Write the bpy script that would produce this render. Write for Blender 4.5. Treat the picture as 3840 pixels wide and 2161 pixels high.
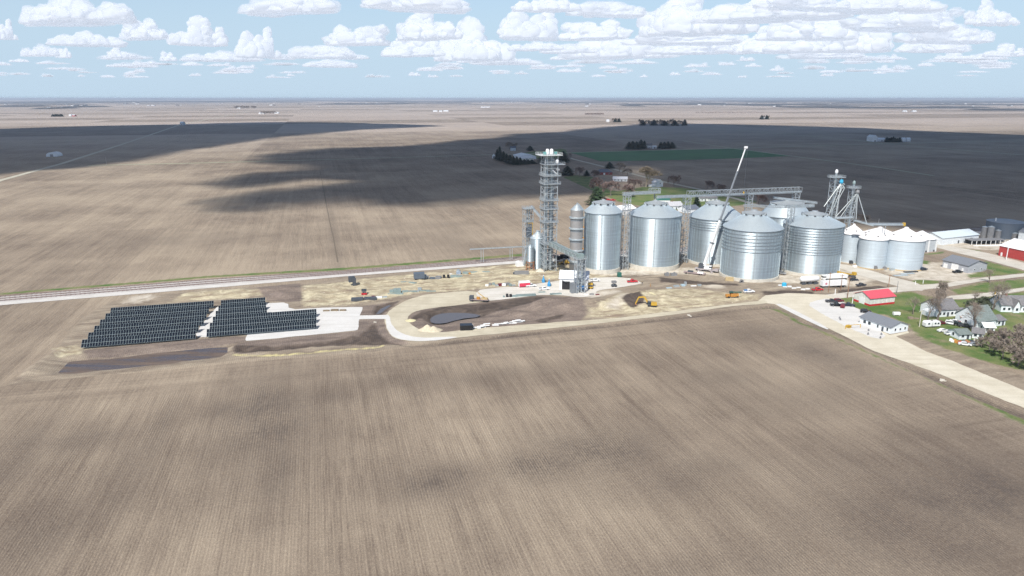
import bpy, math, random
import numpy as np
from mathutils import Vector, Matrix, noise

for o in list(bpy.data.objects):
    bpy.data.objects.remove(o)
SC = bpy.context.scene
COL = SC.collection
R = math.radians
random.seed(7)

# ------------------------------------------------------------------ camera
CAMH, FPX, CX, CY, HOR = 100.0, 2650.0, 1920.0, 1080.5, 368.0
PITCH = math.atan((CY - HOR) / FPX)
cam = bpy.data.cameras.new('camera')
cam.sensor_width = 36.0
cam.lens = FPX / 3840 * 36
cam.clip_start, cam.clip_end = 1.0, 200000.0
camo = bpy.data.objects.new('camera', cam)
COL.objects.link(camo)
camo.location = (0, 0, CAMH)
camo.rotation_euler = (math.pi / 2 - PITCH, 0, 0)
SC.camera = camo

# ------------------------------------------------------------------ light
SUN_EL, SUN_AZ = 48.0, 24.0            # light travels towards azimuth SUN_AZ (clockwise from +Y)
w = bpy.data.worlds.new('World')
SC.world = w
w.use_nodes = True
nt = w.node_tree
nt.nodes.clear()
sky = nt.nodes.new('ShaderNodeTexSky')
sky.sky_type = 'NISHITA'
sky.sun_disc = False
sky.sun_elevation = R(SUN_EL)
sky.sun_rotation = R(180 + SUN_AZ)
sky.altitude = 200
sky.air_density = 1.0
sky.dust_density = 0.4
sky.ozone_density = 2.0
bg = nt.nodes.new('ShaderNodeBackground')
bg.inputs[1].default_value = 0.11
wo = nt.nodes.new('ShaderNodeOutputWorld')
tc = nt.nodes.new('ShaderNodeTexCoord')
sz = nt.nodes.new('ShaderNodeSeparateXYZ')
nt.links.new(tc.outputs['Generated'], sz.inputs[0])
mr = nt.nodes.new('ShaderNodeMapRange')          # pale haze low over the horizon, all round
mr.interpolation_type = 'SMOOTHERSTEP'
for k, v in ((1, 0.0), (2, 0.30), (3, 0.94), (4, 0.0)):
    mr.inputs[k].default_value = v
nt.links.new(sz.outputs[2], mr.inputs[0])
mh = nt.nodes.new('ShaderNodeMix')
mh.data_type = 'RGBA'
nt.links.new(mr.outputs[0], mh.inputs[0])
nt.links.new(sky.outputs[0], mh.inputs[6])
mh.inputs[7].default_value = (4.15, 5.45, 6.75, 1)
nt.links.new(mh.outputs[2], bg.inputs[0])
nt.links.new(bg.outputs[0], wo.inputs[0])
sun = bpy.data.lights.new('sun', 'SUN')
sun.energy = 4.6
sun.angle = R(0.53)
sun.color = (1.0, 0.965, 0.91)
suno = bpy.data.objects.new('sun', sun)
COL.objects.link(suno)
SD = Vector((math.sin(R(SUN_AZ)) * math.cos(R(SUN_EL)), math.cos(R(SUN_AZ)) * math.cos(R(SUN_EL)), -math.sin(R(SUN_EL))))
suno.rotation_euler = SD.to_track_quat('-Z', 'Y').to_euler()
suno.location = (-200, -200, 400)
SC.view_settings.view_transform = 'Standard'
SC.view_settings.look = 'None'
SC.view_settings.exposure = 0.21
SC.view_settings.gamma = 1.0
SC.render.engine = 'CYCLES'
SC.cycles.max_bounces = 6
SC.cycles.diffuse_bounces = 3
SC.cycles.glossy_bounces = 3
SC.cycles.transparent_max_bounces = 24
SC.cycles.volume_bounces = 0
SC.cycles.use_denoising = True
SC.cycles.denoising_input_passes = 'RGB_ALBEDO_NORMAL'
SC.cycles.denoising_prefilter = 'NONE'

# ------------------------------------------------------------------ placing: photo pixel -> point on the ground
FWD = Vector((0, math.cos(PITCH), -math.sin(PITCH)))
UPV = Vector((0, math.sin(PITCH), math.cos(PITCH)))
CAMP = Vector((0, 0, CAMH))
def ray(u, v):
    return FWD * FPX + Vector((1, 0, 0)) * (u - CX) + UPV * (CY - v)
def G(u, v, z=0.0):
    d = ray(u, v)
    return CAMP + d * ((z - CAMH) / d.z)
def RY(u, v, y):
    d = ray(u, v)
    return CAMP + d * (y / d.y)
def HZ(p, v):                             # height at ground place p that shows on row v
    y = p[1]
    k = (CY - v) / FPX
    # (y*sinP + dz*cosP) / (y*cosP - dz*sinP) = k
    s, c = math.sin(PITCH), math.cos(PITCH)
    dz = (k * y * c - y * s) / (c + k * s)
    return CAMH + dz
def depth(p):
    return (Vector(p) - CAMP).dot(FWD)
GR = 15.2                                  # the site and the section lines run along this grid
EV = Vector((math.cos(R(GR)), math.sin(R(GR)), 0))
NV = Vector((-math.sin(R(GR)), math.cos(R(GR)), 0))

# ------------------------------------------------------------------ node helper and materials
class NT:
    def __init__(self, name):
        self.m = bpy.data.materials.new(name)
        self.m.use_nodes = True
        self.t = self.m.node_tree
        self.t.nodes.clear()
        self.out = self.t.nodes.new('ShaderNodeOutputMaterial')
    def n(self, typ, ins=None, **kw):
        x = self.t.nodes.new('ShaderNode' + typ)
        for k, v in kw.items():
            setattr(x, k, v)
        for k, v in (ins or {}).items():
            self.set(x, k, v)
        return x
    def set(self, x, k, v):
        s = x.inputs[k]
        if hasattr(v, 'is_output') or isinstance(v, bpy.types.NodeSocket):
            self.t.links.new(v, s)
        else:
            if isinstance(v, (tuple, list)) and s.type == 'RGBA' and len(v) == 3:
                v = (*v, 1)
            s.default_value = v
    def math(self, op, a, b=0.0, c=0.0, clamp=False):
        x = self.n('Math', {0: a, 1: b, 2: c}, operation=op)
        x.use_clamp = clamp
        return x.outputs[0]
    def mix(self, f, a, b):
        x = self.n('Mix', {0: f, 6: a, 7: b}, data_type='RGBA')
        return x.outputs[2]
    def scale(self, c, f):                 # colour times factor
        x = self.n('VectorMath', {0: c, 3: f}, operation='SCALE')
        return x.outputs[0]
    def noise(self, scale, vec=None, detail=4, rough=0.55, dist=0.0):
        x = self.n('TexNoise', {'Scale': scale, 'Detail': detail, 'Roughness': rough, 'Distortion': dist})
        if vec is not None:
            self.set(x, 'Vector', vec)
        return x.outputs['Fac']
    def ramp(self, v, lo, hi, a=0.0, b=1.0):
        x = self.n('MapRange', {0: v, 1: lo, 2: hi, 3: a, 4: b})
        return x.outputs[0]
    def pos(self):
        return self.n('NewGeometry').outputs['Position']
    def obj(self):
        return self.n('TexCoord').outputs['Object']
    def attr(self, a):
        return self.n('Attribute', attribute_name=a).outputs['Fac']
    def bump(self, h, dist, strength=1.0):
        return self.n('Bump', {'Height': h, 'Distance': dist, 'Strength': strength}).outputs[0]
    def bsdf(self, col, rough=0.8, metal=0.0, normal=None, spec=0.5, **kw):
        x = self.n('BsdfPrincipled', {'Base Color': col, 'Roughness': rough, 'Metallic': metal, 'Specular IOR Level': spec})
        for k, v in kw.items():
            self.set(x, k.replace('_', ' '), v)
        if normal is not None:
            self.set(x, 'Normal', normal)
        return x.outputs[0]
    def done(self, s):
        self.t.links.new(s, self.out.inputs[0])
        return self.m

MATS = {}
def M(name, col, rough=0.6, metal=0.0, var=0.18, scale=0.8, spec=0.4, bump=0.0):
    if name in MATS:
        return MATS[name]
    t = NT(name)
    v = t.obj()
    a = t.noise(scale, v, 5, 0.6)
    f = t.ramp(a, 0.3, 0.7, 1 - var, 1 + var * 0.5)
    c = t.scale(tuple(col), f)
    b = t.noise(scale * 6, v, 2)
    c = t.mix(t.ramp(b, 0.55, 0.75, 0.0, 0.25), c, tuple(x * 0.7 for x in col))
    nrm = t.bump(b, bump) if bump else None
    MATS[name] = t.done(t.bsdf(c, rough, metal, nrm, spec))
    return MATS[name]

# ------------------------------------------------------------------ mesh builder
class MB:
    def __init__(self):
        self.v, self.f = [], []
    def add(self, vs, fs):
        b = len(self.v)
        self.v.extend([tuple(p) for p in vs])
        self.f.extend([tuple(b + i for i in f) for f in fs])
        return self
    def box(self, x, y, z0, sx, sy, sz, rz=0.0):     # centred in x, y, standing on z0
        c, s = math.cos(rz), math.sin(rz)
        vs = []
        for zz in (z0, z0 + sz):
            for dx, dy in ((-1, -1), (1, -1), (1, 1), (-1, 1)):
                px, py = dx * sx / 2, dy * sy / 2
                vs.append((x + px * c - py * s, y + px * s + py * c, zz))
        return self.add(vs, [(3, 2, 1, 0), (4, 5, 6, 7), (0, 1, 5, 4), (1, 2, 6, 5), (2, 3, 7, 6), (3, 0, 4, 7)])
    def bar(self, p, q, w, h=None, n=4):
        p, q = Vector(p), Vector(q)
        h = h or w
        d = q - p
        if d.length < 1e-6:
            return self
        d.normalize()
        a = d.cross(Vector((0, 0, 1)))
        if a.length < 1e-3:
            a = Vector((1, 0, 0))
        a.normalize()
        b = a.cross(d)
        vs = []
        for e in (p, q):
            for k in range(n):
                t = 2 * math.pi * (k + 0.5) / n
                sc = 1 / math.cos(math.pi / n) / 2
                vs.append(e + a * (math.cos(t) * w * sc) + b * (math.sin(t) * h * sc))
        fs = [(k, (k + 1) % n, n + (k + 1) % n, n + k) for k in range(n)]
        fs += [tuple(range(n))[::-1], tuple(range(n, 2 * n))]
        return self.add(vs, fs)
    def lathe(self, prof, n=24, x=0.0, y=0.0, cap=True):   # prof: (r, z) from bottom to top
        vs, fs = [], []
        for r, z in prof:
            for k in range(n):
                t = 2 * math.pi * k / n
                vs.append((x + r * math.cos(t), y + r * math.sin(t), z))
        for i in range(len(prof) - 1):
            for k in range(n):
                a, b = i * n + k, i * n + (k + 1) % n
                fs.append((a, b, b + n, a + n))
        if cap:
            fs.append(tuple(range(n))[::-1])
            fs.append(tuple(range((len(prof) - 1) * n, len(prof) * n)))
        return self.add(vs, fs)
    def prism(self, poly, z0, z1):
        n = len(poly)
        vs = [(p[0], p[1], z0) for p in poly] + [(p[0], p[1], z1) for p in poly]
        fs = [tuple(range(n))[::-1], tuple(range(n, 2 * n))] + [(k, (k + 1) % n, n + (k + 1) % n, n + k) for k in range(n)]
        return self.add(vs, fs)
    def xprism(self, prof, x0, x1, y=0.0):         # profile in (y, z) pushed along x
        n = len(prof)
        vs = [(x0, y + p[0], p[1]) for p in prof] + [(x1, y + p[0], p[1]) for p in prof]
        fs = [tuple(range(n)), tuple(range(n, 2 * n))[::-1]] + [(n + k, n + (k + 1) % n, (k + 1) % n, k) for k in range(n)]
        return self.add(vs, fs)
    def yprism(self, prof, y0, y1):                # profile in (x, z) pushed along y
        n = len(prof)
        vs = [(p[0], y0, p[1]) for p in prof] + [(p[0], y1, p[1]) for p in prof]
        fs = [tuple(range(n))[::-1], tuple(range(n, 2 * n))] + [(k, (k + 1) % n, n + (k + 1) % n, n + k) for k in range(n)]
        return self.add(vs, fs)
    def mesh(self, name, smooth=False):
        me = bpy.data.meshes.new(name)
        me.from_pydata(self.v, [], self.f)
        me.update()
        if smooth:
            me.polygons.foreach_set('use_smooth', [True] * len(me.polygons))
        return me
    def build(self, name, mat, parent=None, smooth=False, kind=None, label=None):
        return place(self.mesh(name, smooth), name, mat, parent, kind, label)

def place(me, name, mat, parent=None, kind=None, label=None):
    if mat is not None and not me.materials:
        me.materials.append(mat)
    o = bpy.data.objects.new(name, me)
    COL.objects.link(o)
    if parent is not None:
        o.parent = parent
    if kind:
        o['kind'] = kind
    if label:
        o['label'] = label
    return o
def tag(o, label, cat, group=None, kind=None):
    o['label'] = label
    o['category'] = cat
    if group:
        o['group'] = group
    if kind:
        o['kind'] = kind
    return o
def thing(name, label, cat, loc=(0, 0, 0), rz=0.0, group=None):
    o = bpy.data.objects.new(name, None)
    o.empty_display_size = 1
    COL.objects.link(o)
    o.location = loc
    o.rotation_euler = (0, 0, rz)
    return tag(o, label, cat, group)
KIDS = {}
def kids(o):
    return [c for c in bpy.data.objects if c.parent is o]
def copytree(o, parent=None, table=None):
    c = o.copy()
    COL.objects.link(c)
    if parent is not None:
        c.parent = parent
    for ch in table.get(o.name, []):
        copytree(ch, c, table)
    return c
def child_table():
    t = {}
    for c in bpy.data.objects:
        if c.parent:
            t.setdefault(c.parent.name, []).append(c)
    return t
def dup(o, loc, rz, label, scale=None, group=None):
    t = {}
    for ch in KIDS[o.name]:
        t.setdefault(o.name, []).append(ch)
        if ch.name in KIDS:
            t[ch.name] = KIDS[ch.name]
    c = copytree(o, None, t)
    c.location = loc
    c.rotation_euler = (0, 0, rz)
    if scale is not None:
        c.scale = scale if isinstance(scale, tuple) else (scale,) * 3
    c['label'] = label
    if group:
        c['group'] = group
    return c
def remember(o):
    KIDS[o.name] = kids(o)
    for ch in KIDS[o.name]:
        k = kids(ch)
        if k:
            KIDS[ch.name] = k
    return o

# ================================================================== GROUND
def gp(pts):
    return [tuple(G(u, v))[:2] for u, v in pts]
def sdf(poly, X, Y, cut=40.0):
    """signed distance to a polygon in metres, negative inside, cut at +-cut"""
    P = np.array(poly)
    out = np.full(X.shape, cut, dtype=np.float64)
    m = (X > P[:, 0].min() - cut) & (X < P[:, 0].max() + cut) & (Y > P[:, 1].min() - cut) & (Y < P[:, 1].max() + cut)
    x, y = X[m], Y[m]
    if x.size == 0:
        return out
    d = np.full(x.shape, 1e18)
    ins = np.zeros(x.shape, bool)
    for i in range(len(P)):
        ax, ay = P[i]
        bx, by = P[(i + 1) % len(P)]
        ex, ey = bx - ax, by - ay
        t = np.clip(((x - ax) * ex + (y - ay) * ey) / (ex * ex + ey * ey + 1e-12), 0, 1)
        d = np.minimum(d, (x - ax - t * ex) ** 2 + (y - ay - t * ey) ** 2)
        c = ((ay > y) != (by > y))
        with np.errstate(divide='ignore', invalid='ignore'):
            c &= x < (bx - ax) * (y - ay) / (by - ay if by != ay else 1e-12) + ax
        ins ^= c
    r = np.sqrt(d)
    r[ins] *= -1
    out[m] = np.clip(r, -cut, cut)
    return out
def dline(pts, X, Y, cut=12.0):
    """distance to an open line"""
    P = np.array(pts)
    out = np.full(X.shape, cut, dtype=np.float64)
    m = (X > P[:, 0].min() - cut) & (X < P[:, 0].max() + cut) & (Y > P[:, 1].min() - cut) & (Y < P[:, 1].max() + cut)
    x, y = X[m], Y[m]
    d = np.full(x.shape, 1e18)
    for i in range(len(P) - 1):
        ax, ay = P[i]
        bx, by = P[i + 1]
        ex, ey = bx - ax, by - ay
        t = np.clip(((x - ax) * ex + (y - ay) * ey) / (ex * ex + ey * ey + 1e-12), 0, 1)
        d = np.minimum(d, (x - ax - t * ex) ** 2 + (y - ay - t * ey) ** 2)
    out[m] = np.minimum(np.sqrt(d), cut)
    return out

PL = dict(
 basin=[(188, 1402), (245, 1345), (330, 1338), (428, 1333), (560, 1315), (800, 1292), (870, 1290), (868, 1315), (840, 1335), (700, 1352), (596, 1365), (400, 1386)],
 pond=[(1608, 1192), (1640, 1174), (1700, 1169), (1770, 1172), (1812, 1182), (1714, 1196), (1662, 1211), (1618, 1211)],
 slot=[(1405, 1181), (1424, 1158), (1454, 1142), (1470, 1141), (1445, 1161), (1430, 1181)],
 apron=[(1782, 1090), (1851, 1081), (1900, 1076), (1950, 1078), (2065, 1056), (2209, 1043), (2352, 1040), (2396, 1056), (2410, 1066), (2313, 1080), (2231, 1092), (2240, 1108), (2176, 1117), (2093, 1106), (2010, 1108), (1900, 1123), (1800, 1132)],
 pad=[(1183, 1156), (1356, 1151), (1360, 1156), (1350, 1183), (1345, 1196), (1344, 1235), (1331, 1241), (929, 1280), (921, 1274), (929, 1250), (783, 1264), (726, 1267), (760, 1215), (800, 1165), (816, 1150), (900, 1140), (1003, 1138), (1083, 1134), (1082, 1162)],
 link=[(1340, 1184), (1450, 1182), (1452, 1197), (1340, 1198)],
 loop=[(1800, 1089), (1603, 1103), (1543, 1119), (1493, 1142), (1449, 1175), (1441, 1200), (1446, 1227), (1465, 1258), (1493, 1272), (1548, 1281), (1603, 1280), (1714, 1267), (1900, 1249), (2176, 1221), (2562, 1178), (2752, 1147), (2881, 1139), (2870, 1126), (2845, 1130), (2705, 1146), (2517, 1169), (2286, 1197), (2176, 1203), (2038, 1214), (2000, 1216), (1769, 1233), (1714, 1241), (1645, 1248), (1589, 1244), (1548, 1225), (1529, 1208), (1523, 1194), (1548, 1172), (1603, 1158), (1741, 1142), (1840, 1128)],
 cross=[(2845, 1130), (2870, 1108), (2960, 1100), (3060, 1104), (3100, 1106), (3134, 1120), (3193, 1148), (3261, 1176), (3245, 1213), (3336, 1257), (3404, 1243), (3410, 1250), (3360, 1262), (3400, 1282), (3479, 1321), (3494, 1326), (3660, 1391), (3840, 1465), (3990, 1535), (3990, 1606), (3840, 1531), (3494, 1392), (3282, 1319), (3043, 1200), (3000, 1190), (2904, 1141), (2881, 1139)],
 laneb=[(3060, 1110), (3099, 1106), (3322, 1080), (3416, 1071), (3545, 1063), (3685, 1042), (3840, 1026), (4000, 1010), (4000, 1022), (3840, 1038), (3685, 1055), (3545, 1078), (3416, 1092), (3322, 1100), (3099, 1126), (3070, 1128)],
 lanec=[(3128, 1000), (3150, 988), (3250, 1010), (3340, 1038), (3460, 1066), (3470, 1092), (3416, 1088), (3320, 1062), (3230, 1036)],
 laned=[(3500, 914), (3530, 918), (3600, 930), (3690, 946), (3760, 964), (3840, 986), (4000, 1030), (4000, 1056), (3840, 1014), (3685, 972), (3568, 944), (3500, 926)],
 lanee=[(3540, 1112), (3640, 1104), (3732, 1096), (3840, 1078), (4000, 1060), (4000, 1070), (3840, 1090), (3732, 1110), (3640, 1121), (3556, 1124)],
)
W = {k: gp(v) for k, v in PL.items()}
TAN = [gp(p) for p in (
 [(1128, 1075), (1250, 1062), (1400, 1045), (1700, 1012), (1960, 990), (2100, 990), (2300, 1030), (2240, 1045), (2060, 1052), (1940, 1072), (1780, 1085), (1600, 1098), (1500, 1112), (1300, 1145), (1140, 1150)],
 [(640, 1135), (700, 1100), (800, 1092), (920, 1088), (975, 1098), (998, 1112), (920, 1118), (800, 1125)],
 [(2180, 1190), (2260, 1150), (2310, 1112), (2450, 1088), (2600, 1085), (2720, 1098), (2850, 1108), (2860, 1122), (2700, 1143), (2500, 1170), (2300, 1195)],
 [(205, 1308), (290, 1295), (330, 1322), (230, 1340)],
 [(1530, 1197), (1548, 1195), (1550, 1203), (1536, 1206)],
 [(2560, 1160), (2500, 1120), (2440, 1105), (2500, 1095), (2640, 1110), (2740, 1135)],
)]
DIRT = [gp(p) for p in (     # disturbed brown ground of the building site
 [(20, 1450), (100, 1390), (190, 1335), (300, 1200), (420, 1130), (640, 1100), (1100, 1070), (1300, 1042), (1960, 985), (2150, 985), (2500, 1010), (2800, 1040), (3130, 1000), (3200, 1000), (3400, 1050), (3420, 1060), (3200, 1110), (2900, 1140), (2600, 1175), (2000, 1237), (1600, 1290), (1500, 1300), (1400, 1320), (1000, 1348), (880, 1352), (600, 1385), (200, 1425)],
 [(3322, 1258), (3404, 1216), (3451, 1263), (3545, 1305), (3662, 1350), (3840, 1412), (3990, 1470), (3990, 1530), (3840, 1462), (3494, 1323), (3400, 1280)],
 [(3498, 1246), (3520, 1238), (3560, 1246), (3600, 1262), (3570, 1275), (3500, 1262)],
)]
MUD = [gp(p) for p in (
 [(1585, 1195), (1600, 1168), (1664, 1148), (1770, 1144), (1900, 1128), (2005, 1112), (2093, 1118), (2150, 1128), (2180, 1140), (2000, 1150), (1900, 1165), (1800, 1186), (1714, 1200), (1667, 1212), (1620, 1212)],
 [(1540, 1194), (1580, 1170), (1620, 1160), (1590, 1190), (1560, 1205)],
 [(1990, 1206), (2060, 1192), (2120, 1180), (2100, 1196), (2040, 1210)],
 [(1405, 1150), (1440, 1140), (1500, 1128), (1480, 1140), (1430, 1181), (1400, 1183), (1398, 1170)],
 [(875, 1295), (1031, 1300), (1224, 1282), (1350, 1255), (1394, 1216), (1408, 1216), (1424, 1252), (1465, 1283), (1520, 1291), (1400, 1296), (1224, 1297), (1000, 1322), (880, 1325)],
 [(2350, 1118), (2400, 1115), (2420, 1140), (2370, 1160), (2330, 1140)],
 [(2470, 1040), (2620, 1055), (2760, 1065), (2780, 1072), (2600, 1068), (2480, 1062)],
 [(2850, 1096), (2960, 1088), (3050, 1095), (3060, 1106), (2950, 1112), (2870, 1108)],
 [(3140, 1090), (3290, 1072), (3330, 1078), (3250, 1094), (3145, 1104)],
 [(3270, 1030), (3320, 1035), (3400, 1060), (3360, 1062), (3300, 1046)],
)]
GRASS = [gp(p) for p in (
 [(3146, 1118), (3240, 1107), (3345, 1099), (3416, 1094), (3455, 1106), (3560, 1126), (3700, 1116), (3840, 1094), (4000, 1075), (4000, 1440), (3840, 1388), (3779, 1378), (3660, 1345), (3545, 1306), (3451, 1265), (3404, 1216), (3320, 1180), (3261, 1178), (3193, 1148)],
 [(3568, 1087), (3662, 1063), (3840, 1047), (4000, 1030), (4000, 1060), (3840, 1077), (3732, 1093), (3592, 1104)],
 [(3695, 979), (3840, 1018), (4000, 1062), (4000, 1008), (3840, 1024), (3639, 1042), (3625, 1032), (3700, 1018)],
 [(3447, 974), (3486, 980), (3482, 992), (3446, 987)],
 [(3452, 955), (3540, 944), (3530, 952), (3455, 957)],
 [(3560, 925), (3600, 930), (3680, 942), (3670, 946), (3600, 940)],
 [(3395, 1060), (3440, 1050), (3560, 1056), (3480, 1068), (3430, 1073)],
 [(2870, 1152), (2915, 1158), (3000, 1205), (3140, 1266), (3300, 1342), (3500, 1434), (3700, 1525), (3840, 1592), (3990, 1665), (3990, 1640), (3840, 1568), (3627, 1484), (3361, 1372), (3200, 1300), (3050, 1234), (2980, 1208), (2930, 1172)],
 [(0, 1106), (100, 1098), (300, 1082), (800, 1041), (1300, 1012), (1960, 960), (1960, 952), (1300, 1004), (800, 1034), (300, 1075), (0, 1100)],
 [(2090, 655), (2221, 655), (2240, 690), (2300, 720), (2420, 700), (2600, 706), (2800, 745), (2850, 760), (2700, 780), (2500, 790), (2330, 760), (2220, 715)],
 [(1870, 570), (2120, 560), (2145, 580), (2060, 600), (1950, 590)],
 [(3350, 868), (3420, 864), (3430, 870), (3352, 876)],
)]
LOAM = [gp(p) for p in (      # grey-brown earth of the island and the banks round the pads
 [(1523, 1192), (1550, 1170), (1610, 1156), (1741, 1140), (1900, 1124), (2010, 1108), (2100, 1112), (2175, 1122), (2190, 1150), (2200, 1180), (2176, 1204), (2000, 1217), (1769, 1234), (1645, 1250), (1589, 1246), (1548, 1226)],
 [(1340, 1200), (1441, 1198), (1446, 1230), (1470, 1262), (1540, 1288), (1440, 1292), (1300, 1290), (1100, 1306), (880, 1330), (880, 1292), (925, 1282), (1331, 1243)],
 [(1356, 1150), (1500, 1128), (1450, 1172), (1440, 1182), (1346, 1184)],
 [(300, 1316), (740, 1274), (925, 1262), (925, 1282), (800, 1296), (430, 1336), (330, 1340)],
 [(960, 1080), (1130, 1062), (1130, 1130), (1080, 1134), (1000, 1128)],
)]
WHEAT = gp([(2138, 573), (2400, 565), (2650, 560), (2770, 558), (2967, 586), (2700, 597), (2500, 602), (2253, 606)])
PALE = [gp(p) for p in (      # scattered white limestone
 [(470, 1140), (480, 1115), (560, 1105), (590, 1118), (530, 1135)],
 [(3380, 1040), (3500, 1022), (3560, 1030), (3440, 1056)],
 [(2180, 1100), (2300, 1085), (2330, 1100), (2220, 1118)],
 [(2640, 1068), (2720, 1070), (2715, 1082), (2650, 1080)],
 [(3400, 985), (3530, 985), (3620, 1000), (3640, 1022), (3690, 1030), (3600, 1060), (3400, 1042), (3330, 1030), (3320, 1000)],
 [(3520, 905), (3700, 880), (3850, 890), (3850, 930), (3700, 938), (3600, 930), (3530, 924)],
 [(2820, 1040), (2960, 1030), (3130, 1005), (3290, 1040), (3240, 1075), (3050, 1068), (2900, 1060)],
 [(2280, 1160), (2330, 1112), (2360, 1110), (2320, 1165)],
 [(2250, 990), (2500, 1000), (2750, 1015), (2760, 1036), (2500, 1028), (2260, 1035)],
)]
FIELD = gp([(-300, 1490), (0, 1452), (90, 1437), (250, 1418), (600, 1392), (880, 1362), (1000, 1352), (1400, 1325), (1560, 1298), (2000, 1246), (2600, 1184), (2870, 1156), (2930, 1178), (3000, 1212), (3200, 1305), (3500, 1442), (3840, 1596), (4300, 1800), (4300, 2500), (-900, 2500)])
DITCH = [gp(p) for p in (
 [(905, 1312), (1031, 1307), (1224, 1287), (1330, 1268), (1394, 1225)],
 [(1412, 1222), (1424, 1252), (1465, 1283), (1548, 1293), (1631, 1289), (1900, 1260), (2286, 1220), (2600, 1184), (2752, 1161), (2892, 1150), (2939, 1168), (3000, 1201), (3182, 1270), (3361, 1354), (3627, 1470), (3840, 1560), (3990, 1625)],
)]
BERM = [gp(p) for p in ([(110, 1400), (190, 1340), (235, 1312)], [(2010, 1160), (2060, 1145), (2140, 1140)], [(1900, 1178), (2000, 1185), (2120, 1165)])]
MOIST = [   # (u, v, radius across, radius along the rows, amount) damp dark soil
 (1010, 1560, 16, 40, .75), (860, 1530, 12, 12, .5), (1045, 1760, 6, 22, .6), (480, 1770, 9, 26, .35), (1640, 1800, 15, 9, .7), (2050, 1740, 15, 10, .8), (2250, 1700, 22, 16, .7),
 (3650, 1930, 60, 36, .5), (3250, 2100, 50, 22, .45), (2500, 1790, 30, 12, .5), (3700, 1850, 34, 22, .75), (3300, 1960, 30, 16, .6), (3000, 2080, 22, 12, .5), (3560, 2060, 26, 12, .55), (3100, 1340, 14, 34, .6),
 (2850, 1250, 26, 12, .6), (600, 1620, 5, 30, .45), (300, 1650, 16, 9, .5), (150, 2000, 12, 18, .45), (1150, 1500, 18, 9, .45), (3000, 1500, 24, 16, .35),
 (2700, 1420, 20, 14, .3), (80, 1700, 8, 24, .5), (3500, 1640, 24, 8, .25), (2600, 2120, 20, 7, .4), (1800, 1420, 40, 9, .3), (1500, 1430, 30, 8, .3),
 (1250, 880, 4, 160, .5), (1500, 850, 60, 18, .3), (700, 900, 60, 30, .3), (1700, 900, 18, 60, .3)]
YELLOW = gp([(879, 1331), (976, 1337), (1080, 1332), (1169, 1323), (1334, 1309), (1400, 1304), (1438, 1297)])
SHEETS = ('apron', 'pad', 'link', 'loop', 'cross', 'laneb', 'lanec', 'laned', 'lanee')

def axis(lo, hi, step, far):
    mid = list(np.arange(lo, hi + 1e-6, step))
    a, s, x = [], step, lo
    while x > -far:
        s *= 1.22
        x -= s
        a.append(x)
    b, s, x = [], step, hi
    while x < far:
        s *= 1.22
        x += s
        b.append(x)
    return np.array(a[::-1] + mid + b)
gx = axis(-330, 470, 1.5, 90000)
gy = axis(120, 640, 1.5, 90000)
X, Y = np.meshgrid(gx, gy)
sd = {k: sdf(v, X, Y, 15) for k, v in W.items()}
def fnoise(X, Y, seeds, lam, amp):         # cheap smooth noise from summed waves
    rs = np.random.RandomState(seeds)
    z = np.zeros(X.shape)
    for k in range(14):
        a = rs.uniform(0, 2 * np.pi)
        f = 2 * np.pi / (lam * rs.uniform(0.4, 1.8))
        z += np.sin(X * math.cos(a) * f + Y * math.sin(a) * f + rs.uniform(0, 6.3))
    return amp * z / 3.7
clear = np.full(X.shape, 99.0)
for k in SHEETS:
    clear = np.minimum(clear, sd[k])
RAILP = gp([(0, 1111), (100, 1103), (800, 1046), (1300, 1016), (1960, 963), (2600, 925), (3200, 885), (3840, 842), (4200, 820), (4200, 838), (3840, 866), (3200, 907), (2600, 950), (1934, 989), (1300, 1037), (800, 1080), (100, 1137), (0, 1146), (-400, 1178), (-400, 1143)])
sdr = sdf(RAILP, X, Y, 15)
clear = np.minimum(clear, sdr)
free = np.clip((clear - 1.6) / 4.0, 0, 1)
dirt = np.minimum.reduce([sdf(p, X, Y) for p in DIRT])
mudd = np.minimum.reduce([sdf(p, X, Y) for p in MUD])
tand = np.minimum.reduce([sdf(p, X, Y) for p in TAN])
grsd = np.minimum.reduce([sdf(p, X, Y) for p in GRASS])
pald = np.minimum.reduce([sdf(p, X, Y) for p in PALE])
fld = sdf(FIELD, X, Y)
ditd = np.minimum.reduce([dline(p, X, Y) for p in DITCH])
berd = np.minimum.reduce([dline(p, X, Y) for p in BERM])
loam = np.minimum.reduce([sdf(p, X, Y) for p in LOAM])
yeld = dline(YELLOW, X, Y)
Z = np.zeros(X.shape)
rough = np.clip(-dirt / 6, 0, 1)
Z += rough * (fnoise(X, Y, 3, 9, .16) + fnoise(X, Y, 4, 22, .2) + .12)
Z += np.clip(-tand / 8, 0, 1) * np.abs(fnoise(X, Y, 8, 14, .35))
Z -= np.clip(-sd['basin'] / 5, 0, 1) * 1.4 + np.clip((1.5 - sd['basin']) / 4, 0, .4)
Z = np.where(sd['basin'] < 3, np.minimum(Z, -np.clip((1.5 - sd['basin']) / 5, 0, 1) * 1.5 + .1), Z)
for k in ('pond', 'slot'):
    Z = np.where(sd[k] < 4, -np.clip((3 - sd[k]) / 4, 0, 1) * 1.2, Z)
Z -= 1.1 * np.exp(-(ditd / 1.7) ** 2) * (ditd < 11)
Z += 1.3 * np.exp(-(berd / 2.6) ** 2) * (berd < 11)
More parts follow.
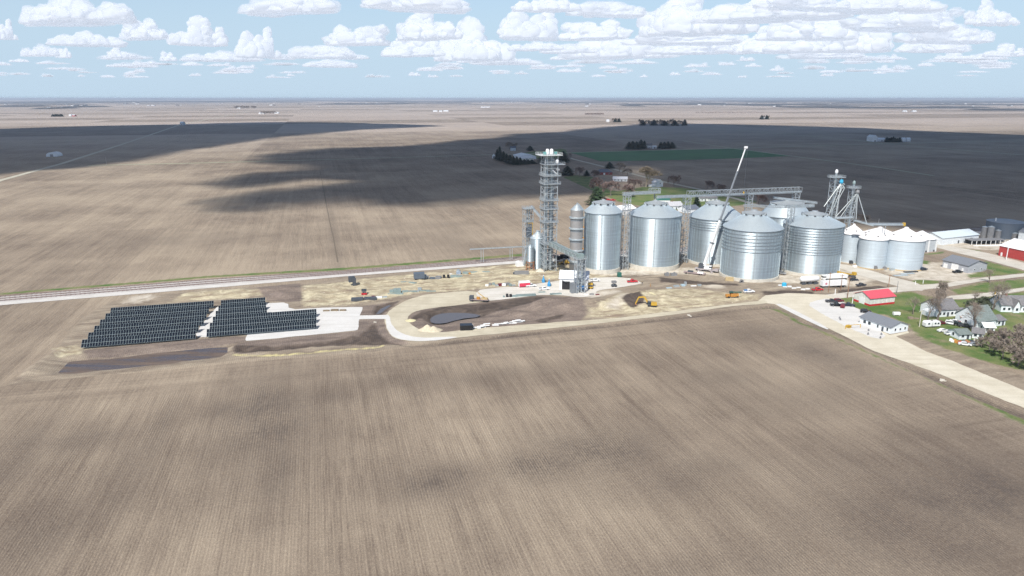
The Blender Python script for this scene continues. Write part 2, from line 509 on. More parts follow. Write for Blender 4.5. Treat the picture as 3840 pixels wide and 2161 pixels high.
for (u, v, r, h) in ((2130, 1150, 14, 2.6), (2020, 1158, 10, 1.6), (2380, 1130, 13, 2.2), (2440, 1108, 9, 2.0), (1060, 1090, 9, 1.6), (1075, 1110, 7, 1.0), (2250, 1150, 9, .9), (860, 1100, 16, .8)):
    c = G(u, v)
    Z += h * np.exp(-(((X - c.x) * math.cos(R(GR)) + (Y - c.y) * math.sin(R(GR))) / (r * 1.5)) ** 2 - ((-(X - c.x) * math.sin(R(GR)) + (Y - c.y) * math.cos(R(GR))) / (r * .6)) ** 2)
Z *= free
for (u, v) in ((303, 1305), (731, 1269), (415, 1165), (798, 1140)):
    pass
ARR = sdf(gp([(290, 1325), (740, 1285), (800, 1150), (1190, 1150), (1190, 1240), (820, 1140), (400, 1165)]), X, Y, 10)
ARR2 = sdf(gp([(290, 1318), (745, 1282), (810, 1140), (405, 1165)]), X, Y, 10)
Z = np.where(ARR2 < 0, np.clip(Z, -.05, .05), Z)
moist = np.zeros(X.shape)
for (u, v, ra, rl, am) in MOIST:
    c = G(u, v)
    e_ = (X - c.x) * EV.x + (Y - c.y) * EV.y
    n_ = (X - c.x) * NV.x + (Y - c.y) * NV.y
    moist = np.maximum(moist, am * np.exp(-(e_ / ra) ** 2 - (n_ / rl) ** 2))
moist = np.maximum(moist, .9 * np.exp(-(ditd / 2.3) ** 2) * (ditd < 11))
moist = np.maximum(moist, 1.0 * np.clip((2.5 - sd['basin']) / 4, 0, 1))

ny, nx = X.shape
me = bpy.data.meshes.new('ground')
co = np.stack([X.ravel(), Y.ravel(), Z.ravel()], 1).astype(np.float32)
idx = np.arange(nx * ny).reshape(ny, nx)
q = np.stack([idx[:-1, :-1], idx[:-1, 1:], idx[1:, 1:], idx[1:, :-1]], -1).reshape(-1, 4).astype(np.int32)
me.vertices.add(len(co))
me.vertices.foreach_set('co', co.ravel())
me.loops.add(q.size)
me.loops.foreach_set('vertex_index', q.ravel())
me.polygons.add(len(q))
me.polygons.foreach_set('loop_start', np.arange(0, q.size, 4, dtype=np.int32))
me.polygons.foreach_set('use_smooth', np.ones(len(q), bool))
me.update(calc_edges=True)
for nm, a in (('dirt', dirt), ('mud', mudd), ('clay', tand), ('grass', grsd), ('stone', pald), ('field', fld), ('damp', moist), ('straw', yeld), ('loam', loam)):
    at = me.attributes.new(nm, 'FLOAT', 'POINT')
    at.data.foreach_set('value', a.ravel().astype(np.float32))

t = NT('farmland soil')
P = t.pos()
e = t.n('VectorMath', {0: P, 1: tuple(EV)}, operation='DOT_PRODUCT').outputs['Value']
n_ = t.n('VectorMath', {0: P, 1: tuple(NV)}, operation='DOT_PRODUCT').outputs['Value']
def vec(sx, sy):
    return t.n('CombineXYZ', {0: t.math('MULTIPLY', e, sx), 1: t.math('MULTIPLY', n_, sy), 2: 0.0}).outputs[0]
big = t.noise(0.009, P, 5, 0.6)
mid = t.noise(0.06, P, 5, 0.65, 0.4)
fine = t.noise(1.3, P, 3, 0.7)
grit = t.noise(4.5, P, 2, 0.7)
streak = t.noise(1.0, vec(0.28, 0.006), 3, 0.7)      # passes of the machines, along the rows
streak3 = t.noise(1.0, vec(0.075, 0.0022), 3, 0.65)
streak2 = t.noise(1.0, vec(1.3, 0.05), 2, 0.7)
streakw = t.noise(1.0, vec(0.006, 0.3), 3, 0.7)      # headland passes, across
# patchwork of sections: half-mile cells with their own tone
cell = t.n('TexWhiteNoise', {'Vector': t.n('VectorMath', {0: t.n('CombineXYZ', {0: t.math('FLOOR', t.math('MULTIPLY', t.math('ADD', e, 118.0), 1 / 805.0)), 1: t.math('FLOOR', t.math('MULTIPLY', t.math('ADD', n_, -1010.0 + 805 * 2), 1 / 402.5)), 2: 0.0}).outputs[0], 1: (0.5, 0.5, 0.5)}, operation='ADD').outputs[0]}, noise_dimensions='3D')
cv = cell.outputs['Value']
near = t.math('LESS_THAN', t.attr('field'), 0.0)
cval = t.mix(near, t.n('CombineColor', {0: cv, 1: cv, 2: cv}).outputs[0], (0.5, 0.5, 0.5))
cv = t.n('SeparateColor', {0: cval}).outputs[0]
tone = t.math('ADD', t.math('MULTIPLY', t.math('ADD', t.math('MULTIPLY', t.math('SUBTRACT', big, 0.5), 1.9), 0.5), 0.95), t.math('MULTIPLY', mid, 0.45))
tone = t.math('ADD', tone, t.math('MULTIPLY', t.math('SUBTRACT', cv, 0.5), 0.55))
inner = t.ramp(t.attr('field'), -27.0, -22.0, 0.0, 1.0)          # 1 in the headland
stk = t.mix(t.math('MULTIPLY', inner, near), streak, streakw)
stk = t.n('SeparateColor', {0: stk}).outputs[0]
tone = t.math('ADD', tone, t.math('MULTIPLY', t.math('SUBTRACT', stk, 0.5), 0.75))
tone = t.math('ADD', tone, t.math('MULTIPLY', t.math('SUBTRACT', streak3, 0.5), 0.6))
tone = t.math('ADD', tone, t.math('MULTIPLY', t.math('SUBTRACT', streak2, 0.5), 0.8))
tone = t.math('ADD', tone, t.math('MULTIPLY', t.math('SUBTRACT', fine, 0.5), 0.9))
soil = t.mix(t.ramp(tone, 0.25, 1.15), (0.152, 0.117, 0.090), (0.378, 0.308, 0.230))
# rows of stubble 0.76 m apart
rowp = t.math('SINE', t.math('ADD', t.math('MULTIPLY', e, 2 * math.pi / 0.762), t.math('MULTIPLY', t.noise(0.05, P, 1), 3.0)))
ramt = t.math('MULTIPLY', t.ramp(t.noise(1.0, vec(0.12, 0.03), 3, 0.7), 0.3, 0.7, 0.25, 1.0), t.math('SUBTRACT', 1.0, t.math('MULTIPLY', inner, near)))
rows = t.math('MULTIPLY', t.math('MULTIPLY', rowp, ramt), t.ramp(t.noise(0.9, P, 4, 0.75), 0.38, 0.62, 0.0, 1.3))
soil = t.scale(soil, t.math('ADD', 1.0, t.math('MULTIPLY', rows, 0.11)))
soil = t.scale(soil, t.ramp(grit, 0.25, 0.75, 0.55, 1.42))
bits = t.math('MULTIPLY', t.ramp(grit, 0.62, 0.72), t.ramp(fine, 0.45, 0.6))
soil = t.mix(t.math('MULTIPLY', bits, 0.75), soil, (0.52, 0.45, 0.34))
# corn residue on the farther fields, its mauve tint painted in for haze
res = t.math('MULTIPLY', t.ramp(n_, 1300.0, 2600.0), t.ramp(cv, 0.15, 0.6, 0.35, 1.0))
soil = t.mix(t.math('MULTIPLY', res, 0.58), soil, (0.50, 0.42, 0.37))
# damp soil keeps its darker colour; it breaks up along the rows
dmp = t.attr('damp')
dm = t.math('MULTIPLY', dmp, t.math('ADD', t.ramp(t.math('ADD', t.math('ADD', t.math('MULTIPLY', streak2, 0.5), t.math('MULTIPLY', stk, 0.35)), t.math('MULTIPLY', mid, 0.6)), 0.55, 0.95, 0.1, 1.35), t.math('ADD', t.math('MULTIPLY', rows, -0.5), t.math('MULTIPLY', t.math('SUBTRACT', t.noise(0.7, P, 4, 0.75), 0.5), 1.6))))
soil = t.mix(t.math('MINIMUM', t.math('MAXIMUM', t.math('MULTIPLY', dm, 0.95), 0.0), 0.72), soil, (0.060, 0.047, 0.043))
def over(base, at, col, amp=5.0, width=1.2, scale=0.22, strength=1.0):
    v = t.math('ADD', t.attr(at), t.math('MULTIPLY', t.math('SUBTRACT', t.noise(scale, P, 5, 0.65), 0.5), amp * 2))
    f = t.ramp(v, -width, width, strength, 0.0)
    return t.mix(f, base, col), f
mess = t.noise(0.16, P, 6, 0.7, 0.8)
mess2 = t.noise(1.0, vec(0.05, 0.22), 5, 0.7)
dcol = t.mix(t.ramp(mess2, 0.35, 0.65), (0.190, 0.150, 0.115), (0.37, 0.31, 0.235))
dcol = t.scale(dcol, t.ramp(fine, 0.3, 0.7, 0.82, 1.15))
soil, fd = over(soil, 'dirt', dcol, 1.5, 0.8)
ccol = t.mix(t.ramp(mess, 0.34, 0.62), (0.33, 0.27, 0.18), (0.61, 0.55, 0.385))
ccol = t.mix(t.ramp(mess2, 0.46, 0.64), ccol, (0.26, 0.20, 0.145))
ccol = t.mix(t.ramp(t.noise(0.4, P, 5, 0.7), 0.6, 0.7), ccol, (0.68, 0.61, 0.48))
soil, _ = over(soil, 'clay', ccol, 7.0, 1.6)
scol = t.mix(t.ramp(mess, 0.35, 0.65), (0.40, 0.34, 0.26), (0.62, 0.57, 0.49))
scol = t.mix(t.ramp(mess2, 0.56, 0.7), scol, (0.27, 0.22, 0.17))
soil, _ = over(soil, 'stone', scol, 5.0, 2.0)
lcol = t.mix(t.ramp(mess2, 0.3, 0.68), (0.125, 0.098, 0.086), (0.275, 0.22, 0.18))
lcol = t.scale(lcol, t.ramp(fine, 0.3, 0.7, 0.75, 1.2))
soil, _ = over(soil, 'loam', lcol, 1.5, 0.8)
mcol = t.mix(t.ramp(mess, 0.35, 0.65), (0.058, 0.045, 0.039), (0.135, 0.105, 0.085))
soil, mf = over(soil, 'mud', mcol, 1.6, 0.8)
gcol = t.mix(t.ramp(t.noise(0.07, P, 4, 0.6), 0.35, 0.65), (0.075, 0.145, 0.035), (0.20, 0.205, 0.085))
gcol = t.mix(t.ramp(mid, 0.58, 0.72), gcol, (0.27, 0.22, 0.14))
gcol = t.scale(gcol, t.ramp(fine, 0.3, 0.7, 0.8, 1.2))
soil, gf = over(soil, 'grass', gcol, 3.0, 1.0)
st = t.math('MULTIPLY', t.ramp(t.math('ADD', t.attr('straw'), t.math('MULTIPLY', t.math('SUBTRACT', t.noise(0.5, P, 4), 0.5), 3.0)), 0.3, 1.3, 1.0, 0.0), t.ramp(t.noise(0.2, P, 3), 0.35, 0.55, 0.35, 1.0))
soil = t.mix(t.math('MULTIPLY', st, 0.85), soil, (0.60, 0.53, 0.27))
bh = t.math('ADD', t.math('MULTIPLY', rows, 0.5), t.math('MULTIPLY', fine, 0.8))
nrm = t.bump(bh, 0.10, 0.8)
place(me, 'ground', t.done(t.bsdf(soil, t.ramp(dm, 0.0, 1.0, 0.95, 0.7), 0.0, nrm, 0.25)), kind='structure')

# ------------------------------------------------------------------ flush sheets: gravel, roads, water
def densify(poly, step=2.5, jit=0.0, seed=0):
    out = []
    n = len(poly)
    for i in range(n):
        a, b = Vector(poly[i]).to_2d(), Vector(poly[(i + 1) % n]).to_2d()
        k = max(1, int((b - a).length / step))
        for j in range(k):
            p = a.lerp(b, j / k)
            d = (b - a).normalized()
            nn = Vector((-d.y, d.x))
            s = noise.noise(Vector((p.x * .11, p.y * .11, seed * 3.1))) + .5 * noise.noise(Vector((p.x * .5, p.y * .5, seed)))
            out.append(tuple(p + nn * s * jit))
    return out
from mathutils.geometry import tessellate_polygon
def smoothpoly(poly, it=2):
    for _ in range(it):
        q = []
        n = len(poly)
        for i in range(n):
            a, b = poly[i], poly[(i + 1) % n]
            q.append((a[0] * .75 + b[0] * .25, a[1] * .75 + b[1] * .25))
            q.append((a[0] * .25 + b[0] * .75, a[1] * .25 + b[1] * .75))
        poly = q
    return poly
def sheet(name, poly, z, mat, jit=0.35, seed=1, smooth=1, thick=0.0):
    poly = densify(smoothpoly(poly, smooth), 2.0, jit, seed)
    tr = tessellate_polygon([[Vector((p[0], p[1], 0)) for p in poly]])
    me = bpy.data.meshes.new(name)
    me.from_pydata([(p[0], p[1], z) for p in poly], [], [tuple(f) for f in tr])
    me.update()
    if len(me.polygons) and me.polygons[0].normal.z < 0:
        me.flip_normals()
    return place(me, name, mat, kind='structure')

def gravelmat(name, c1, c2, c3, sc=0.12, tracks=None):
    t = NT(name)
    P = t.pos()
    a = t.noise(sc, P, 5, 0.6)
    c = t.mix(t.ramp(a, 0.3, 0.7), c1, c2)
    m = t.n('Mapping', {'Vector': P, 'Rotation': (0, 0, -R(tracks if tracks is not None else GR)), 'Scale': (0.02, 0.35, 1)}).outputs[0]
    s = t.noise(1.0, m, 4, 0.65)
    c = t.mix(t.ramp(s, 0.5, 0.75, 0.0, 0.75), c, c3)
    c = t.scale(c, t.ramp(t.noise(2.5, P, 3, 0.7), 0.3, 0.7, 0.9, 1.08))
    c = t.mix(t.ramp(t.noise(0.35, P, 4, 0.7, 1.0), 0.66, 0.74, 0, .6), c, tuple(x * .55 for x in c3))
    return t.done(t.bsdf(c, 0.95, 0, t.bump(t.noise(6.0, P, 2), 0.03), 0.2))
WHITEG = gravelmat('white limestone gravel', (0.60, 0.585, 0.56), (0.68, 0.67, 0.65), (0.52, 0.505, 0.475))
TANG = gravelmat('packed tan gravel', (0.46, 0.41, 0.31), (0.60, 0.55, 0.43), (0.40, 0.35, 0.255))
ROADG = gravelmat('pale tan crushed stone', (0.55, 0.50, 0.39), (0.66, 0.61, 0.50), (0.48, 0.43, 0.33), tracks=-33)
GREYG = gravelmat('grey lane gravel', (0.50, 0.465, 0.40), (0.62, 0.585, 0.52), (0.42, 0.38, 0.31))
sheet('gravel_pad', W['pad'], 0.090, WHITEG, 0.5, 1)
sheet('concrete_apron', W['apron'], 0.094, gravelmat('pale site concrete', (0.56, 0.53, 0.47), (0.68, 0.65, 0.60), (0.47, 0.43, 0.36)), 0.5, 2)
sheet('path', W['link'], 0.086, WHITEG, 0.3, 3, 0)
sheet('road', W['loop'], 0.082, TANG, 0.6, 4)
sheet('road', W['cross'], 0.078, ROADG, 0.6, 5, 0)
sheet('road', W['laneb'], 0.074, GREYG, 0.4, 6, 0)
sheet('road', W['lanec'], 0.070, GREYG, 0.6, 7)
sheet('road', W['laned'], 0.072, GREYG, 0.4, 8)
sheet('road', W['lanee'], 0.076, GREYG, 0.4, 9)
sheet('road_edge', gp([(1446, 1222), (1465, 1258), (1493, 1272), (1548, 1281), (1603, 1280), (1714, 1267), (1714, 1262), (1630, 1268), (1560, 1266), (1510, 1254), (1482, 1236), (1466, 1212), (1460, 1185), (1449, 1180)]), 0.098, WHITEG, 0.6, 10)
sheet('road_edge', gp([(2904, 1141), (3000, 1190), (3100, 1238), (3110, 1233), (3020, 1184), (2930, 1140)]), 0.090, WHITEG, 0.3, 11)
sheet('car_park', gp([(3080, 1122), (3134, 1121), (3193, 1149), (3259, 1178), (3240, 1210), (3330, 1256), (3290, 1275), (3200, 1240), (3080, 1175), (3020, 1140)]), 0.092, WHITEG, 0.8, 12)
# long thin roads on the plain
def strip(name, pts, wid, z, mat):
    L = [Vector((*p, 0)) for p in gp(pts)]
    vs, fs = [], []
    for i, p in enumerate(L):
        d = (L[min(i + 1, len(L) - 1)] - L[max(i - 1, 0)]).normalized()
        nn = Vector((-d.y, d.x, 0)) * wid / 2
        vs += [tuple(p + nn)[:2] + (z,), tuple(p - nn)[:2] + (z,)]
        if i:
            fs.append((2 * i - 2, 2 * i - 1, 2 * i + 1, 2 * i))
    me = bpy.data.meshes.new(name)
    me.from_pydata(vs, [], fs)
    me.update()
    if me.polygons[0].normal.z < 0:
        me.flip_normals()
    return place(me, name, mat, kind='structure')
FARR = gravelmat('far gravel road', (0.44, 0.42, 0.34), (0.52, 0.49, 0.40), (0.40, 0.37, 0.29))
strip('road', [(-60, 700), (0, 678), (120, 645), (230, 615), (455, 543), (680, 467), (940, 417)], 8.0, 0.25, FARR)
strip('road', [(330, 622), (800, 611), (1280, 598), (1851, 581), (2138, 573), (2650, 560), (2760, 557), (3256, 541), (3840, 529)], 7.0, 0.30, M('field track', (0.44, 0.45, 0.31), 0.9))
strip('road', [(2560, 529), (2759, 559), (2967, 586), (3276, 626), (3500, 660)], 6.0, 0.35, M('field track', (0.3, 0.29, 0.2), 0.9))
strip('road', [(2635, 479), (2900, 500), (3206, 526), (3305, 539), (3840, 583)], 6.0, 0.40, M('field track', (0.3, 0.29, 0.2), 0.9))
strip('road', [(2120, 585), (2148, 597), (2253, 623), (2340, 645), (2487, 682), (2634, 713), (2775, 750), (2900, 790)], 6.5, 0.15, FARR)
strip('field_boundary', [(1200, 641), (1215, 720), (1236, 830), (1252, 900), (1267, 984)], 0.8, 0.05, M('weedy strip', (0.16, 0.13, 0.095), 0.95))
sheet('wheat_field', WHEAT, 0.2, M('young wheat', (0.040, 0.155, 0.038), 0.8, var=.25, scale=.02), 1.0, 20, 0)

# water: still, muddy
t = NT('muddy water')
P = t.pos()
a = t.noise(0.07, P, 5, 0.6)
a = t.noise(1.0, t.n('Mapping', {'Vector': P, 'Rotation': (0, 0, -R(GR)), 'Scale': (0.03, 0.22, 1)}).outputs[0], 5, 0.6)
c = t.mix(t.ramp(a, 0.35, 0.65), (0.075, 0.055, 0.047), (0.16, 0.12, 0.095))
WATER = t.done(t.bsdf(c, t.ramp(a, 0.42, 0.56, 0.09, 0.8), 0, t.bump(t.noise(1.5, P, 3), 0.02), 0.5))
def inset(poly, d):
    c = sum((Vector(p) for p in poly), Vector((0, 0))) / len(poly)
    return [tuple(Vector(p) + (c - Vector(p)).normalized() * d) for p in poly]
sheet('water', W['basin'], -0.85, WATER, 1.2, 13)
t = NT('still pond water')
POND = t.done(t.bsdf((0.115, 0.098, 0.09), 0.12, 0, None, 0.45))
sheet('water', W['pond'], -0.45, POND, 0.8, 14)
sheet('water', W['slot'], -0.45, POND, 0.4, 15)

# ------------------------------------------------------------------ railway
BALL = gravelmat('rail ballast', (0.48, 0.455, 0.43), (0.60, 0.575, 0.55), (0.42, 0.38, 0.36))
rail_lo = gp([(-400, 1178), (0, 1146), (100, 1137), (800, 1080), (1300, 1037), (1934, 989), (2600, 950), (3200, 907), (3840, 866), (4200, 838)])
rail_hi = gp([(-400, 1143), (0, 1111), (100, 1103), (800, 1046), (1300, 1016), (1960, 963), (2600, 925), (3200, 885), (3840, 842), (4200, 820)])
sheet('rail_bed', rail_hi + rail_lo[::-1], 0.10, BALL, 0.4, 16, 0)
def along(a, b, f):
    return [(p[0] * (1 - f) + q[0] * f, p[1] * (1 - f) + q[1] * f) for p, q in zip(a, b)]
sheet('access_road', along(rail_hi, rail_lo, .73) + rail_lo[::-1], 0.115, gravelmat('access road gravel', (0.56, 0.535, 0.50), (0.66, 0.64, 0.61), (0.50, 0.47, 0.43)), 0.25, 17, 0)
RUST = M('rusty rail', (0.22, 0.14, 0.125), 0.6, 0.2)
TIE = M('weathered sleepers', (0.43, 0.385, 0.355), 0.9)
for k, (f, lab) in enumerate(((.10, 'railway track farthest from the site, next to the grass verge'), (.32, 'middle railway track between its two neighbours'), (.54, 'railway track nearest the white access road'))):
    line = [Vector((*p, 0)) for p in along(rail_hi, rail_lo, f)]
    tr = thing('railway_track', lab, 'railway track', group='railway tracks side by side past the site')
    for s in (-1, 1):
        mb = MB()
        for a, b in zip(line[:-1], line[1:]):
            d = (b - a).normalized()
            nn = Vector((-d.y, d.x, 0)) * .72 * s + Vector((0, 0, .36))
            mb.bar(a + nn, b + nn, .15, .18)
        mb.build('rail', RUST, tr)
    mb = MB()
    for a, b in zip(line[:-1], line[1:]):
        d = (b - a)
        L = d.length
        d.normalize()
        ang = math.atan2(d.y, d.x)
        for j in range(int(L / 2.2)):
            p = a + d * (j * 2.2)
            mb.box(p.x, p.y, .12, .3, 2.6, .12, ang)
    mb.build('sleepers', TIE, tr, kind='stuff')

# ================================================================== MATERIALS FOR THINGS
def galv(name, base, rough=0.42, aniso=0.75, metal=0.9, streaks=0.2):
    t = NT(name)
    P = t.obj()
    sx = t.n('SeparateXYZ', {0: P})
    ang = t.math('ARCTAN2', sx.outputs[1], sx.outputs[0])
    vs = t.n('CombineXYZ', {0: t.math('MULTIPLY', ang, 26.0), 1: t.math('MULTIPLY', sx.outputs[2], 0.05), 2: 0.0}).outputs[0]
    s = t.noise(1.0, vs, 3, 0.7)
    hs = t.noise(1.0, t.n('CombineXYZ', {0: t.math('MULTIPLY', ang, 0.6), 1: t.math('MULTIPLY', sx.outputs[2], 1.1), 2: 3.0}).outputs[0], 2, 0.6)
    c = t.scale(base, t.ramp(s, 0.3, 0.7, 1 - streaks, 1 + streaks * .6))
    c = t.scale(c, t.ramp(hs, 0.3, 0.7, 0.9, 1.06))
    ro = t.ramp(s, 0.3, 0.7, rough - .06, rough + .1)
    tan = t.n('Tangent', direction_type='RADIAL', axis='Z').outputs[0]
    b = t.bsdf(c, ro, metal, None, 0.5, Anisotropic=aniso, Anisotropic_Rotation=0.25, Tangent=tan)
    return t.done(b)
GALV = galv('galvanised bin wall', (0.60, 0.68, 0.72), 0.60, 0.87, 0.78, 0.09)
GALVD = galv('weathered galvanised wall', (0.60, 0.64, 0.67), 0.55, 0.5, 0.75)
ROOFM = M('galvanised roof panels', (0.50, 0.57, 0.61), 0.45, 0.45, .06, .2)
STEEL = M('galvanised frame steel', (0.43, 0.465, 0.485), 0.5, 0.35, .12, .5)
STEELD = M('darker frame steel', (0.26, 0.28, 0.30), 0.55, 0.4, .15, .6)
RINGM = M('bin wind ring steel', (0.30, 0.33, 0.36), 0.5, 0.5)
CONC = M('pale foundation concrete', (0.60, 0.565, 0.49), 0.9, 0, .15, .5)
WHITE = M('white painted metal', (0.80, 0.80, 0.79), 0.45, 0, .05, .3)
WHITEV = M('white vinyl siding', (0.76, 0.80, 0.82), 0.6, 0, .08, .4)
BLACK = M('black opening', (0.02, 0.02, 0.022), 0.7)
GLASS = M('dark window glass', (0.03, 0.045, 0.055), 0.08, 0, .2, .5, .6)
DGREY = M('dark grey painted steel', (0.075, 0.085, 0.10), 0.55)
MGREY = M('mid grey weathered metal', (0.26, 0.26, 0.265), 0.6, .2)
TANK = M('blue grey tank steel', (0.13, 0.16, 0.20), 0.5, .2, .1, .1)
YEL = M('yellow machine paint', (0.55, 0.34, 0.045), 0.5)
ORANGE = M('orange machine paint', (0.52, 0.24, 0.05), 0.5)
REDP = M('red paint', (0.55, 0.03, 0.04), 0.4, 0, .1)
BLUEP = M('blue paint', (0.03, 0.17, 0.42), 0.4)
CYAN = M('bright blue plastic', (0.05, 0.42, 0.66), 0.4)
RUBBER = M('black rubber', (0.025, 0.025, 0.027), 0.8)
GREENG = M('grey green duct metal', (0.30, 0.38, 0.37), 0.5, .3, .15, .6)
RUSTO = M('orange primed steel', (0.46, 0.20, 0.09), 0.7)
WOODP = M('utility pole wood', (0.32, 0.19, 0.12), 0.9)
DRYER = M('dull dryer steel', (0.40, 0.385, 0.375), 0.5, .5, .1, .3)
GREENR = M('dark green roof sheet', (0.03, 0.14, 0.11), 0.5)
TANW = M('tan plywood', (0.52, 0.40, 0.22), 0.8)

# ================================================================== GRAIN BINS
def bin_spot(u, vb, hw):
    fp = G(u, vb)
    r = hw * depth(fp) / FPX
    d = Vector((fp.x, fp.y, 0)).normalized()
    for _ in range(4):
        c = fp + d * r
        r = hw * depth(c) / FPX
    return fp, fp + d * r, r
def grain_bin(label, u, vb, hw, ve, vp, vm=None, ring=.38, rings=0, ring_lo=.45, style='new', vents=10, group=None, spot=None, ladder=True):
    fp, c, r = bin_spot(u, vb, hw) if spot is None else spot
    he = HZ(fp, ve)
    hp = HZ(c, vp)
    hm = HZ(fp, vm) if vm else .35
    hm = max(hm, .3)
    wall, roof = (GALV, ROOFM) if style == 'new' else (OLDW, OLDR)
    b = thing('grain_bin', label, 'grain bin', (c.x, c.y, 0), R(GR), group)
    MB().lathe([(r + .5, -.4), (r + .5, hm), (r - .5, hm + .002)], 48).build('foundation', CONC, b)
    # wall with the shallow corrugation of its sheet rings
    n = 96
    prof = []
    k = max(8, int((he - hm) / .56))
    for i in range(k + 1):
        z = hm + (he - hm) * i / k
        prof.append((r + (.07 if i % 2 else -.07) * (style == 'new'), z))
    MB().lathe(prof, n, cap=False).build('wall', wall, b, smooth=True)
    mb = MB()
    ns = 44 if style == 'new' else 0
    for i in range(ns):
        a = 2 * math.pi * i / ns
        mb.box((r + .10) * math.cos(a), (r + .10) * math.sin(a), hm, .14, .12, he - hm - .05, a)
    if ns:
        mb.build('wall_stiffeners', wall, b, kind='stuff')
    for i in range(rings):
        z = he - .7 - (he - hm) * ring_lo * i / max(1, rings - 1)
        MB().lathe([(r + .15, z), (r + .34, z + .03), (r + .34, z + .17), (r + .15, z + .2)], 72, cap=False).build('wind_ring', RINGM, b)
    # roof cone, collar with vents, cap
    rr = r * ring
    zc = hp - 2.3 if style == 'new' else he + (hp - he) * (1 - ring)
    ro = MB().lathe([(r + .55, he - .25), (r + .5, he + .1), (rr, zc)], 64, cap=False)
    ro.build('roof', roof, b)
    mb = MB()
    nr = 40 if style == 'new' else 28
    for i in range(nr):
        a = 2 * math.pi * i / nr
        mb.bar(((r + .4) * math.cos(a), (r + .4) * math.sin(a), he + .14), (rr * math.cos(a), rr * math.sin(a), zc + .06), .14, .12)
    mb.build('roof_ribs', roof, b, kind='stuff')
    if style == 'new':
        MB().lathe([(rr, zc), (rr + .35, zc + .1), (rr + .35, zc + .75), (rr - .2, zc + .8), (r * .10, hp - .5), (r * .1, hp - .1), (.1, hp)], 40, cap=False).build('roof_collar', STEEL, b)
        for i in range(vents):
            a = 2 * math.pi * (i + .5) / vents
            x, y = (rr + .9) * math.cos(a), (rr + .9) * math.sin(a)
            v = MB().box(x, y, zc - .35, 1.1, 1.3, .95, a).build('roof_vent', STEEL, b)
            MB().box((rr + 1.47) * math.cos(a), (rr + 1.47) * math.sin(a), zc - .2, .06, .95, .62, a).build('vent_mouth', BLACK, v)
    else:
        MB().lathe([(rr, zc), (rr + .1, zc + .25), (rr * .7, hp + .2), (.05, hp + .35)], 24, cap=False).build('roof_cap', roof, b)
        for i in range(5):
            a = 2 * math.pi * (i + .2) / 5 + .3
            MB().box(r * .72 * math.cos(a), r * .72 * math.sin(a), he + (zc - he) * .28 / (1 - ring) * .95, .8, .8, .9, a).build('roof_vent', MGREY, b)
    if ladder:
        a = R(-115)
        mb = MB()
        x, y = (r + .5) * math.cos(a), (r + .5) * math.sin(a)
        mb.box(x, y, hm, .12, .12, he - hm, a).box(x + .5 * math.sin(a), y - .5 * math.cos(a), hm, .12, .12, he - hm, a)
        for j in range(int((he - hm) / 2)):
            mb.box(x + .25 * math.sin(a), y - .25 * math.cos(a), hm + 2 * j, .1, .6, .1, a)
        mb.build('ladder', STEEL, b)
    return b, c, r, he, hp
GALV2 = M('bin stiffener steel', (0.50, 0.56, 0.59), 0.42, .5)
OLDW = galv('aged bin wall', (0.56, 0.63, 0.68), 0.65, 0.2, 0.35, .06)
OLDR = M('whitened bin roof', (0.78, 0.755, 0.745), 0.65, 0, .05)
S1 = grain_bin('narrowest of the tall new silver grain bins, beside the brown dryer tower', 2254, 1030, 67, 803, 747, 1013, .50)
S2 = grain_bin('tall plain silver grain bin between the narrowest one and the crane', 2446, 1019, 94, 817, 750, 1002, .37)
S3 = grain_bin('silver grain bin behind the crane boom, crossed by its shadow', 2672, 1000, 95, 826, 750, 991, .37, 5, .22)
S4 = grain_bin('front silver grain bin with black fans round its foot', 2805, 1059, 104, 868, 786, 1047, .34, 7, .42)
S5 = grain_bin('ringed silver grain bin with the brightest glare, nearest the white tanker truck', 3029, 1040, 104, 855, 790, 1028, .36, 11, .56)
row = (S3[1] - S2[1])
c6 = S3[1] + row * 1.32 + NV * 6
S6 = grain_bin('silver grain bin half hidden behind the two front bins, with a pipe to its peak', 0, 0, 0, 818, 750, None, .62, 1, .2, spot=(c6 - Vector((c6.x, c6.y, 0)).normalized() * 15.6, c6, 15.6))
B1 = grain_bin('slim pale old bin directly behind the ringed silver bin', 3185, 988, 39, 880, 841, None, .12, style='old', ladder=False)
B4 = grain_bin('low wide white-roofed bin showing only its roof behind two pale bins', 3285, 975, 62, 889, 852, None, .12, style='old', ladder=False)
B2 = grain_bin('pale bluish old bin with a faint band, third from the right end of the row', 3262, 1011, 49, 900, 862, None, .12, style='old', ladder=False)
B3 = grain_bin('widest pale old bin with brown stained foot, at the right end of the row', 3376, 1016, 69, 904, 853, None, .12, style='old', ladder=False)
for b in (B2, B3):
    MB().lathe([(b[2] + .7, -.2), (b[2] + .7, .55), (b[2] - .3, .6)], 40).build('kerb', M('stained old concrete', (0.50, 0.38, 0.22), .9), b[0])

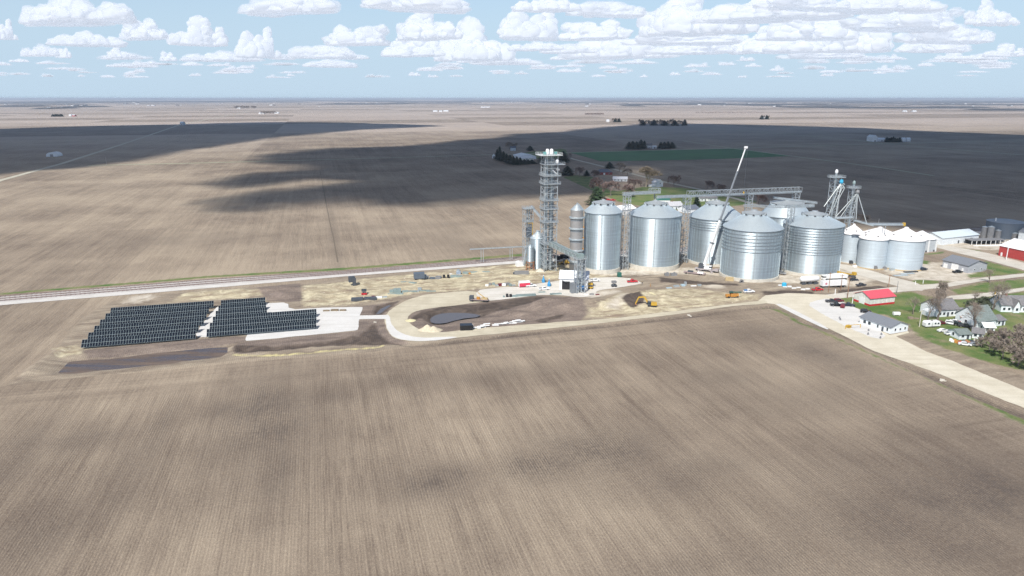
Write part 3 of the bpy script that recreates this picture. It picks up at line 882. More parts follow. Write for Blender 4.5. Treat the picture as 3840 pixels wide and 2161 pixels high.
# ================================================================== LATTICE WORK
def lattice(mb, W_, D_, z0, z1, bay, leg=.35, br=.16, flr=True, taper=1.0):
    hx, hy = W_ / 2, D_ / 2
    n = max(1, int(round((z1 - z0) / bay)))
    C = [(-hx, -hy), (hx, -hy), (hx, hy), (-hx, hy)]
    for k in range(n):
        a, b = z0 + (z1 - z0) * k / n, z0 + (z1 - z0) * (k + 1) / n
        for i in range(4):
            p, q = C[i], C[(i + 1) % 4]
            mb.bar((*p, b), (*q, b), br * 1.3)
            if (k + i) % 2:
                mb.bar((*p, a), (*q, b), br)
            else:
                mb.bar((*q, a), (*p, b), br)
    return C
def tower(name, label, cat, pos, W_, D_, H, bay, leg=.35, br=.16, group=None, mat=None, z0=0.0, rz=None):
    t = thing(name, label, cat, (pos[0], pos[1], z0), R(GR if rz is None else rz), group)
    mb = MB()
    C = lattice(mb, W_, D_, 0, H, bay, leg, br)
    mb.build('bracing', mat or STEEL, t, kind='stuff')
    for p in C:
        MB().box(p[0], p[1], 0, leg, leg, H + .1).build('leg', mat or STEEL, t)
    return t
def platform(parent, z, W_, D_, cx=0, cy=0, mat=None, rail=True):
    f = MB().box(cx, cy, z, W_, D_, .35).build('platform', mat or STEEL, parent)
    if rail:
        mb = MB()
        for zz in (.55, 1.1):
            for s in (-1, 1):
                mb.box(cx, cy + s * (D_ / 2 - .06), z + .35 + zz, W_, .09, .09)
                mb.box(cx + s * (W_ / 2 - .06), cy, z + .35 + zz, .09, D_ - .3, .09)
        k = int(W_ / 1.5)
        for j in range(k + 1):
            for s in (-1, 1):
                mb.box(cx - W_ / 2 + .06 + (W_ - .12) * j / k, cy + s * (D_ / 2 - .06), z + .355, .08, .08, 1.1)
        mb.build('handrail', mat or STEEL, f)
    return f

# the tall elevator tower
tp = G(2062, 1020) + NV * 3.5
tH = HZ(tp, 582)
TW = 7.6
big = tower('elevator_tower', 'tallest galvanised lattice tower, standing left of the dryer', 'elevator tower', tp, TW, TW, tH, 3.55, .42, .2)
for x, y in ((-1.6, -.9), (.9, -.9), (-1.6, 1.4), (.9, 1.4)):
    MB().box(x, y, .4, .75, 1.1, tH + 1.5).build('elevator_casing', GALV2, big)
MB().box(2.6, 1.6, 0, .9, .9, tH * .93).build('spout_pipe', STEEL, big)
MB().box(-2.9, 2.2, 0, .25, .25, tH).box(-2.3, 2.2, 0, .25, .25, tH).build('ladder', STEEL, big)
mb = MB()
for k in range(int(tH / 3.55)):            # zigzag stair inside the frame
    z = k * 3.55
    s = 1 if k % 2 else -1
    mb.bar((-3 * s, 2.9, z), (3 * s, 2.9, z + 3.4), .9, .25)
mb.build('stair', STEELD, big)
def tz(v):
    return HZ(tp, v)
for v, W_, D_, cx in ((582, 13.0, 11.0, -.4), (617, 12.4, 9.6, 1.8), (659, 10.4, 9.8, .4), (689, 10.4, 9.6, .4), (751, 9.4, 9.0, 0), (783, 9.2, 9, 0), (832, 9.4, 9, 0), (914, 9, 8.8, 0)):
    platform(big, tz(v), W_, D_, cx, 0, M('pale platform steel', (.62, .64, .64), .5) if v < 600 else STEEL)
hd = MB()
for x in (-1.6, .9):
    hd.lathe([(1.0, tH + .5), (1.1, tH + 1.4), (1.05, tH + 2.8), (.6, tH + 3.6)], 14, x, -.9)
hd.build('elevator_head', WHITE, big)
MB().box(-3.4, -1.2, tH + .4, 1.6, 1.4, 1.5).build('head_motor', M('teal gearbox', (.10, .32, .30), .5), big)
MB().box(3.1, -1.2, tH + .4, 1.6, 1.4, 1.5).build('head_motor', M('teal gearbox', (.10, .32, .30), .5), big)
MB().lathe([(.9, tz(612)), (1.0, tz(600)), (.5, tz(596))], 12, 3.6, -3.2).build('distributor', WHITE, big)
mb = MB()
mb.bar((.9, -3.0, tz(636)), (4.2, -2, tz(655)), .5, .5).bar((3, -3, tz(635)), (5, -3, tz(635)), .3, .9)
mb.build('spout', WHITE, big)

# conveyor bridges
def bridge(label, p, q, Wd, Hh, bay, cat='conveyor bridge', name='conveyor_bridge', mat=None, tube=True, cover=None, group=None):
    p, q = Vector(p), Vector(q)
    d = q - p
    L = d.length
    flat = Vector((d.x, d.y, 0)).normalized()
    s = Vector((-flat.y, flat.x, 0)) * Wd / 2
    up = Vector((0, 0, Hh))
    b = thing(name, label, cat, tuple(p), 0, group)
    mat = mat or STEEL
    o = Vector((0, 0, 0))
    for i, (a, e) in enumerate(((s, o), (-s, o), (s, up), (-s, up))):
        MB().bar(a + e, d + a + e, .2).build('chord', mat, b)
    mb = MB()
    n = max(2, int(L / bay))
    for k in range(n + 1):
        a = d * (k / n)
        for sg in (s, -s):
            mb.bar(a + sg, a + sg + up, .15)
            if k < n:
                c = d * ((k + 1) / n)
                mb.bar(a + sg + (up if k % 2 else o), c + sg + (o if k % 2 else up), .13)
        mb.bar(a + s, a - s, .14)
        mb.bar(a + s + up, a - s + up, .12)
    mb.build('web_members', mat, b, kind='stuff')
    MB().bar(s * .2 + Vector((0, 0, .12)), d + s * .2 + Vector((0, 0, .12)), Wd * .5, .08).build('walkway', mat, b)
    if tube:
        MB().bar(-s * .45 + Vector((0, 0, .75)), d - s * .45 + Vector((0, 0, .75)), .75, .8).build('conveyor', GALV2, b)
    if cover:
        mb = MB()
        for k in range(n):
            a, c = d * ((k + .08) / n), d * ((k + .92) / n)
            mb.bar(a + up * .55, c + up * .55, Wd * .9, Hh * .8)
        mb.build('cover_panels', cover, b)
    return b
yA, yB = S2[1].y, S6[1].y
mA = RY(2463, 744, yA)
mB = RY(3001, 722, yB + 6)
mM = mA.lerp(mB, .22)
bridge('long lattice conveyor bridge running over the peaks of the back row of silver bins', mA.lerp(mB, .2), mB, 2.6, 3.6, 3.2)
bridge('thin low conveyor running up to the long lattice bridge from the second silver bin', mA, mA.lerp(mB, .2), 1.6, 1.4, 2.6)
s1 = RY(2336, 733, S1[1].y + 4)
s2 = RY(2474, 725, S2[1].y + 2)
bridge('short upper conveyor between the two leftmost silver bins', s1, s2, 1.8, 1.6, 2.4)
e = thing('conveyor_end_frame', 'box-shaped railed frame on the end of the short upper conveyor', 'end frame', tuple(RY(2455, 725, S2[1].y + 2)), R(GR))
mb = MB()
lattice(mb, 6.2, 3.0, 0, 3.0, 3.0, .2, .15)
mb.build('bracing', STEEL, e, kind='stuff')
for x in (-3.1, 3.1):
    for y in (-1.5, 1.5):
        MB().box(x, y, 0, .22, .22, 3.1).build('post', STEEL, e)
MB().box(0, 0, -3.4, .5, .5, 3.4).build('drop_pipe', STEELD, e)
def trestle(label, p, topz, W_=3.0, D_=3.0, bay=3.0, z0=0.0, group='lattice support towers between the bins'):
    return tower('support_tower', label, 'support tower', p, W_, D_, topz - z0, bay, .3, .17, group, z0=z0)
pa = RY(2345, 900, S1[1].y + 3)
trestle('lattice support tower in the gap between the two leftmost silver bins', pa, s1.z, 3.4, 3.4)
pb = mA.lerp(mB, .197)
trestle('lattice support tower left of the bin behind the crane', pb, pb.z, 3.6, 3.2)
pc = mA.lerp(mB, .625)
trestle('lattice support tower rising behind the peak of the front fan-ringed bin', pc, pc.z, 3.2, 3.2)
pd = mA.lerp(mB, .97)
trestle('lattice support tower under the far right end of the long bridge', pd, pd.z, 3.4, 3.4)
pe = RY(2946, 1000, S5[1].y - 4)
pez = HZ(pe, 776)
tt = trestle('narrow lattice tower squeezed between the two front silver bins', pe, pez, 2.6, 2.6, 2.4)
MB().box(2.2, 0, 0, .35, .35, pez).box(-2.4, .4, 0, .3, .3, pez * .8).build('spout_pipe', STEELD, tt)
k1, k2 = RY(2900, 745, S6[1].y), RY(3062, 765, S6[1].y + 2)
bridge('sloping pipe conveyor from the peak of the half hidden bin towards the blue-headed leg', k1, k2, 1.6, 1.3, 2.6)
k3, k4 = RY(2946, 779, S5[1].y), RY(3050, 776, S5[1].y + 3)
bridge('level walkway over the peak of the glaring ringed bin', k3, k4, 1.8, 1.5, 2.4)
k5, k6 = RY(2790, 774, S4[1].y + 4), RY(2946, 780, S5[1].y)
bridge('thin walkway just above the roof of the front fan-ringed bin', k5, k6, 1.2, 1.1, 2.4, tube=False)

# dryer tower
fp, dc, dr = bin_spot(2158, 1030, 23)
d = thing('grain_dryer', 'tall brownish stacked grain dryer with five pale rings', 'grain dryer', (dc.x, dc.y, 0), R(GR))
def dz(v):
    return HZ(dc, v)
MB().lathe([(dr * 1.02, 0), (dr * 1.02, dz(787))], 36, cap=False).build('body', DRYER, d, smooth=True)
MB().lathe([(dr * 1.04, dz(787)), (dr * .3, dz(768)), (dr * .12, dz(767)), (dr * .12, dz(761))], 36).build('roof', GALV2, d)
for v in (812, 853, 893, 934, 975):
    z = dz(v)
    MB().lathe([(dr * 1.02, z - 1.1), (dr * 1.22, z - .9), (dr * 1.22, z - .2), (dr * 1.02, z)], 36, cap=False).build('ring_platform', GALV2, d)
    MB().lathe([(dr * 1.022, z - 2.3), (dr * 1.03, z - 2.3), (dr * 1.03, z - 1.2), (dr * 1.022, z - 1.2)], 36, cap=False).build('dark_band', STEELD, d)
for v in (853, 893, 934):
    MB().box(dr * 1.12 * math.cos(R(-25)), dr * 1.12 * math.sin(R(-25)), dz(v) - .6, .7, .7, 1.2).build('burner_box', ORANGE, d)
MB().bar((dr * .2, 0, dz(764)), (dr * 1.6, 0, dz(800)), .5).build('spout', STEEL, d)

# smaller leg tower on the left with the diagonal spout
lp = G(1993, 1000) + NV * 8
lH = HZ(lp, 783)
leg2 = tower('elevator_tower', 'shorter lattice leg tower left of the tallest tower, with yellow railings', 'elevator tower', lp, 5.4, 4.6, lH, 3.4, .3, .17)
MB().box(-.6, 0, 0, .7, 1.0, lH + 1.2).build('elevator_casing', GALV2, leg2)
MB().box(.8, 0, 0, .7, 1.0, lH + 1.2).build('elevator_casing', GALV2, leg2)
platform(leg2, lH, 6.6, 5.6)
platform(leg2, lH * .77, 6.0, 5.2)
MB().box(.4, -.6, HZ(lp, 890), 3.0, 2.6, 6.5).build('machine_house', TANK, leg2)
mb = MB()
z = HZ(lp, 896)
mb.box(2.4, -2.3, z, .35, .35, 10).box(.9, -2.3, z + 10, 3.2, .3, .3).bar((-2.6, -2.4, z - 5), (-.9, -2.4, z - 7), .5).bar((-2.6, -2.4, z - 8), (-1, -2.4, z - 10.5), .5)
mb.build('railing', YEL, leg2)
a = RY(1992, 778, lp.y)
b_ = RY(2028, 818, lp.y - 4)
bridge('enclosed chute slanting down from the shorter leg to the tallest tower', a, b_, 1.6, 1.0, 1.6, 'chute', 'chute', tube=True)

# grey storage bin and hopper bin beside the tower
fp, c, r = bin_spot(2016, 1012, 28)
g2 = thing('storage_bin', 'plain grey conical-roofed bin tucked behind the tallest tower', 'storage bin', (c.x, c.y, 0), R(GR))
he, hp = HZ(fp, 897), HZ(c, 870)
MB().lathe([(r, 0), (r, he)], 36, cap=False).build('wall', GALV, g2, smooth=True)
MB().lathe([(r + .2, he - .1), (r * .25, hp), (r * .25, hp + .7), (.1, hp + .9)], 36).build('roof', ROOFM, g2)
for i in range(4):
    a = R(-150 + 40 * i)
    MB().box(r * .7 * math.cos(a), r * .7 * math.sin(a), he + (hp - he) * .3, 1, 1, 1, a).build('roof_vent', WHITE, g2)
fp, c, r = bin_spot(1988, 1018, 14)
g3 = thing('hopper_bin', 'small silver hopper bin standing on an orange frame', 'hopper bin', (c.x, c.y, 0), R(GR))
zb, he, hp = HZ(fp, 988), HZ(fp, 930), HZ(c, 920)
MB().lathe([(.4, zb - 2.2), (r, zb + .4), (r, he), (r + .1, he), (.4, hp), (.4, hp + .4)], 30).build('body', GALV, g3, smooth=False)
for k in range(6):
    a = 2 * math.pi * k / 6
    MB().box(r * 1.12 * math.cos(a), r * 1.12 * math.sin(a), 0, .28, .28, zb + .9, a).build('leg', RUSTO, g3)
mb = MB()
for z in (zb + .5, zb * .5):
    mb.lathe([(r * 1.1, z), (r * 1.2, z), (r * 1.2, z + .25), (r * 1.1, z + .25)], 12, cap=False)
mb.build('frame_ring', RUSTO, g3)
mb = MB().bar((-r - .3, -.6, hp), (-r - 2.2, -1.5, zb - 1), .7).bar((-r - 2.2, -1.5, zb + 9), (-r * .2, 0, hp), .5)
mb.build('pipe', STEEL, g3)
p = G(1950, 1000)
h = thing('white_housing', 'white angled box housing at the left foot of the hopper bin', 'housing', tuple(p), R(GR))
MB().yprism([(-2.6, 0), (2.2, 0), (2.2, 2.4), (-.6, 3.6), (-2.6, 3.0)], -1.6, 1.6).build('body', WHITE, h)
MB().bar((2.2, 0, .5), (4.5, 0, 5), .8).build('chute', GREENG, h)

# inclined covered conveyor and the small receiving leg in front
a = RY(2066, 922, tp.y - 4)
bq = G(2176, 1078)
b_ = RY(2176, 976, bq.y + 4)
bridge('ribbed covered conveyor sloping down from the tallest tower to the receiving leg', a, b_, 3.0, 2.6, 2.4, cover=GREENG, tube=False)
q = G(2172, 1097)
qH = HZ(q, 970)
rl = tower('receiving_leg', 'grey lattice receiving leg standing in front of the white dump shed', 'receiving leg', q, 4.4, 4.2, qH, 3.3, .34, .18)
MB().box(-.9, -.5, .3, .9, 1.0, qH + .3).build('elevator_casing', GALV2, rl)
MB().box(.9, -.5, .3, .9, 1.0, qH + .3).build('elevator_casing', GALV2, rl)
MB().box(-3.6, .2, .2, 2.4, 3.2, 5.2).build('side_panel', STEELD, rl)
MB().box(0, 2.2, 1, 4.6, .2, qH * .35).build('side_panel', M('blue grey sheet', (.16, .2, .3), .5), rl)
platform(rl, qH, 5.6, 5.2)
MB().box(0, 0, qH + .4, 3.4, 3.0, 2.2).build('elevator_head', GREENG, rl)
for x in (-1.6, 1.5):
    MB().box(x, -1.2, 2.2, 1.2, 1.2, 1.6).build('motor', BLUEP, rl)

# ------------------------------------------------------------------ buildings
def win(parent, x, y, z, w_, h_, face='S', frame=None):
    d = .05
    fx = dict(S=(w_ + .25, .10, 0, -1), N=(w_ + .25, .10, 0, 1), W=(.10, w_ + .25, -1, 0), E=(.10, w_ + .25, 1, 0))[face]
    f = MB().box(x + fx[2] * d * .8, y + fx[3] * d * .8, z - .12, fx[0], fx[1], h_ + .25).build('window', frame or WHITE, parent)
    s = (w_, .05, h_) if face in 'SN' else (.05, w_, h_)
    MB().box(x + fx[2] * .115, y + fx[3] * .115, z, s[0], s[1], s[2]).build('pane', GLASS, f)
    return f
def door(parent, x, y, w_, h_, face='S', mat=None, z=0.05, handle=True):
    s = (w_, .12) if face in 'SN' else (.12, w_)
    k = dict(S=(0, -1), N=(0, 1), W=(-1, 0), E=(1, 0))[face]
    f = MB().box(x + k[0] * .06, y + k[1] * .06, z, s[0], s[1], h_).build('door', mat or WHITE, parent)
    return f
def building(name, label, cat, A, B, D_, he, hr, wall, roof, axis='x', over=.5, group=None, base=None, baseh=0):
    """A, B: front-left and front-right corners on the ground; D_ depth away from the camera"""
    A, B = Vector(A), Vector(B)
    L = (B - A).length
    rz = math.atan2(B.y - A.y, B.x - A.x)
    b = thing(name, label, cat, tuple(A), rz, group)
    if axis == 'x':
        MB().xprism([(0, 0), (D_, 0), (D_, he), (D_ / 2, hr), (0, he)], 0, L).build('wall', wall, b)
        sl = (hr - he) / (D_ / 2)
        for s in (0, 1):
            y0, y1 = (-over, D_ / 2 + .02) if s == 0 else (D_ + over, D_ / 2 - .02)
            z0, z1 = he - over * sl + .03, hr + .04
            MB().xprism([(y0, z0), (y1, z1), (y1, z1 + .16), (y0, z0 + .16)] if s == 0 else [(y0, z0), (y0, z0 + .16), (y1, z1 + .16), (y1, z1)], -over, L + over).build('roof', roof, b)
    else:
        MB().yprism([(0, 0), (L, 0), (L, he), (L / 2, hr), (0, he)], 0, D_).build('wall', wall, b)
        sl = (hr - he) / (L / 2)
        for s in (0, 1):
            x0, x1 = (-over, L / 2 + .02) if s == 0 else (L + over, L / 2 - .02)
            z0, z1 = he - over * sl + .03, hr + .04
            MB().yprism([(x0, z0), (x1, z1), (x1, z1 + .16), (x0, z0 + .16)] if s == 0 else [(x0, z0), (x0, z0 + .16), (x1, z1 + .16), (x1, z1)], -over, D_ + over).build('roof', roof, b)
    if base is not None:
        MB().box(L / 2, D_ / 2, 0, L + .12, D_ + .12, baseh).build('wainscot', base, b)
    b['L'], b['D'] = L, D_
    return b
def hip(name, label, cat, A, B, D_, he, hr, wall, roof, over=.6, group=None):
    A, B = Vector(A), Vector(B)
    L = (B - A).length
    b = thing(name, label, cat, tuple(A), math.atan2(B.y - A.y, B.x - A.x), group)
    MB().box(L / 2, D_ / 2, 0, L, D_, he).build('wall', wall, b)
    o, h = over, min(L, D_) / 2
    vs = [(-o, -o, he), (L + o, -o, he), (L + o, D_ + o, he), (-o, D_ + o, he), (h, D_ / 2, hr), (L - h, D_ / 2, hr)] if L > D_ else \
         [(-o, -o, he), (L + o, -o, he), (L + o, D_ + o, he), (-o, D_ + o, he), (L / 2, h, hr), (L / 2, D_ - h, hr)]
    fs = [(0, 1, 5, 4), (1, 2, 5), (2, 3, 4, 5), (3, 0, 4), (3, 2, 1, 0)] if L > D_ else [(0, 1, 4), (1, 2, 5, 4), (2, 3, 5), (3, 0, 4, 5), (3, 2, 1, 0)]
    MB().add(vs, fs).build('roof', roof, b)
    b['L'], b['D'] = L, D_
    return b

# white dump shed behind the receiving leg
A, B = G(2098, 1086), G(2204, 1090)
sh = building('dump_shed', 'white gabled dump shed behind the grey receiving leg', 'shed', A, B, 12.5, 6.2, 9.2, WHITE, M('pale blue white roof', (.70, .74, .80), .5))
L = sh['L']
door(sh, 3.4, 0, 4.2, 4.6, mat=BLACK)
door(sh, L - 3.0, 0, 1.2, 2.4, mat=DGREY)
for j in range(4):
    MB().box(L - 5 + j * .9, -.04, 1.0, .12, .1, 4.4).build('wall_batten', MGREY, sh)
MB().box(-.05, 5.5, 0.1, .15, 3.8, 4.4).build('side_door', BLACK, sh)
MB().box(-.1, 5.5, 4.6, .2, 4.4, .4).build('door_track', REDP, sh)
MB().bar((1.2, -.3, 5.2), (3.8, -.9, 4.3), .5, .12).build('awning', DGREY, sh)

# red-roofed shed
A, B = G(3261, 1149), G(3353, 1139)
REDR = M('red metal roof', (0.62, 0.10, 0.13), 0.5, 0, .05)
CREAM = M('cream wall sheet', (0.70, 0.69, 0.63), 0.6)
rs = building('shed', 'cream shed with a bright red metal roof and red lower wall on the lawn', 'shed', A, B, 10.5, 4.0, 6.3, CREAM, REDR, base=REDP, baseh=.95)
MB().box(-.12, 5.2, .05, .12, 3.6, 3.2).build('door', WHITE, rs)
for j in range(1, 6):
    MB().box(rs['L'] * j / 6, -.09, .96, .12, .06, 2.5).build('wall_rib', WHITE, rs)

# grey-roofed white office by the road
A, B = G(3337, 1253), G(3403, 1242)
GREYR = M('grey metal roof', (0.20, 0.215, 0.24), 0.5, 0, .05)
LW = (G(3243, 1211) - A).length
of = thing('office_building', 'white office building with grey gabled roof beside the pale parking area', 'building', tuple(A), math.atan2(B.y - A.y, B.x - A.x))
W_ = (B - A).length
MB().yprism([(0, 0), (W_, 0), (W_, 3.1), (W_ / 2, 4.9), (0, 3.1)], 0, LW).build('wall', WHITEV, of)
for s in (0, 1):
    x0, x1 = (-.5, W_ / 2 + .02) if s == 0 else (W_ + .5, W_ / 2 - .02)
    sl = 1.8 / (W_ / 2)
    z0, z1 = 3.13 - .5 * sl, 4.94
    MB().yprism([(x0, z0), (x1, z1), (x1, z1 + .16), (x0, z0 + .16)], -.5, LW + .5).build('roof', GREYR, of)
win(of, W_ * .27, 0, 1.1, .8, 1.1)
win(of, W_ * .55, 0, 1.1, .8, .9)
win(of, W_ * .82, 0, 1.1, .8, 1.1)
for y in (1.5, 6.5, 11, 13.6):
    win(of, 0, y, 1.0, 1.4 if y > 9 else .8, 1.4, 'W')
door(of, 0, 4, 1.0, 2.1, 'W', DGREY)

# grey machine shed
A, B = G(3627, 1025), G(3698, 1017)
C_ = G(3525, 1003)
D_ = (C_ - A).length
ms = thing('machine_shed', 'grey machine shed with two white doors and grey gabled roof', 'shed', tuple(A), math.atan2(B.y - A.y, B.x - A.x))
W_ = (B - A).length
GRW = M('light grey wall sheet', (0.42, 0.43, 0.46), 0.6)
MB().yprism([(0, 0), (W_, 0), (W_, 4.6), (W_ / 2, 7.0), (0, 4.6)], 0, D_).build('wall', GRW, ms)
for s in (0, 1):
    x0, x1 = (-.6, W_ / 2 + .02) if s == 0 else (W_ + .6, W_ / 2 - .02)
    sl = 2.4 / (W_ / 2)
    MB().yprism([(x0, 4.63 - .6 * sl), (x1, 7.04), (x1, 7.22), (x0, 4.81 - .6 * sl)], -.6, D_ + .6).build('roof', GREYR, ms)
door(ms, 0, 8.4, 4.6, 4.0, 'W', WHITE)
door(ms, 0, 3.2, 1.2, 2.3, 'W', WHITE)
door(ms, 0, D_ - 2.2, 2.6, 2.6, 'W', WHITE)
win(ms, W_ * .35, 0, 1.4, .8, .8)
win(ms, W_ * .7, 0, 1.4, .8, .8)

# red-walled building at the right edge
A, B = G(3743, 958), G(3860, 984)
rb = building('red_building', 'red-walled building with a broad white roof at the right edge', 'building', A, B, 24, 6.6, 10.5, M('barn red wall sheet', (.42, .055, .05), .6), M('white metal roof', (.84, .84, .85), .5, 0, .04))
door(rb, 2.2, 0, 1.2, 2.3, mat=WHITE)
p = G(3773, 974)
po = thing('yard_light_pole', 'white light pole standing against the red wall', 'light pole', tuple(p))
MB().box(0, 0, 0, .35, .35, HZ(p, 924)).build('pole', WHITE, po)
MB().box(0, 0, HZ(p, 924), 2.4, .3, .3).build('lamp_arm', WHITE, po)

# long low white building, ribbed white store, blue grey tank and small bins
A, B = G(3531, 920), G(3667, 905)
lw = building('long_shed', 'long low white shed between the ribbed store and the dark tank', 'shed', A, B, 17, 4.9, 7.6, M('pale sheet wall', (.72, .76, .78), .6), M('pale blue roof', (.60, .67, .70), .5, 0, .06))
door(lw, lw['L'] * .8, 0, 3, 3, mat=MGREY)
door(lw, lw['L'] * .45, 0, 1.2, 2.2, mat=DGREY)
MB().box(-.1, 8, 0.1, .15, 8, 4.2).build('door', MGREY, lw)
A, B = G(3449, 949), G(3508, 943)
ws = hip('ribbed_store', 'tall white hip-roofed store with white pilasters right of the widest pale bin', 'store', A, B, 13, 8.4, 13.5, M('light grey ribbed wall', (.52, .55, .57), .6), M('white hip roof', (.84, .86, .87), .5, 0, .03))
for j in range(3):
    MB().box(.4 + (ws['L'] - .8) * j / 2, -.2, 0, .9, .4, 8.3).build('pilaster', WHITE, ws)
for j in range(2):
    MB().box(ws['L'] * (.45 + .5 * j) - 1, -.12, .1, 1.1, .1, 1.1).build('vent', BLACK, ws)
fp, c, r = bin_spot(3760, 897, 61)
tk = thing('storage_tank', 'big dark blue-grey flat-domed tank at the far right', 'tank', (c.x, c.y, 0))
he = HZ(fp, 839)
MB().lathe([(r, 0), (r, he)], 48, cap=False).build('wall', TANK, tk, smooth=True)
MB().lathe([(r + .2, he), (r * .6, he + 1.0), (.1, he + 1.4)], 48).build('roof', M('tank roof steel', (.22, .26, .31), .5, .2), tk)
MB().box(-r * .75, -2, he + .4, .5, .5, 2.6).build('mast', WHITE, tk)
MB().box(r * .96, -r * .35, he * .5, 1.4, 1.8, 3.2).build('gauge_box', WHITE, tk)
for i, (u, v, hw, ve, lab) in enumerate(((3686, 897, 10, 853, 'leftmost slim grey hopper silo before the dark tank'), (3710, 901, 11, 853, 'tallest slim grey silo before the dark tank'), (3738, 899, 10, 866, 'shorter slim grey silo before the dark tank'), (3803, 901, 11, 877, 'low grey silo right of the dark tank'))):
    fp, c, r = bin_spot(u, v, hw)
    s = thing('slim_silo', lab, 'silo', (c.x, c.y, 0), group='slim grey silos round the dark tank')
    he = HZ(fp, ve)
    MB().lathe([(r, 0), (r, he)], 20, cap=False).build('wall', MGREY, s, smooth=True)
    MB().lathe([(r + .08, he), (.2, he + r * .4)], 20).build('roof', GALV2, s)
A, B = G(3815, 905), G(3880, 915)
building('far_right_shed', 'pale shed cut by the right edge behind the red-walled building', 'shed', A, B, 12, 7, 9, M('pale sheet wall', (.72, .76, .78), .6), GREYR)
c = G(3704, 918)
lm = thing('lumber_shed', 'open low shed with flat grey roof and dark bays, before the dark tank', 'shed', tuple(c), R(6))
MB().box(0, 3, 3.0, 26, 7, .4).build('roof', MGREY, lm)
MB().box(0, 6.3, 0, 25.5, .3, 3.0).build('back_wall', DGREY, lm)
for j in range(8):
    MB().box(-12.6 + 3.6 * j, -.3, 0, .3, .3, 3.0).build('post', WHITE, lm)
MB().box(0, -4, 0, 28, .4, .7).build('front_wall', WHITE, lm)

# ------------------------------------------------------------------ old elevator legs with their fans of spouts
def spout_leg(label, u, vb, vh, w_, spouts, head, collar, y=None):
    p = G(u, vb)
    H = HZ(p, vh)
    t = tower('elevator_tower', label, 'elevator tower', p, w_, w_, H * .97, 3.2, .28, .17)
    MB().box(0, 0, 0, .7, 1.2, H).build('elevator_casing', GALV2, t)
    platform(t, H * .95, w_ * 2.0, w_ * 1.3, w_ * .1)
    MB().lathe([(.8, H), (1.0, H + .8), (.8, H + 1.9), (.35, H + 2.4)], 14).build('elevator_head', head, t)
    MB().lathe([(1.0, H * .885), (1.3, H * .90), (.9, H * .93)], 12, w_ * .55, -w_ * .5).build('distributor', collar, t)
    inv = Matrix.Rotation(-R(GR), 4, 'Z')
    s0 = Vector((w_ * .55, -w_ * .5, H * .89))
    for (su, sv, dy, bx) in spouts:
        q = inv @ (RY(su, sv, p.y + dy) - Vector((p.x, p.y, 0)))
        mb = MB()
        if bx:
            m = s0 + Vector((bx, -.5, -H * .06))
            mb.bar(s0, m, .5, n=6).bar(m, q, .5, n=6)
        else:
            mb.bar(s0, q, .5, n=6)
        mb.build('spout', SPOUT, t)
    return t, p, H
SPOUT = M('pale spout pipe', (0.55, 0.585, 0.58), 0.45, .3)
L1 = spout_leg('taller old elevator leg with a bright blue collar and a fan of pale spouts', 3100, 962, 650, 4.6, [(3090, 775, -6, -3), (3104, 820, -3, -2), (3118, 795, -2, .6), (3134, 810, -3, 0), (3122, 790, 2, 2.6), (3096, 800, 2, -2.6), (3128, 700, 2, 2.2)], WHITE, CYAN)
L2 = spout_leg('shorter old elevator leg with pale spouts spreading down to the pale bins', 3168, 965, 692, 3.6, [(3128, 820, -4, 0), (3152, 814, -2, 0), (3163, 812, 2, 0), (3193, 818, 0, 0), (3210, 822, -2, 0), (3250, 838, -3, 0)], GREENG, MGREY)
p1 = RY(3132, 672, L1[1].y)
p2 = RY(3168, 692, L2[1].y)
o = MB().bar(p1, p2, .4, n=6).build('link_pipe', SPOUT)
tag(o, 'thin pipe linking the heads of the two old elevator legs', 'pipe')
ya = B2[1].y
def pipe_conv(label, a, b, w_, posts=()):
    t = thing('tube_conveyor', label, 'conveyor', tuple(a), 0)
    d = Vector(b) - Vector(a)
    MB().bar((0, 0, 0), d, w_, w_ * .9, n=8).build('tube', GALV2, t)
    MB().bar((0, 0, w_ * .8), d + Vector((0, 0, w_ * .8)), .12).build('handrail', STEEL, t)
    for f in posts:
        q = d * f
        MB().box(q.x - .7, q.y, -a[2], .3, .3, a[2] + q.z).box(q.x + .7, q.y, -a[2], .3, .3, a[2] + q.z).build('support_post', STEEL, t)
    return t
t = pipe_conv('big horizontal conveyor tube above the slim pale bin', RY(3130, 819, B1[1].y), RY(3195, 816, B1[1].y + 2), 1.5)
t = pipe_conv('long level conveyor tube ending in a yellow cap over the widest pale bin', RY(3262, 842, B3[1].y + 4), RY(3392, 843, B3[1].y + 12), 1.6, (.42,))
q = RY(3389, 842, B3[1].y + 11.6) - RY(3262, 842, B3[1].y + 4)
MB().box(q.x, q.y, q.z - .9, 1.6, 1.6, 2.0).build('end_cap', YEL, t)
t = pipe_conv('short conveyor tube running over the peak of the pale banded bin', RY(3205, 828, B2[1].y), RY(3275, 846, B2[1].y), 1.2)
t = pipe_conv('pale conveyor pipe high above the railway left of the towers', RY(1762, 936, G(1806, 990).y), RY(1975, 925, G(1806, 990).y + 14), .7, (.21, .72))

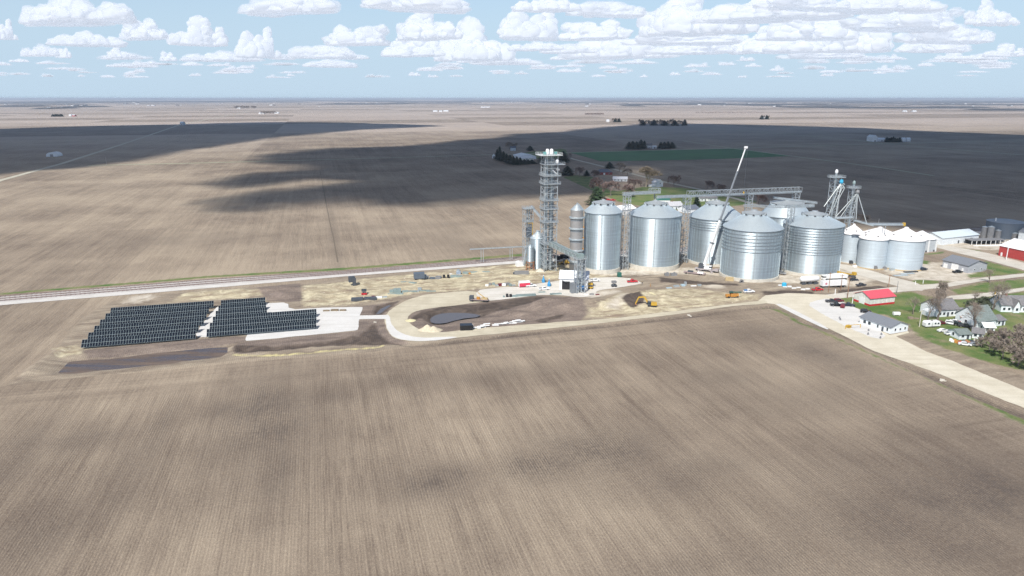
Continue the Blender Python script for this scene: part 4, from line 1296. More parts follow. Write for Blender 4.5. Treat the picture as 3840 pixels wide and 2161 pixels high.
# ================================================================== SOLAR ARRAYS
PANEL = NT('solar cells')
v = PANEL.obj()
c = PANEL.mix(PANEL.ramp(PANEL.noise(0.9, v, 2), .35, .65), (0.006, 0.010, 0.018), (0.010, 0.016, 0.026))
PANELM = PANEL.done(PANEL.bsdf(c, 0.12, 0.0, None, 0.22))
ALU = M('panel frame aluminium', (0.25, 0.31, 0.33), 0.5, .1, .05)
TILT = R(37)
PW, PH_ = 1.04, 2.04
pm = MB().box(0, 0, 0, PW - .03, PH_ - .03, .035).mesh('panel')
pm.materials.append(ALU)
cell = MB()
cell.box(0, 0, .036, PW - .12, PH_ - .15, .008)
cm = cell.mesh('cells')
cm.materials.append(PANELM)
r0, r1 = G(303, 1305, .7), G(731.5, 1269.6, .7)
ex = (r1 - r0).normalized()
ex.z = 0
ex.normalize()
ny_ = Vector((-ex.y, ex.x, 0))
RZ = math.atan2(ex.y, ex.x)
def solar_row(label, left, length, group):
    n = int(round(length / PW))
    t = thing('solar_row', label, 'solar row', tuple(left), RZ, group)
    ct, st = math.cos(TILT), math.sin(TILT)
    for i in range(n):
        for j in range(2):
            s = (j + .5) * PH_
            o = bpy.data.objects.new('solar_panel', pm)
            COL.objects.link(o)
            o.parent = t
            o.location = ((i + .5) * PW, s * ct, .72 + s * st + .10)
            o.rotation_euler = (TILT, 0, 0)
            o2 = bpy.data.objects.new('cells', cm)
            COL.objects.link(o2)
            o2.parent = o
    L = n * PW
    MB().bar((0, PH_ * ct, .72 + PH_ * st - .12), (L, PH_ * ct, .72 + PH_ * st - .12), .2).build('torque_beam', STEEL, t)
    MB().bar((0, PH_ * .35 * ct, .72 + PH_ * .35 * st - .06), (L, PH_ * .35 * ct, .72 + PH_ * .35 * st - .06), .1).bar((0, PH_ * 1.7 * ct, .72 + PH_ * 1.7 * st - .06), (L, PH_ * 1.7 * ct, .72 + PH_ * 1.7 * st - .06), .1).build('purlin', STEEL, t)
    k = int(L / 4.5)
    for i in range(k + 1):
        x = .3 + (L - .6) * i / k
        MB().box(x, PH_ * ct, -.3, .16, .16, .72 + PH_ * st + .1).build('post', STEEL, t)
    return t
def backsolve(u, v):                       # ground position of a row whose TOP left corner shows at (u, v)
    zt = .72 + 2 * PH_ * math.sin(TILT) + .14
    return G(u, v, zt) - ny_ * (2 * PH_ * math.cos(TILT))
def flat0(p):
    return Vector((p.x, p.y, 0))
f0 = flat0(G(303, 1305, .8))
fb = flat0(backsolve(415.8, 1154.6))
e0 = flat0(G(731.5, 1269.6, .8))
eb = flat0(backsolve(797.7, 1130))
names = ['nearest', 'second', 'third', 'fourth', 'fifth', 'farthest']
for k in range(6):
    a = f0.lerp(fb, k / 5)
    b = e0.lerp(eb, k / 5)
    solar_row(f'{names[k]} row from the wet basin in the left solar array', a, (b - a).dot(ex), 'rows of the left solar array')
f0 = flat0(G(774, 1264, .8))
fb = flat0(backsolve(828.5, 1126.5))
e0 = flat0(G(1183, 1226, .8))
eb = flat0(backsolve(1183, 1154))
eb2 = flat0(backsolve(999, 1112.5))
for k in range(6):
    a = f0.lerp(fb, k / 5)
    if k < 3:
        b = e0.lerp(eb, k / 2)
    else:
        b = flat0(G(1006, 1166, .8)).lerp(eb2, (k - 3) / 2)
    solar_row(f'{names[k]} row from the near field in the right solar array' + (', one of the long ones' if k < 3 else ', one of the short ones'), a, (b - a).dot(ex), 'rows of the right solar array')

# ================================================================== VEHICLES
def wheel_mesh(r, w_):
    mb = MB()
    n = 12
    vs = []
    for y in (-w_ / 2, w_ / 2):
        for k in range(n):
            a = 2 * math.pi * k / n
            vs.append((r * math.cos(a), y, r * math.sin(a)))
    mb.add(vs, [tuple(range(n))[::-1], tuple(range(n, 2 * n))] + [(k, (k + 1) % n, n + (k + 1) % n, n + k) for k in range(n)])
    return mb.mesh('wheel')
WM = wheel_mesh(.38, .28)
WM.materials.append(RUBBER)
HUB = wheel_mesh(.2, .31)
HUB.materials.append(M('wheel rim', (.5, .5, .5), .4, .6))
WB = wheel_mesh(.55, .4)
WB.materials.append(RUBBER)
def wheels(t, pts, me=None, hub=True):
    for x, y in pts:
        o = place(me or WM, 'wheel', None, t)
        r = .38 if (me or WM) is WM else .55
        o.location = (x, y, r)
        if hub:
            place(HUB, 'rim', None, o)
def yp(prof, w_):
    return MB().yprism(prof, -w_ / 2, w_ / 2)
CARS = {
 'pickup': dict(L=5.8, body=[(0, .42), (5.8, .42), (5.8, .95), (5.6, 1.08), (4.25, 1.16), (0, 1.16)], cab=[(1.95, 1.15), (2.15, 1.85), (3.5, 1.88), (4.35, 1.15)], glass=[(2.1, 1.22), (2.28, 1.74), (3.45, 1.76), (4.12, 1.22)], bed=(1.0, 1.75), w=1.98),
 'car': dict(L=4.8, body=[(0, .35), (4.8, .35), (4.8, .72), (4.6, .85), (3.5, .95), (.9, .98), (.05, .92)], cab=[(.75, .97), (1.35, 1.42), (2.75, 1.44), (3.6, .94)], glass=[(.95, 1.0), (1.42, 1.36), (2.7, 1.38), (3.4, 1.0)], bed=None, w=1.82),
 'suv': dict(L=4.9, body=[(0, .42), (4.9, .42), (4.9, .95), (4.7, 1.08), (3.6, 1.12), (0, 1.12)], cab=[(.08, 1.11), (.3, 1.78), (2.9, 1.8), (3.7, 1.11)], glass=[(.25, 1.18), (.42, 1.68), (2.85, 1.7), (3.5, 1.18)], bed=None, w=1.95),
}
CM = {}
def vehicle(kind, mat, u, v, deg, label, cat=None, group=None, lift=0.09, extra=None):
    c = CARS[kind]
    p = G(u, v)
    t = thing({'pickup': 'pickup_truck', 'car': 'parked_car', 'suv': 'parked_car'}[kind], label, cat or {'pickup': 'pickup truck'}.get(kind, 'car'), (p.x, p.y, lift), R(deg), group)
    L, w_ = c['L'], c['w']
    s = lambda pr: [(x - L / 2, z) for x, z in pr]
    if kind not in CM:
        CM[kind] = dict(body=yp(s(c['body']), w_).mesh('body'), cab=yp(s(c['cab']), w_ - .24).mesh('cab'), glass=yp(s(c['glass']), w_ - .2).mesh('window'),
                        lamp=MB().box(0, 0, 0, .08, .32, .16).mesh('headlight'))
        ws = c['cab']
        CM[kind]['ws'] = MB().bar((ws[3][0] - L / 2 - .08, 0, ws[3][1] + .04), (ws[2][0] - L / 2 + .1, 0, ws[2][1] - .1), w_ - .4, .06).mesh('windscreen')
        CM[kind]['body'].materials.append(None)
        CM[kind]['cab'].materials.append(None)
        CM[kind]['lamp'].materials.append(WHITE)
        CM[kind]['glass'].materials.append(GLASS)
        CM[kind]['ws'].materials.append(GLASS)
        if c['bed']:
            CM[kind]['bed'] = MB().box(-L / 2 + c['bed'][0], 0, 1.165, 1.7, w_ - .35, .01).mesh('truck_bed')
            CM[kind]['bed'].materials.append(DGREY)
    m = CM[kind]
    for nm in ('body', 'cab'):
        o = place(m[nm], nm, None, t)
        o.material_slots[0].link = 'OBJECT'
        o.material_slots[0].material = mat
    place(m['glass'], 'window', None, t)
    place(m['ws'], 'windscreen', None, t)
    if c['bed']:
        place(m['bed'], 'truck_bed', None, t)
    for y in (-.7, .7):
        o = place(m['lamp'], 'headlight', None, t)
        o.location = (L / 2, y, .72)
    wheels(t, [(-L * .31, -w_ / 2 + .1), (-L * .31, w_ / 2 - .1), (L * .31, -w_ / 2 + .1), (L * .31, w_ / 2 - .1)])
    if extra:
        extra(t)
    return t
SILV = M('silver car paint', (.45, .46, .48), .35, .5, .03)
NAVY = M('dark navy car paint', (.02, .03, .05), .25, 0, .05)
BLK = M('black car paint', (.015, .015, .018), .25, 0, .05)
MAR = M('maroon car paint', (.16, .02, .03), .3, 0, .05)
GRY = M('charcoal car paint', (.07, .07, .08), .3, .3, .05)
WHT = M('white car paint', (.82, .82, .82), .35, 0, .03)
vehicle('pickup', WHT, 1991, 1076, 12, 'white pickup parked in front of the red and white trailer')
vehicle('pickup', WHT, 2040, 1088, 14, 'white pickup on the concrete between the trailer and the dump shed')
vehicle('pickup', WHT, 2231, 1056, 14, 'white pickup parked right of the white dump shed')
vehicle('pickup', REDP, 2371, 1060, 10, 'bright red pickup at the tip of the pale concrete apron')
vehicle('suv', SILV, 2931, 1029, -40, 'silver car parked between the feet of the two front silver bins')
vehicle('pickup', WHT, 2808, 1098, 8, 'white pickup with a blue box in its bed, right of the orange telehandler',
        extra=lambda t: MB().box(-1.9, 0, 1.18, 1.5, 1.5, .5).build('tool_box', BLUEP, t))
vehicle('pickup', REDP, 3065, 1091, 8, 'red pickup in front of the white semi trailer')
vehicle('suv', NAVY, 3201, 1054, -10, 'dark car parked behind the end of the white semi trailer')
vehicle('pickup', GRY, 3228, 1074, 18, 'dark grey pickup parked alone right of the white semi trailer')
vehicle('pickup', GRY, 3118, 1135, -8, 'charcoal pickup at the left of the cluster of parked cars')
vehicle('suv', MAR, 3144, 1133, 10, 'maroon car in the back of the cluster near the red-roofed shed')
vehicle('pickup', BLK, 3136, 1149, -8, 'black pickup in the front of the cluster of parked cars')
vehicle('suv', MAR, 3160, 1153, 60, 'dark maroon car in the middle front of the cluster')
vehicle('pickup', NAVY, 3181, 1149, -15, 'navy pickup at the right end of the cluster of parked cars')
vehicle('suv', BLK, 3246, 1174, -22, 'black car parked behind the grey-roofed white office')
vehicle('car', WHT, 3536, 1245, 5, 'white car on the bare yard, the farther of two white cars')
vehicle('pickup', WHT, 3567, 1256, 5, 'white pickup on the bare yard, the nearer of two white vehicles')
vehicle('car', WHT, 3582, 1211, -38, 'white car with a red bonnet parked near the white house',
        extra=lambda t: MB().box(1.4, 0, .93, 1.3, 1.5, .04).build('bonnet', REDP, t))
vehicle('suv', WHT, 3566, 1218, -30, 'small white car wedged between camper and dark cars')
vehicle('car', MAR, 3530, 1216, 8, 'dark red car parked behind the camper')
vehicle('suv', BLK, 3597, 1222, -25, 'black car left of the green-grey roofed house')
vehicle('pickup', GRY, 3620, 1228, -30, 'charcoal pickup against the green-grey roofed house')
vehicle('pickup', BLK, 3590, 1024, 8, 'black pickup in front of the grey machine shed')
vehicle('suv', NAVY, 3462, 1014, 20, 'dark blue vehicle on pale gravel right of the widest pale bin')
vehicle('car', WHT, 3617, 1296, -25, 'white car among junk below the small sheds')
vehicle('car', SILV, 3654, 1297, -5, 'silver car among junk beside the bare brown trees')
vehicle('car', NAVY, 3750, 907, 0, 'dark car between the lumber shed and the red-walled building')
vehicle('pickup', REDP, 2278, 752, 10, 'red pickup beside the dark spruce behind the leftmost bin', lift=0)
vehicle('pickup', REDP, 2298, 753, 10, 'red truck right of another red pickup behind the leftmost bin', lift=0)

# semi trailers, tanks, camper
def semitrailer(label, u, v, deg, L=13.5, logo=False):
    p = G(u, v)
    t = thing('semi_trailer', label, 'trailer', (p.x, p.y, 0), R(deg))
    MB().box(0, 0, 1.25, L, 2.55, 2.75).build('box_body', WHITE, t)
    MB().box(0, 0, 1.0, L - .5, 1.2, .25).build('chassis', DGREY, t)
    wheels(t, [(L * .36, -1.0), (L * .36, 1.0), (L * .27, -1.0), (L * .27, 1.0)], WB)
    MB().box(-L * .3, -.8, 0, .2, .2, 1.1).build('landing_leg', STEELD, t)
    MB().box(-L * .3, .8, 0, .2, .2, 1.1).build('landing_leg', STEELD, t)
    if logo:
        MB().lathe([(.0, 0), (.62, 0), (.62, .02), (0, .02)], 14).build('emblem', M('faded red emblem', (.6, .2, .25), .6), t).matrix_local = Matrix.Translation((-L * .36, -1.29, 2.6)) @ Matrix.Rotation(R(90), 4, 'X')
    return t
semitrailer('long white semi trailer with a faint red emblem, behind the red pickup', 3124, 1078, 10, 14.5, True)
p = G(3034, 1067)
t = thing('tank_trailer', 'gleaming white round tank on dark supports in front of the glaring ringed bin', 'tank', tuple(p), R(9))
MB().lathe([(.1, -5.6), (1.0, -5.45), (1.65, -4.7), (1.65, 4.7), (1.0, 5.45), (.1, 5.6)], 18).build('tank_shell', WHITE, t, smooth=True).matrix_local = Matrix.Translation((0, 0, 3.2)) @ Matrix.Rotation(R(90), 4, 'Y')
for x in (-3.6, 0, 3.4):
    MB().box(x, 0, 0, 2.2, 2.2, 1.5).build('support', DGREY, t)
p = G(3134, 1049)
t = thing('flatbed_load', 'white boxy truck load left of the yellow lift', 'truck', tuple(p), R(8))
MB().box(0, 0, 1.1, 12.5, 2.6, 1.9).build('load', WHITE, t)
MB().box(0, -.4, 3.0, 7.5, 1.8, .7).build('upper_load', WHITE, t)
MB().box(-7.4, 0, .5, 1.9, 2.4, 2.3).build('cab', WHITE, t)
MB().box(-7.6, 0, 1.7, 1.7, 2.44, .7).build('cab_window', GLASS, t)
MB().box(0, 0, .8, 12.6, 1.4, .3).build('chassis', DGREY, t)
wheels(t, [(4, -1), (4, 1), (-6.5, -1), (-6.5, 1), (5.2, -1), (5.2, 1)], WB)
p = G(3186, 1044)
t = thing('boom_lift', 'yellow boom lift parked against the road behind the white truck load', 'boom lift', tuple(p), R(10))
MB().box(1.4, 0, .7, 3.0, 2.2, 1.2).build('chassis', DGREY, t)
MB().bar((2.2, 0, 1.9), (-7.0, 0, 4.0), .7, .6).build('boom', YEL, t)
MB().box(2.6, 0, 1.9, 1.8, 2.0, 1.6).build('counterweight', YEL, t)
MB().box(-7.3, 0, 3.3, 1.2, 1.8, 1.1).build('basket', YEL, t)
wheels(t, [(.4, -1.1), (.4, 1.1), (2.6, -1.1), (2.6, 1.1)], WB)
p = G(2940, 1077)
t = thing('water_tank', 'bright blue round tote tank at the end of the row of white blocks', 'tank', tuple(p))
MB().lathe([(1.15, .2), (1.25, .5), (1.25, 2.2), (.8, 2.5), (.25, 2.6)], 18).build('shell', CYAN, t)
MB().box(0, 0, 0, 2.4, 2.4, .2).build('pallet', TANW, t)
for k in range(7):
    p = G(2926 + 17 * k, 1073 + 2.2 * k + (k % 2) * 4)
    b = MB().box(0, 0, 0, 2.3, .8, .75).build('concrete_block', WHITE)
    b.location = (p.x, p.y, 0)
    b.rotation_euler = (0, 0, R(4))
    tag(b, ['first', 'second', 'third', 'fourth', 'fifth', 'sixth', 'seventh'][k] + ' white concrete block from the left in the row by the blue tank', 'block', 'white concrete blocks beside the tanker')
# camper
p = G(3491, 1226)
t = thing('camper', 'white camper trailer parked beside the dark red car', 'camper', tuple(p), R(8))
yp([(-3.6, .6), (3.6, .6), (3.7, 1.9), (3.1, 2.9), (-3.2, 2.9), (-3.7, 2.2)], 2.4).build('body', WHITE, t)
for x in (-2.2, 1.0, 2.4):
    win(t, x, -1.2, 1.6, .9, .7)
door(t, -.5, -1.2, .7, 1.8, z=.7, mat=M('camper door', (.6, .6, .58), .5))
MB().box(0, 0, 2.92, .7, .7, .25).build('roof_hatch', MGREY, t)
wheels(t, [(0, -1.1), (0, 1.1), (.9, -1.1), (.9, 1.1)])
# red and white trailer
p = G(1966, 1077)
t = thing('cargo_trailer', 'white-topped red cargo trailer on the left of the concrete apron', 'trailer', tuple(p), R(14))
MB().box(0, 0, .7, 6.0, 2.4, 1.9).build('body', M('pinkish red trailer side', (.66, .05, .10), .4), t)
MB().box(0, 0, 2.6, 6.1, 2.5, .8).build('upper_body', WHITE, t)
MB().box(-3.05, 0, .7, .12, 2.4, 1.9).build('nose', WHITE, t)
wheels(t, [(.2, -1.1), (.2, 1.1), (1.2, -1.1), (1.2, 1.1)])

# ------------------------------------------------------------------ cranes and machines
cb = G(2650, 1018)
crane = thing('mobile_crane', 'mobile crane with a long white telescopic boom raised in front of the bins', 'crane', tuple(cb), 0)
tip = RY(2797, 553, cb.y + 13) - cb
foot = Vector((-1.6, .6, 3.2))
dirb = (tip - foot)
L = dirb.length
for i, (a, b, wd, nm, m) in enumerate(((0, .20, 1.35, 'boom_section', WHITE), (.20, .40, 1.1, 'boom_section', WHITE), (.40, .60, .85, 'boom_section', M('light boom steel', (.30, .32, .34), .5, .3)), (.60, .80, .68, 'boom_section', M('light boom steel', (.30, .32, .34), .5, .3)), (.80, 1.0, .52, 'boom_section', WHITE))):
    o = MB().bar(foot + dirb * a, foot + dirb * b, wd, wd * 1.1).build(nm, m, crane)
    MB().bar(foot + dirb * (b - .012), foot + dirb * b, wd * 1.35, wd * 1.5).build('boom_collar', STEELD, o)
MB().box(tip.x, tip.y, tip.z - .6, 1.9, 1.1, 1.2).build('boom_head', WHITE, crane)
MB().bar((1.6, 0, 2.8), foot + dirb * .14, .5, n=8).build('lift_cylinder', STEELD, crane)
MB().bar(tip + Vector((1.0, 0, -.5)), tip + Vector((1.0, 0, -26)), .14).build('hoist_rope', DGREY, crane)
MB().box(tip.x + 1.0, tip.y, tip.z - 27.2, .7, .5, 1.2).build('hook_block', YEL, crane)
yp([(-7, .9), (7.2, .9), (7.2, 2.2), (4.8, 2.2), (4.8, 1.6), (-7, 1.6)], 2.8).build('carrier', M('dusty grey carrier', (.40, .36, .36), .6), crane).rotation_euler = (0, 0, R(-32))
MB().box(-2.4, 2.2, 1.7, 3.6, 3.0, 2.6, R(-30)).build('counterweight', DGREY, crane)
MB().box(0, 0, 1.7, 4.6, 2.8, 1.4, R(65)).build('turret', WHITE, crane)
MB().box(1.6, -1.6, 1.8, 1.6, 1.9, 2.0, R(-32)).build('cab', WHITE, crane)
MB().box(1.7, -1.7, 2.7, 1.68, 1.98, .7, R(-32)).build('cab_window', GLASS, crane)
for sx, sy in ((-4, -3.6), (4, -3.6), (-4, 3.6), (4, 3.6)):
    q = Matrix.Rotation(R(-32), 4, 'Z') @ Vector((sx, sy, 0))
    MB().bar((q.x * .4, q.y * .4, 1.2), (q.x, q.y, 1.0), .4).box(q.x, q.y, 0, .9, .9, 1.2).build('outrigger', REDP if sy > 0 else M('dusty grey carrier', (.40, .36, .36), .6), crane)
for sx in (-5.6, -4.2, -2.2, 3.4, 5.0):
    for sy in (-1.3, 1.3):
        q = Matrix.Rotation(R(-32), 4, 'Z') @ Vector((sx, sy, 0))
        o = place(WB, 'wheel', None, crane)
        o.location = (q.x, q.y, .55)
        o.rotation_euler = (0, 0, R(-32))
p = G(2604, 1030)
t = thing('lowboy_trailer', 'long dark lowboy trailer angled in front of the crane', 'trailer', tuple(p), R(-30))
MB().box(0, 0, .8, 12.5, 2.6, .45).build('deck', M('pinkish grey deck', (.36, .28, .27), .7), t)
MB().box(3.6, 0, 1.25, 3.4, 2.2, .7).build('load', WHITE, t)
MB().box(-2.5, .2, 1.25, 3.0, 1.8, .8).build('load', DGREY, t)
wheels(t, [(4.5, -1.1), (4.5, 1.1), (3.2, -1.1), (3.2, 1.1), (-4.6, -1.1), (-4.6, 1.1)], WB)

def excavator(label, u, v, deg, mat):
    p = G(u, v)
    t = thing('excavator', label, 'excavator', tuple(p), R(deg))
    for y in (-1.2, 1.2):
        yp([(-2.1, .15), (-1.8, 0), (1.8, 0), (2.1, .15), (2.2, .6), (1.8, .95), (-1.8, .95), (-2.2, .6)], .55).build('crawler_track', RUBBER, t).location = (0, y, 0)
    MB().box(.7, 0, 1.05, 3.2, 2.6, 1.3).build('engine_housing', mat, t)
    MB().box(-1.4, -.7, 1.05, 1.7, 1.2, 1.9).build('cab', DGREY, t)
    MB().box(-1.45, -.72, 1.7, 1.74, 1.24, .9).build('cab_window', GLASS, t)
    MB().bar((-1.6, .5, 1.5), (-3.8, .5, 4.9), .7, .8).bar((-3.8, .5, 4.9), (-6.6, .5, 4.6), .6, .65).build('boom', mat, t)
    MB().bar((-6.5, .5, 4.8), (-8.0, .5, 1.3), .5, .5).build('dipper_arm', mat, t)
    yp([(-8.6, 0), (-7.4, .1), (-7.3, 1.0), (-8.0, 1.4), (-8.7, .8)], 1.2).build('bucket', RUSTO, t).location = (0, .5, .0)
    return t
excavator('orange-yellow excavator digging on the yellow clay spoil', 2444, 1151, -5, YEL)
p = G(2748, 1117)
t = thing('telehandler', 'orange telehandler with a dark boom, left of the white and blue pickup', 'telehandler', tuple(p), R(5))
MB().box(.6, 0, .8, 4.2, 1.9, 1.5).build('chassis', ORANGE, t)
MB().box(-2.9, 0, .7, 1.8, 1.8, 1.3).build('front_hood', ORANGE, t)
MB().box(-.9, .5, 2.1, 1.6, 1.2, 1.4).build('cab', DGREY, t)
MB().bar((-2.2, -.5, 3.2), (4.2, -.5, 3.0), .55).build('boom', M('dark green boom', (.03, .10, .08), .5), t)
wheels(t, [(-2.6, -1.1), (-2.6, 1.1), (2.0, -1.1), (2.0, 1.1)], WB)
p = G(2120, 992)
t = thing('wheel_loader', 'yellow wheel loader in the shade between the tallest tower and the dryer', 'wheel loader', tuple(p), R(10))
MB().box(.8, 0, .9, 3.0, 2.2, 1.7).build('engine_housing', YEL, t)
MB().box(-.9, 0, .9, 1.5, 1.6, 2.8).build('cab', DGREY, t)
MB().bar((-1.2, 0, 1.8), (-3.4, 0, 1.0), .6).build('lift_arm', YEL, t)
MB().box(-3.8, 0, .2, 1.0, 2.6, 1.2).build('bucket', YEL, t)
wheels(t, [(-1.7, -1.2), (-1.7, 1.2), (1.5, -1.2), (1.5, 1.2)], WB)
p = G(2083, 985)
t = thing('dark_machine', 'dark heap of steel beside the yellow loader under the dryer', 'steel heap', tuple(G(2104, 972)), R(GR))
for k in range(9):
    random.seed(k)
    MB().box(random.uniform(-5, 5), random.uniform(-2, 2), 0, random.uniform(1.5, 3.5), random.uniform(1, 2.5), random.uniform(1, 3.2), random.uniform(0, 3)).build('steel_piece', BLACK if k % 3 else DGREY, t)
def lift(label, u, v, mat, mat2=None):
    p = G(u, v)
    t = thing('scissor_lift', label, 'lift', tuple(p), R(10))
    MB().box(0, 0, .4, 2.8, 1.6, .9).build('base', mat, t)
    mb = MB()
    for y in (-.6, .6):
        mb.bar((-1.1, y, 1.3), (1.1, y, 2.3), .14).bar((1.1, y, 1.3), (-1.1, y, 2.3), .14)
    mb.build('scissor_arms', DGREY, t)
    MB().box(0, 0, 2.3, 2.6, 1.5, .2).box(0, .72, 2.5, 2.6, .06, .9).box(0, -.72, 2.5, 2.6, .06, .9).build('work_platform', mat2 or mat, t)
    wheels(t, [(-.9, -.8), (-.9, .8), (.9, -.8), (.9, .8)], hub=False)
lift('red lift machine standing above the dark grey flat containers', 1366, 1108, REDP, DGREY)
lift('small dark forklift-like machine on the middle of the apron', 2302, 1076, DGREY, MGREY)
lift('small yellow machine right of the white dump shed', 2213, 1084, YEL, YEL)
p = G(1799, 1131)
t = thing('flatbed_truck', 'loaded flatbed truck with an orange crate stopped on the tan loop road', 'truck', tuple(p), R(-8))
MB().box(0, 0, .95, 9.0, 2.5, .3).build('deck', M('pinkish grey deck', (.36, .28, .27), .7), t)
MB().box(-4.2, 0, .6, 2.0, 2.4, 2.3).build('cab', DGREY, t)
MB().box(-.6, -.4, 1.26, 1.6, 1.3, 1.2).build('crate', ORANGE, t)
MB().box(2.4, .2, 1.26, 3.4, 2.0, .7).build('steel_load', TANW, t)
MB().bar((3.4, 0, 1.5), (-1.0, .4, 4.6), .25).build('loader_crane', YEL, t)
wheels(t, [(-3.6, -1.1), (-3.6, 1.1), (2.4, -1.1), (2.4, 1.1), (3.6, -1.1), (3.6, 1.1)], WB)

# aeration fans round the front bin
for i, (u, v, lab) in enumerate(((2717, 1036, 'leftmost black round fan at the foot of the front silver bin'), (2754, 1047, 'second black fan at the front bin, right of the plywood box'), (2781, 1060, 'pale low fan lying before the front silver bin'), (2806, 1053, 'third upright black fan at the front bin, under its glare'), (2851, 1052, 'rightmost black round fan at the foot of the front silver bin'))):
    p = G(u, v)
    t = thing('aeration_fan', lab, 'fan', tuple(p), R(12), 'aeration fans round the front bin')
    mb = MB()
    hh = 1.0 if i != 2 else .7
    vs, n = [], 14
    for y in (-.6, .6):
        for k in range(n):
            a = 2 * math.pi * k / n
            vs.append((1.0 * math.cos(a), y, hh + .1 + 1.0 * math.sin(a)))
    MB().add(vs, [tuple(range(n))[::-1], tuple(range(n, 2 * n))] + [(k, (k + 1) % n, n + (k + 1) % n, n + k) for k in range(n)]).build('housing', DGREY if i != 2 else MGREY, t)
    vs = [(x * .8, y * 1.02, z) for x, y, z in vs]
    MB().box(-.3, -.64, hh - .2, .9, .05, .7).build('intake', BLACK if i == 2 else STEEL, t)
    MB().box(0, .1, 0, 2.6, 1.3, .3).build('skid', STEELD, t)
p = G(2735, 1054)
o = MB().box(0, 0, 0, 4.4, 1.6, 2.2).build('plywood_box', TANW)
o.location, o.rotation_euler = (p.x, p.y, 0), (0, 0, R(-12))
tag(o, 'tan plywood box between two black fans at the front bin', 'box')

# ------------------------------------------------------------------ site clutter
def lump(name, label, cat, u, v, deg, parts, mat, group=None):
    p = G(u, v)
    t = thing(name, label, cat, tuple(p), R(deg), group)
    for i, (x, y, z, sx, sy, sz) in enumerate(parts):
        MB().box(x, y, z, sx, sy, sz).build(cat.replace(' ', '_') + '_piece', mat if not isinstance(mat, list) else mat[i % len(mat)], t)
    return t
lump('steel_hopper', 'large dark blue-grey hopper section on yellow ground by the access road', 'hopper', 1572, 1050, 12, [(0, 0, 1.2, 6, 4.2, 3.0), (1.8, .4, 0, 1.0, 1.0, 1.2), (-1.8, -.4, 0, 1, 1, 1.2), (3.6, .6, .8, 1.4, 3.2, 1.8)], TANK)
lump('steel_hopper', 'dark upright hopper standing alone near the railway', 'hopper', 1325, 1072, 20, [(-.6, .6, 2.2, 3.4, 2.8, 3.0), (.6, -.6, 0, 1.8, 1.8, 4.4), (.8, 1.2, 0, .4, .4, 3)], DGREY)
lump('flat_container', 'long dark grey flat containers end to end above the solar pad', 'container', 1364, 1126, 10, [(-3.2, 0, 0, 6.0, 3.4, 1.3), (3.2, 0, 0, 6.0, 3.4, 1.3)], DGREY)
lump('duct_section', 'grey-green duct frames stacked left of the loop road', 'duct stack', 1490, 1100, 10, [(-3, 0, 0, 2, 1.5, 2.0), (0, .5, 0, 4, 2, 2.4), (4.2, .6, 0, 3.2, 1.5, 1.1), (8.2, .4, 0, 4.0, 1.6, .8), (-1, -2.5, 0, 8, 1.4, .6)], GREENG)
lump('beam_stack', 'pale grey beams laid out beside the duct frames', 'beam stack', 1567, 1095, 8, [(-3, 0, 0, 7, 1.2, .7), (3.4, 1, 0, 6, .6, .6), (1, 3, 0, 2.0, 1.6, 1.4), (7, -.5, 0, 5, .5, .5)], [GALV2, GREENG])
lump('beam_stack', 'small white and red stack right of the dark flat containers', 'beam stack', 1422, 1118, 8, [(-3, 0, 0, 1.6, 1.8, 1.2), (0, 0, 0, 3.2, 1.8, .8), (3.0, .3, 0, 2, 1.6, .6)], [MAR, WHITE, GALV2])
lump('beam_stack', 'slanted bundle of grey-green beams below the large hopper', 'beam stack', 1530, 1062, -20, [(0, 0, 0, 9, .8, .5), (.8, 1.2, 0, 8, .6, .5)], GREENG)
lump('crate_stack', 'dark crates just right of the large hopper', 'crate stack', 1608, 1046, 8, [(-1.6, 0, 0, 3.4, 2, 1.6), (2, -.4, 0, 3.0, 1.6, 1.0), (5.2, -1, 0, 3, 1.8, 1.4)], [STEELD, TANK, MGREY])
lump('duct_section', 'black and grey-green parts in the middle of the yellow ground', 'duct stack', 1672, 1043, 8, [(-4, 0, 0, 3, 1.6, 1.3), (-1, .3, 0, 1.4, 1.6, 1.8), (1.4, 0, 0, 1.4, 1.4, 1.9), (4.6, .6, 0, 4, 2, 1.4), (8, .2, 0, 3, 1.5, 1.2)], [STEELD, BLACK, BLACK, GREENG, GREENG])
lump('machine_part', 'grey-blue rounded machine part near the access road', 'machine part', 1720, 1031, 0, [(0, 0, 0, 2.6, 2.4, 2.2), (-.2, 0, 2.2, 1.6, 1.6, .9), (-4, .6, 0, 3, 1, .6)], [M('grey blue casing', (.32, .38, .45), .5), GALV2, WHITE])
lump('crate_stack', 'blue-grey crate with an orange end right of the rounded part', 'crate stack', 1745, 1028, 0, [(0, 0, 0, 3.0, 1.8, 1.3), (2.6, 0, 0, 1.0, 1.2, .9)], [GREENG, ORANGE])
lump('pipe_bundle', 'long grey-green pipe bundle lying right of the orange-ended crate', 'pipe bundle', 1797, 1023, 6, [(0, 0, 0, 12.5, .9, .7), (-1, .9, 0, 9, .7, .6)], GREENG)
lump('pad', 'flat green mat on the yellow ground', 'mat', 1591, 1062, 5, [(0, 0, 0, 3.4, 2.2, .25)], M('green mat', (.15, .42, .22), .7))
lump('pipe_bundle', 'weathered grey pipe section lying left of the white dump shed', 'pipe bundle', 1956, 1030, 4, [(0, 0, .2, 8.4, 2.0, 1.9), (-4.6, 0, .1, .8, 1.6, 1.3)], [MGREY, DGREY])
lump('beam_stack', 'long grey-green beams along the near edge of the apron', 'beam stack', 1972, 1111, 10, [(0, 0, .1, 10.5, 1.4, 1.0)], GREENG)
lump('beam_stack', 'short grey-green beams near the receiving leg', 'beam stack', 2084, 1105, 8, [(0, 0, .1, 6.2, 1.0, .7)], GREENG)
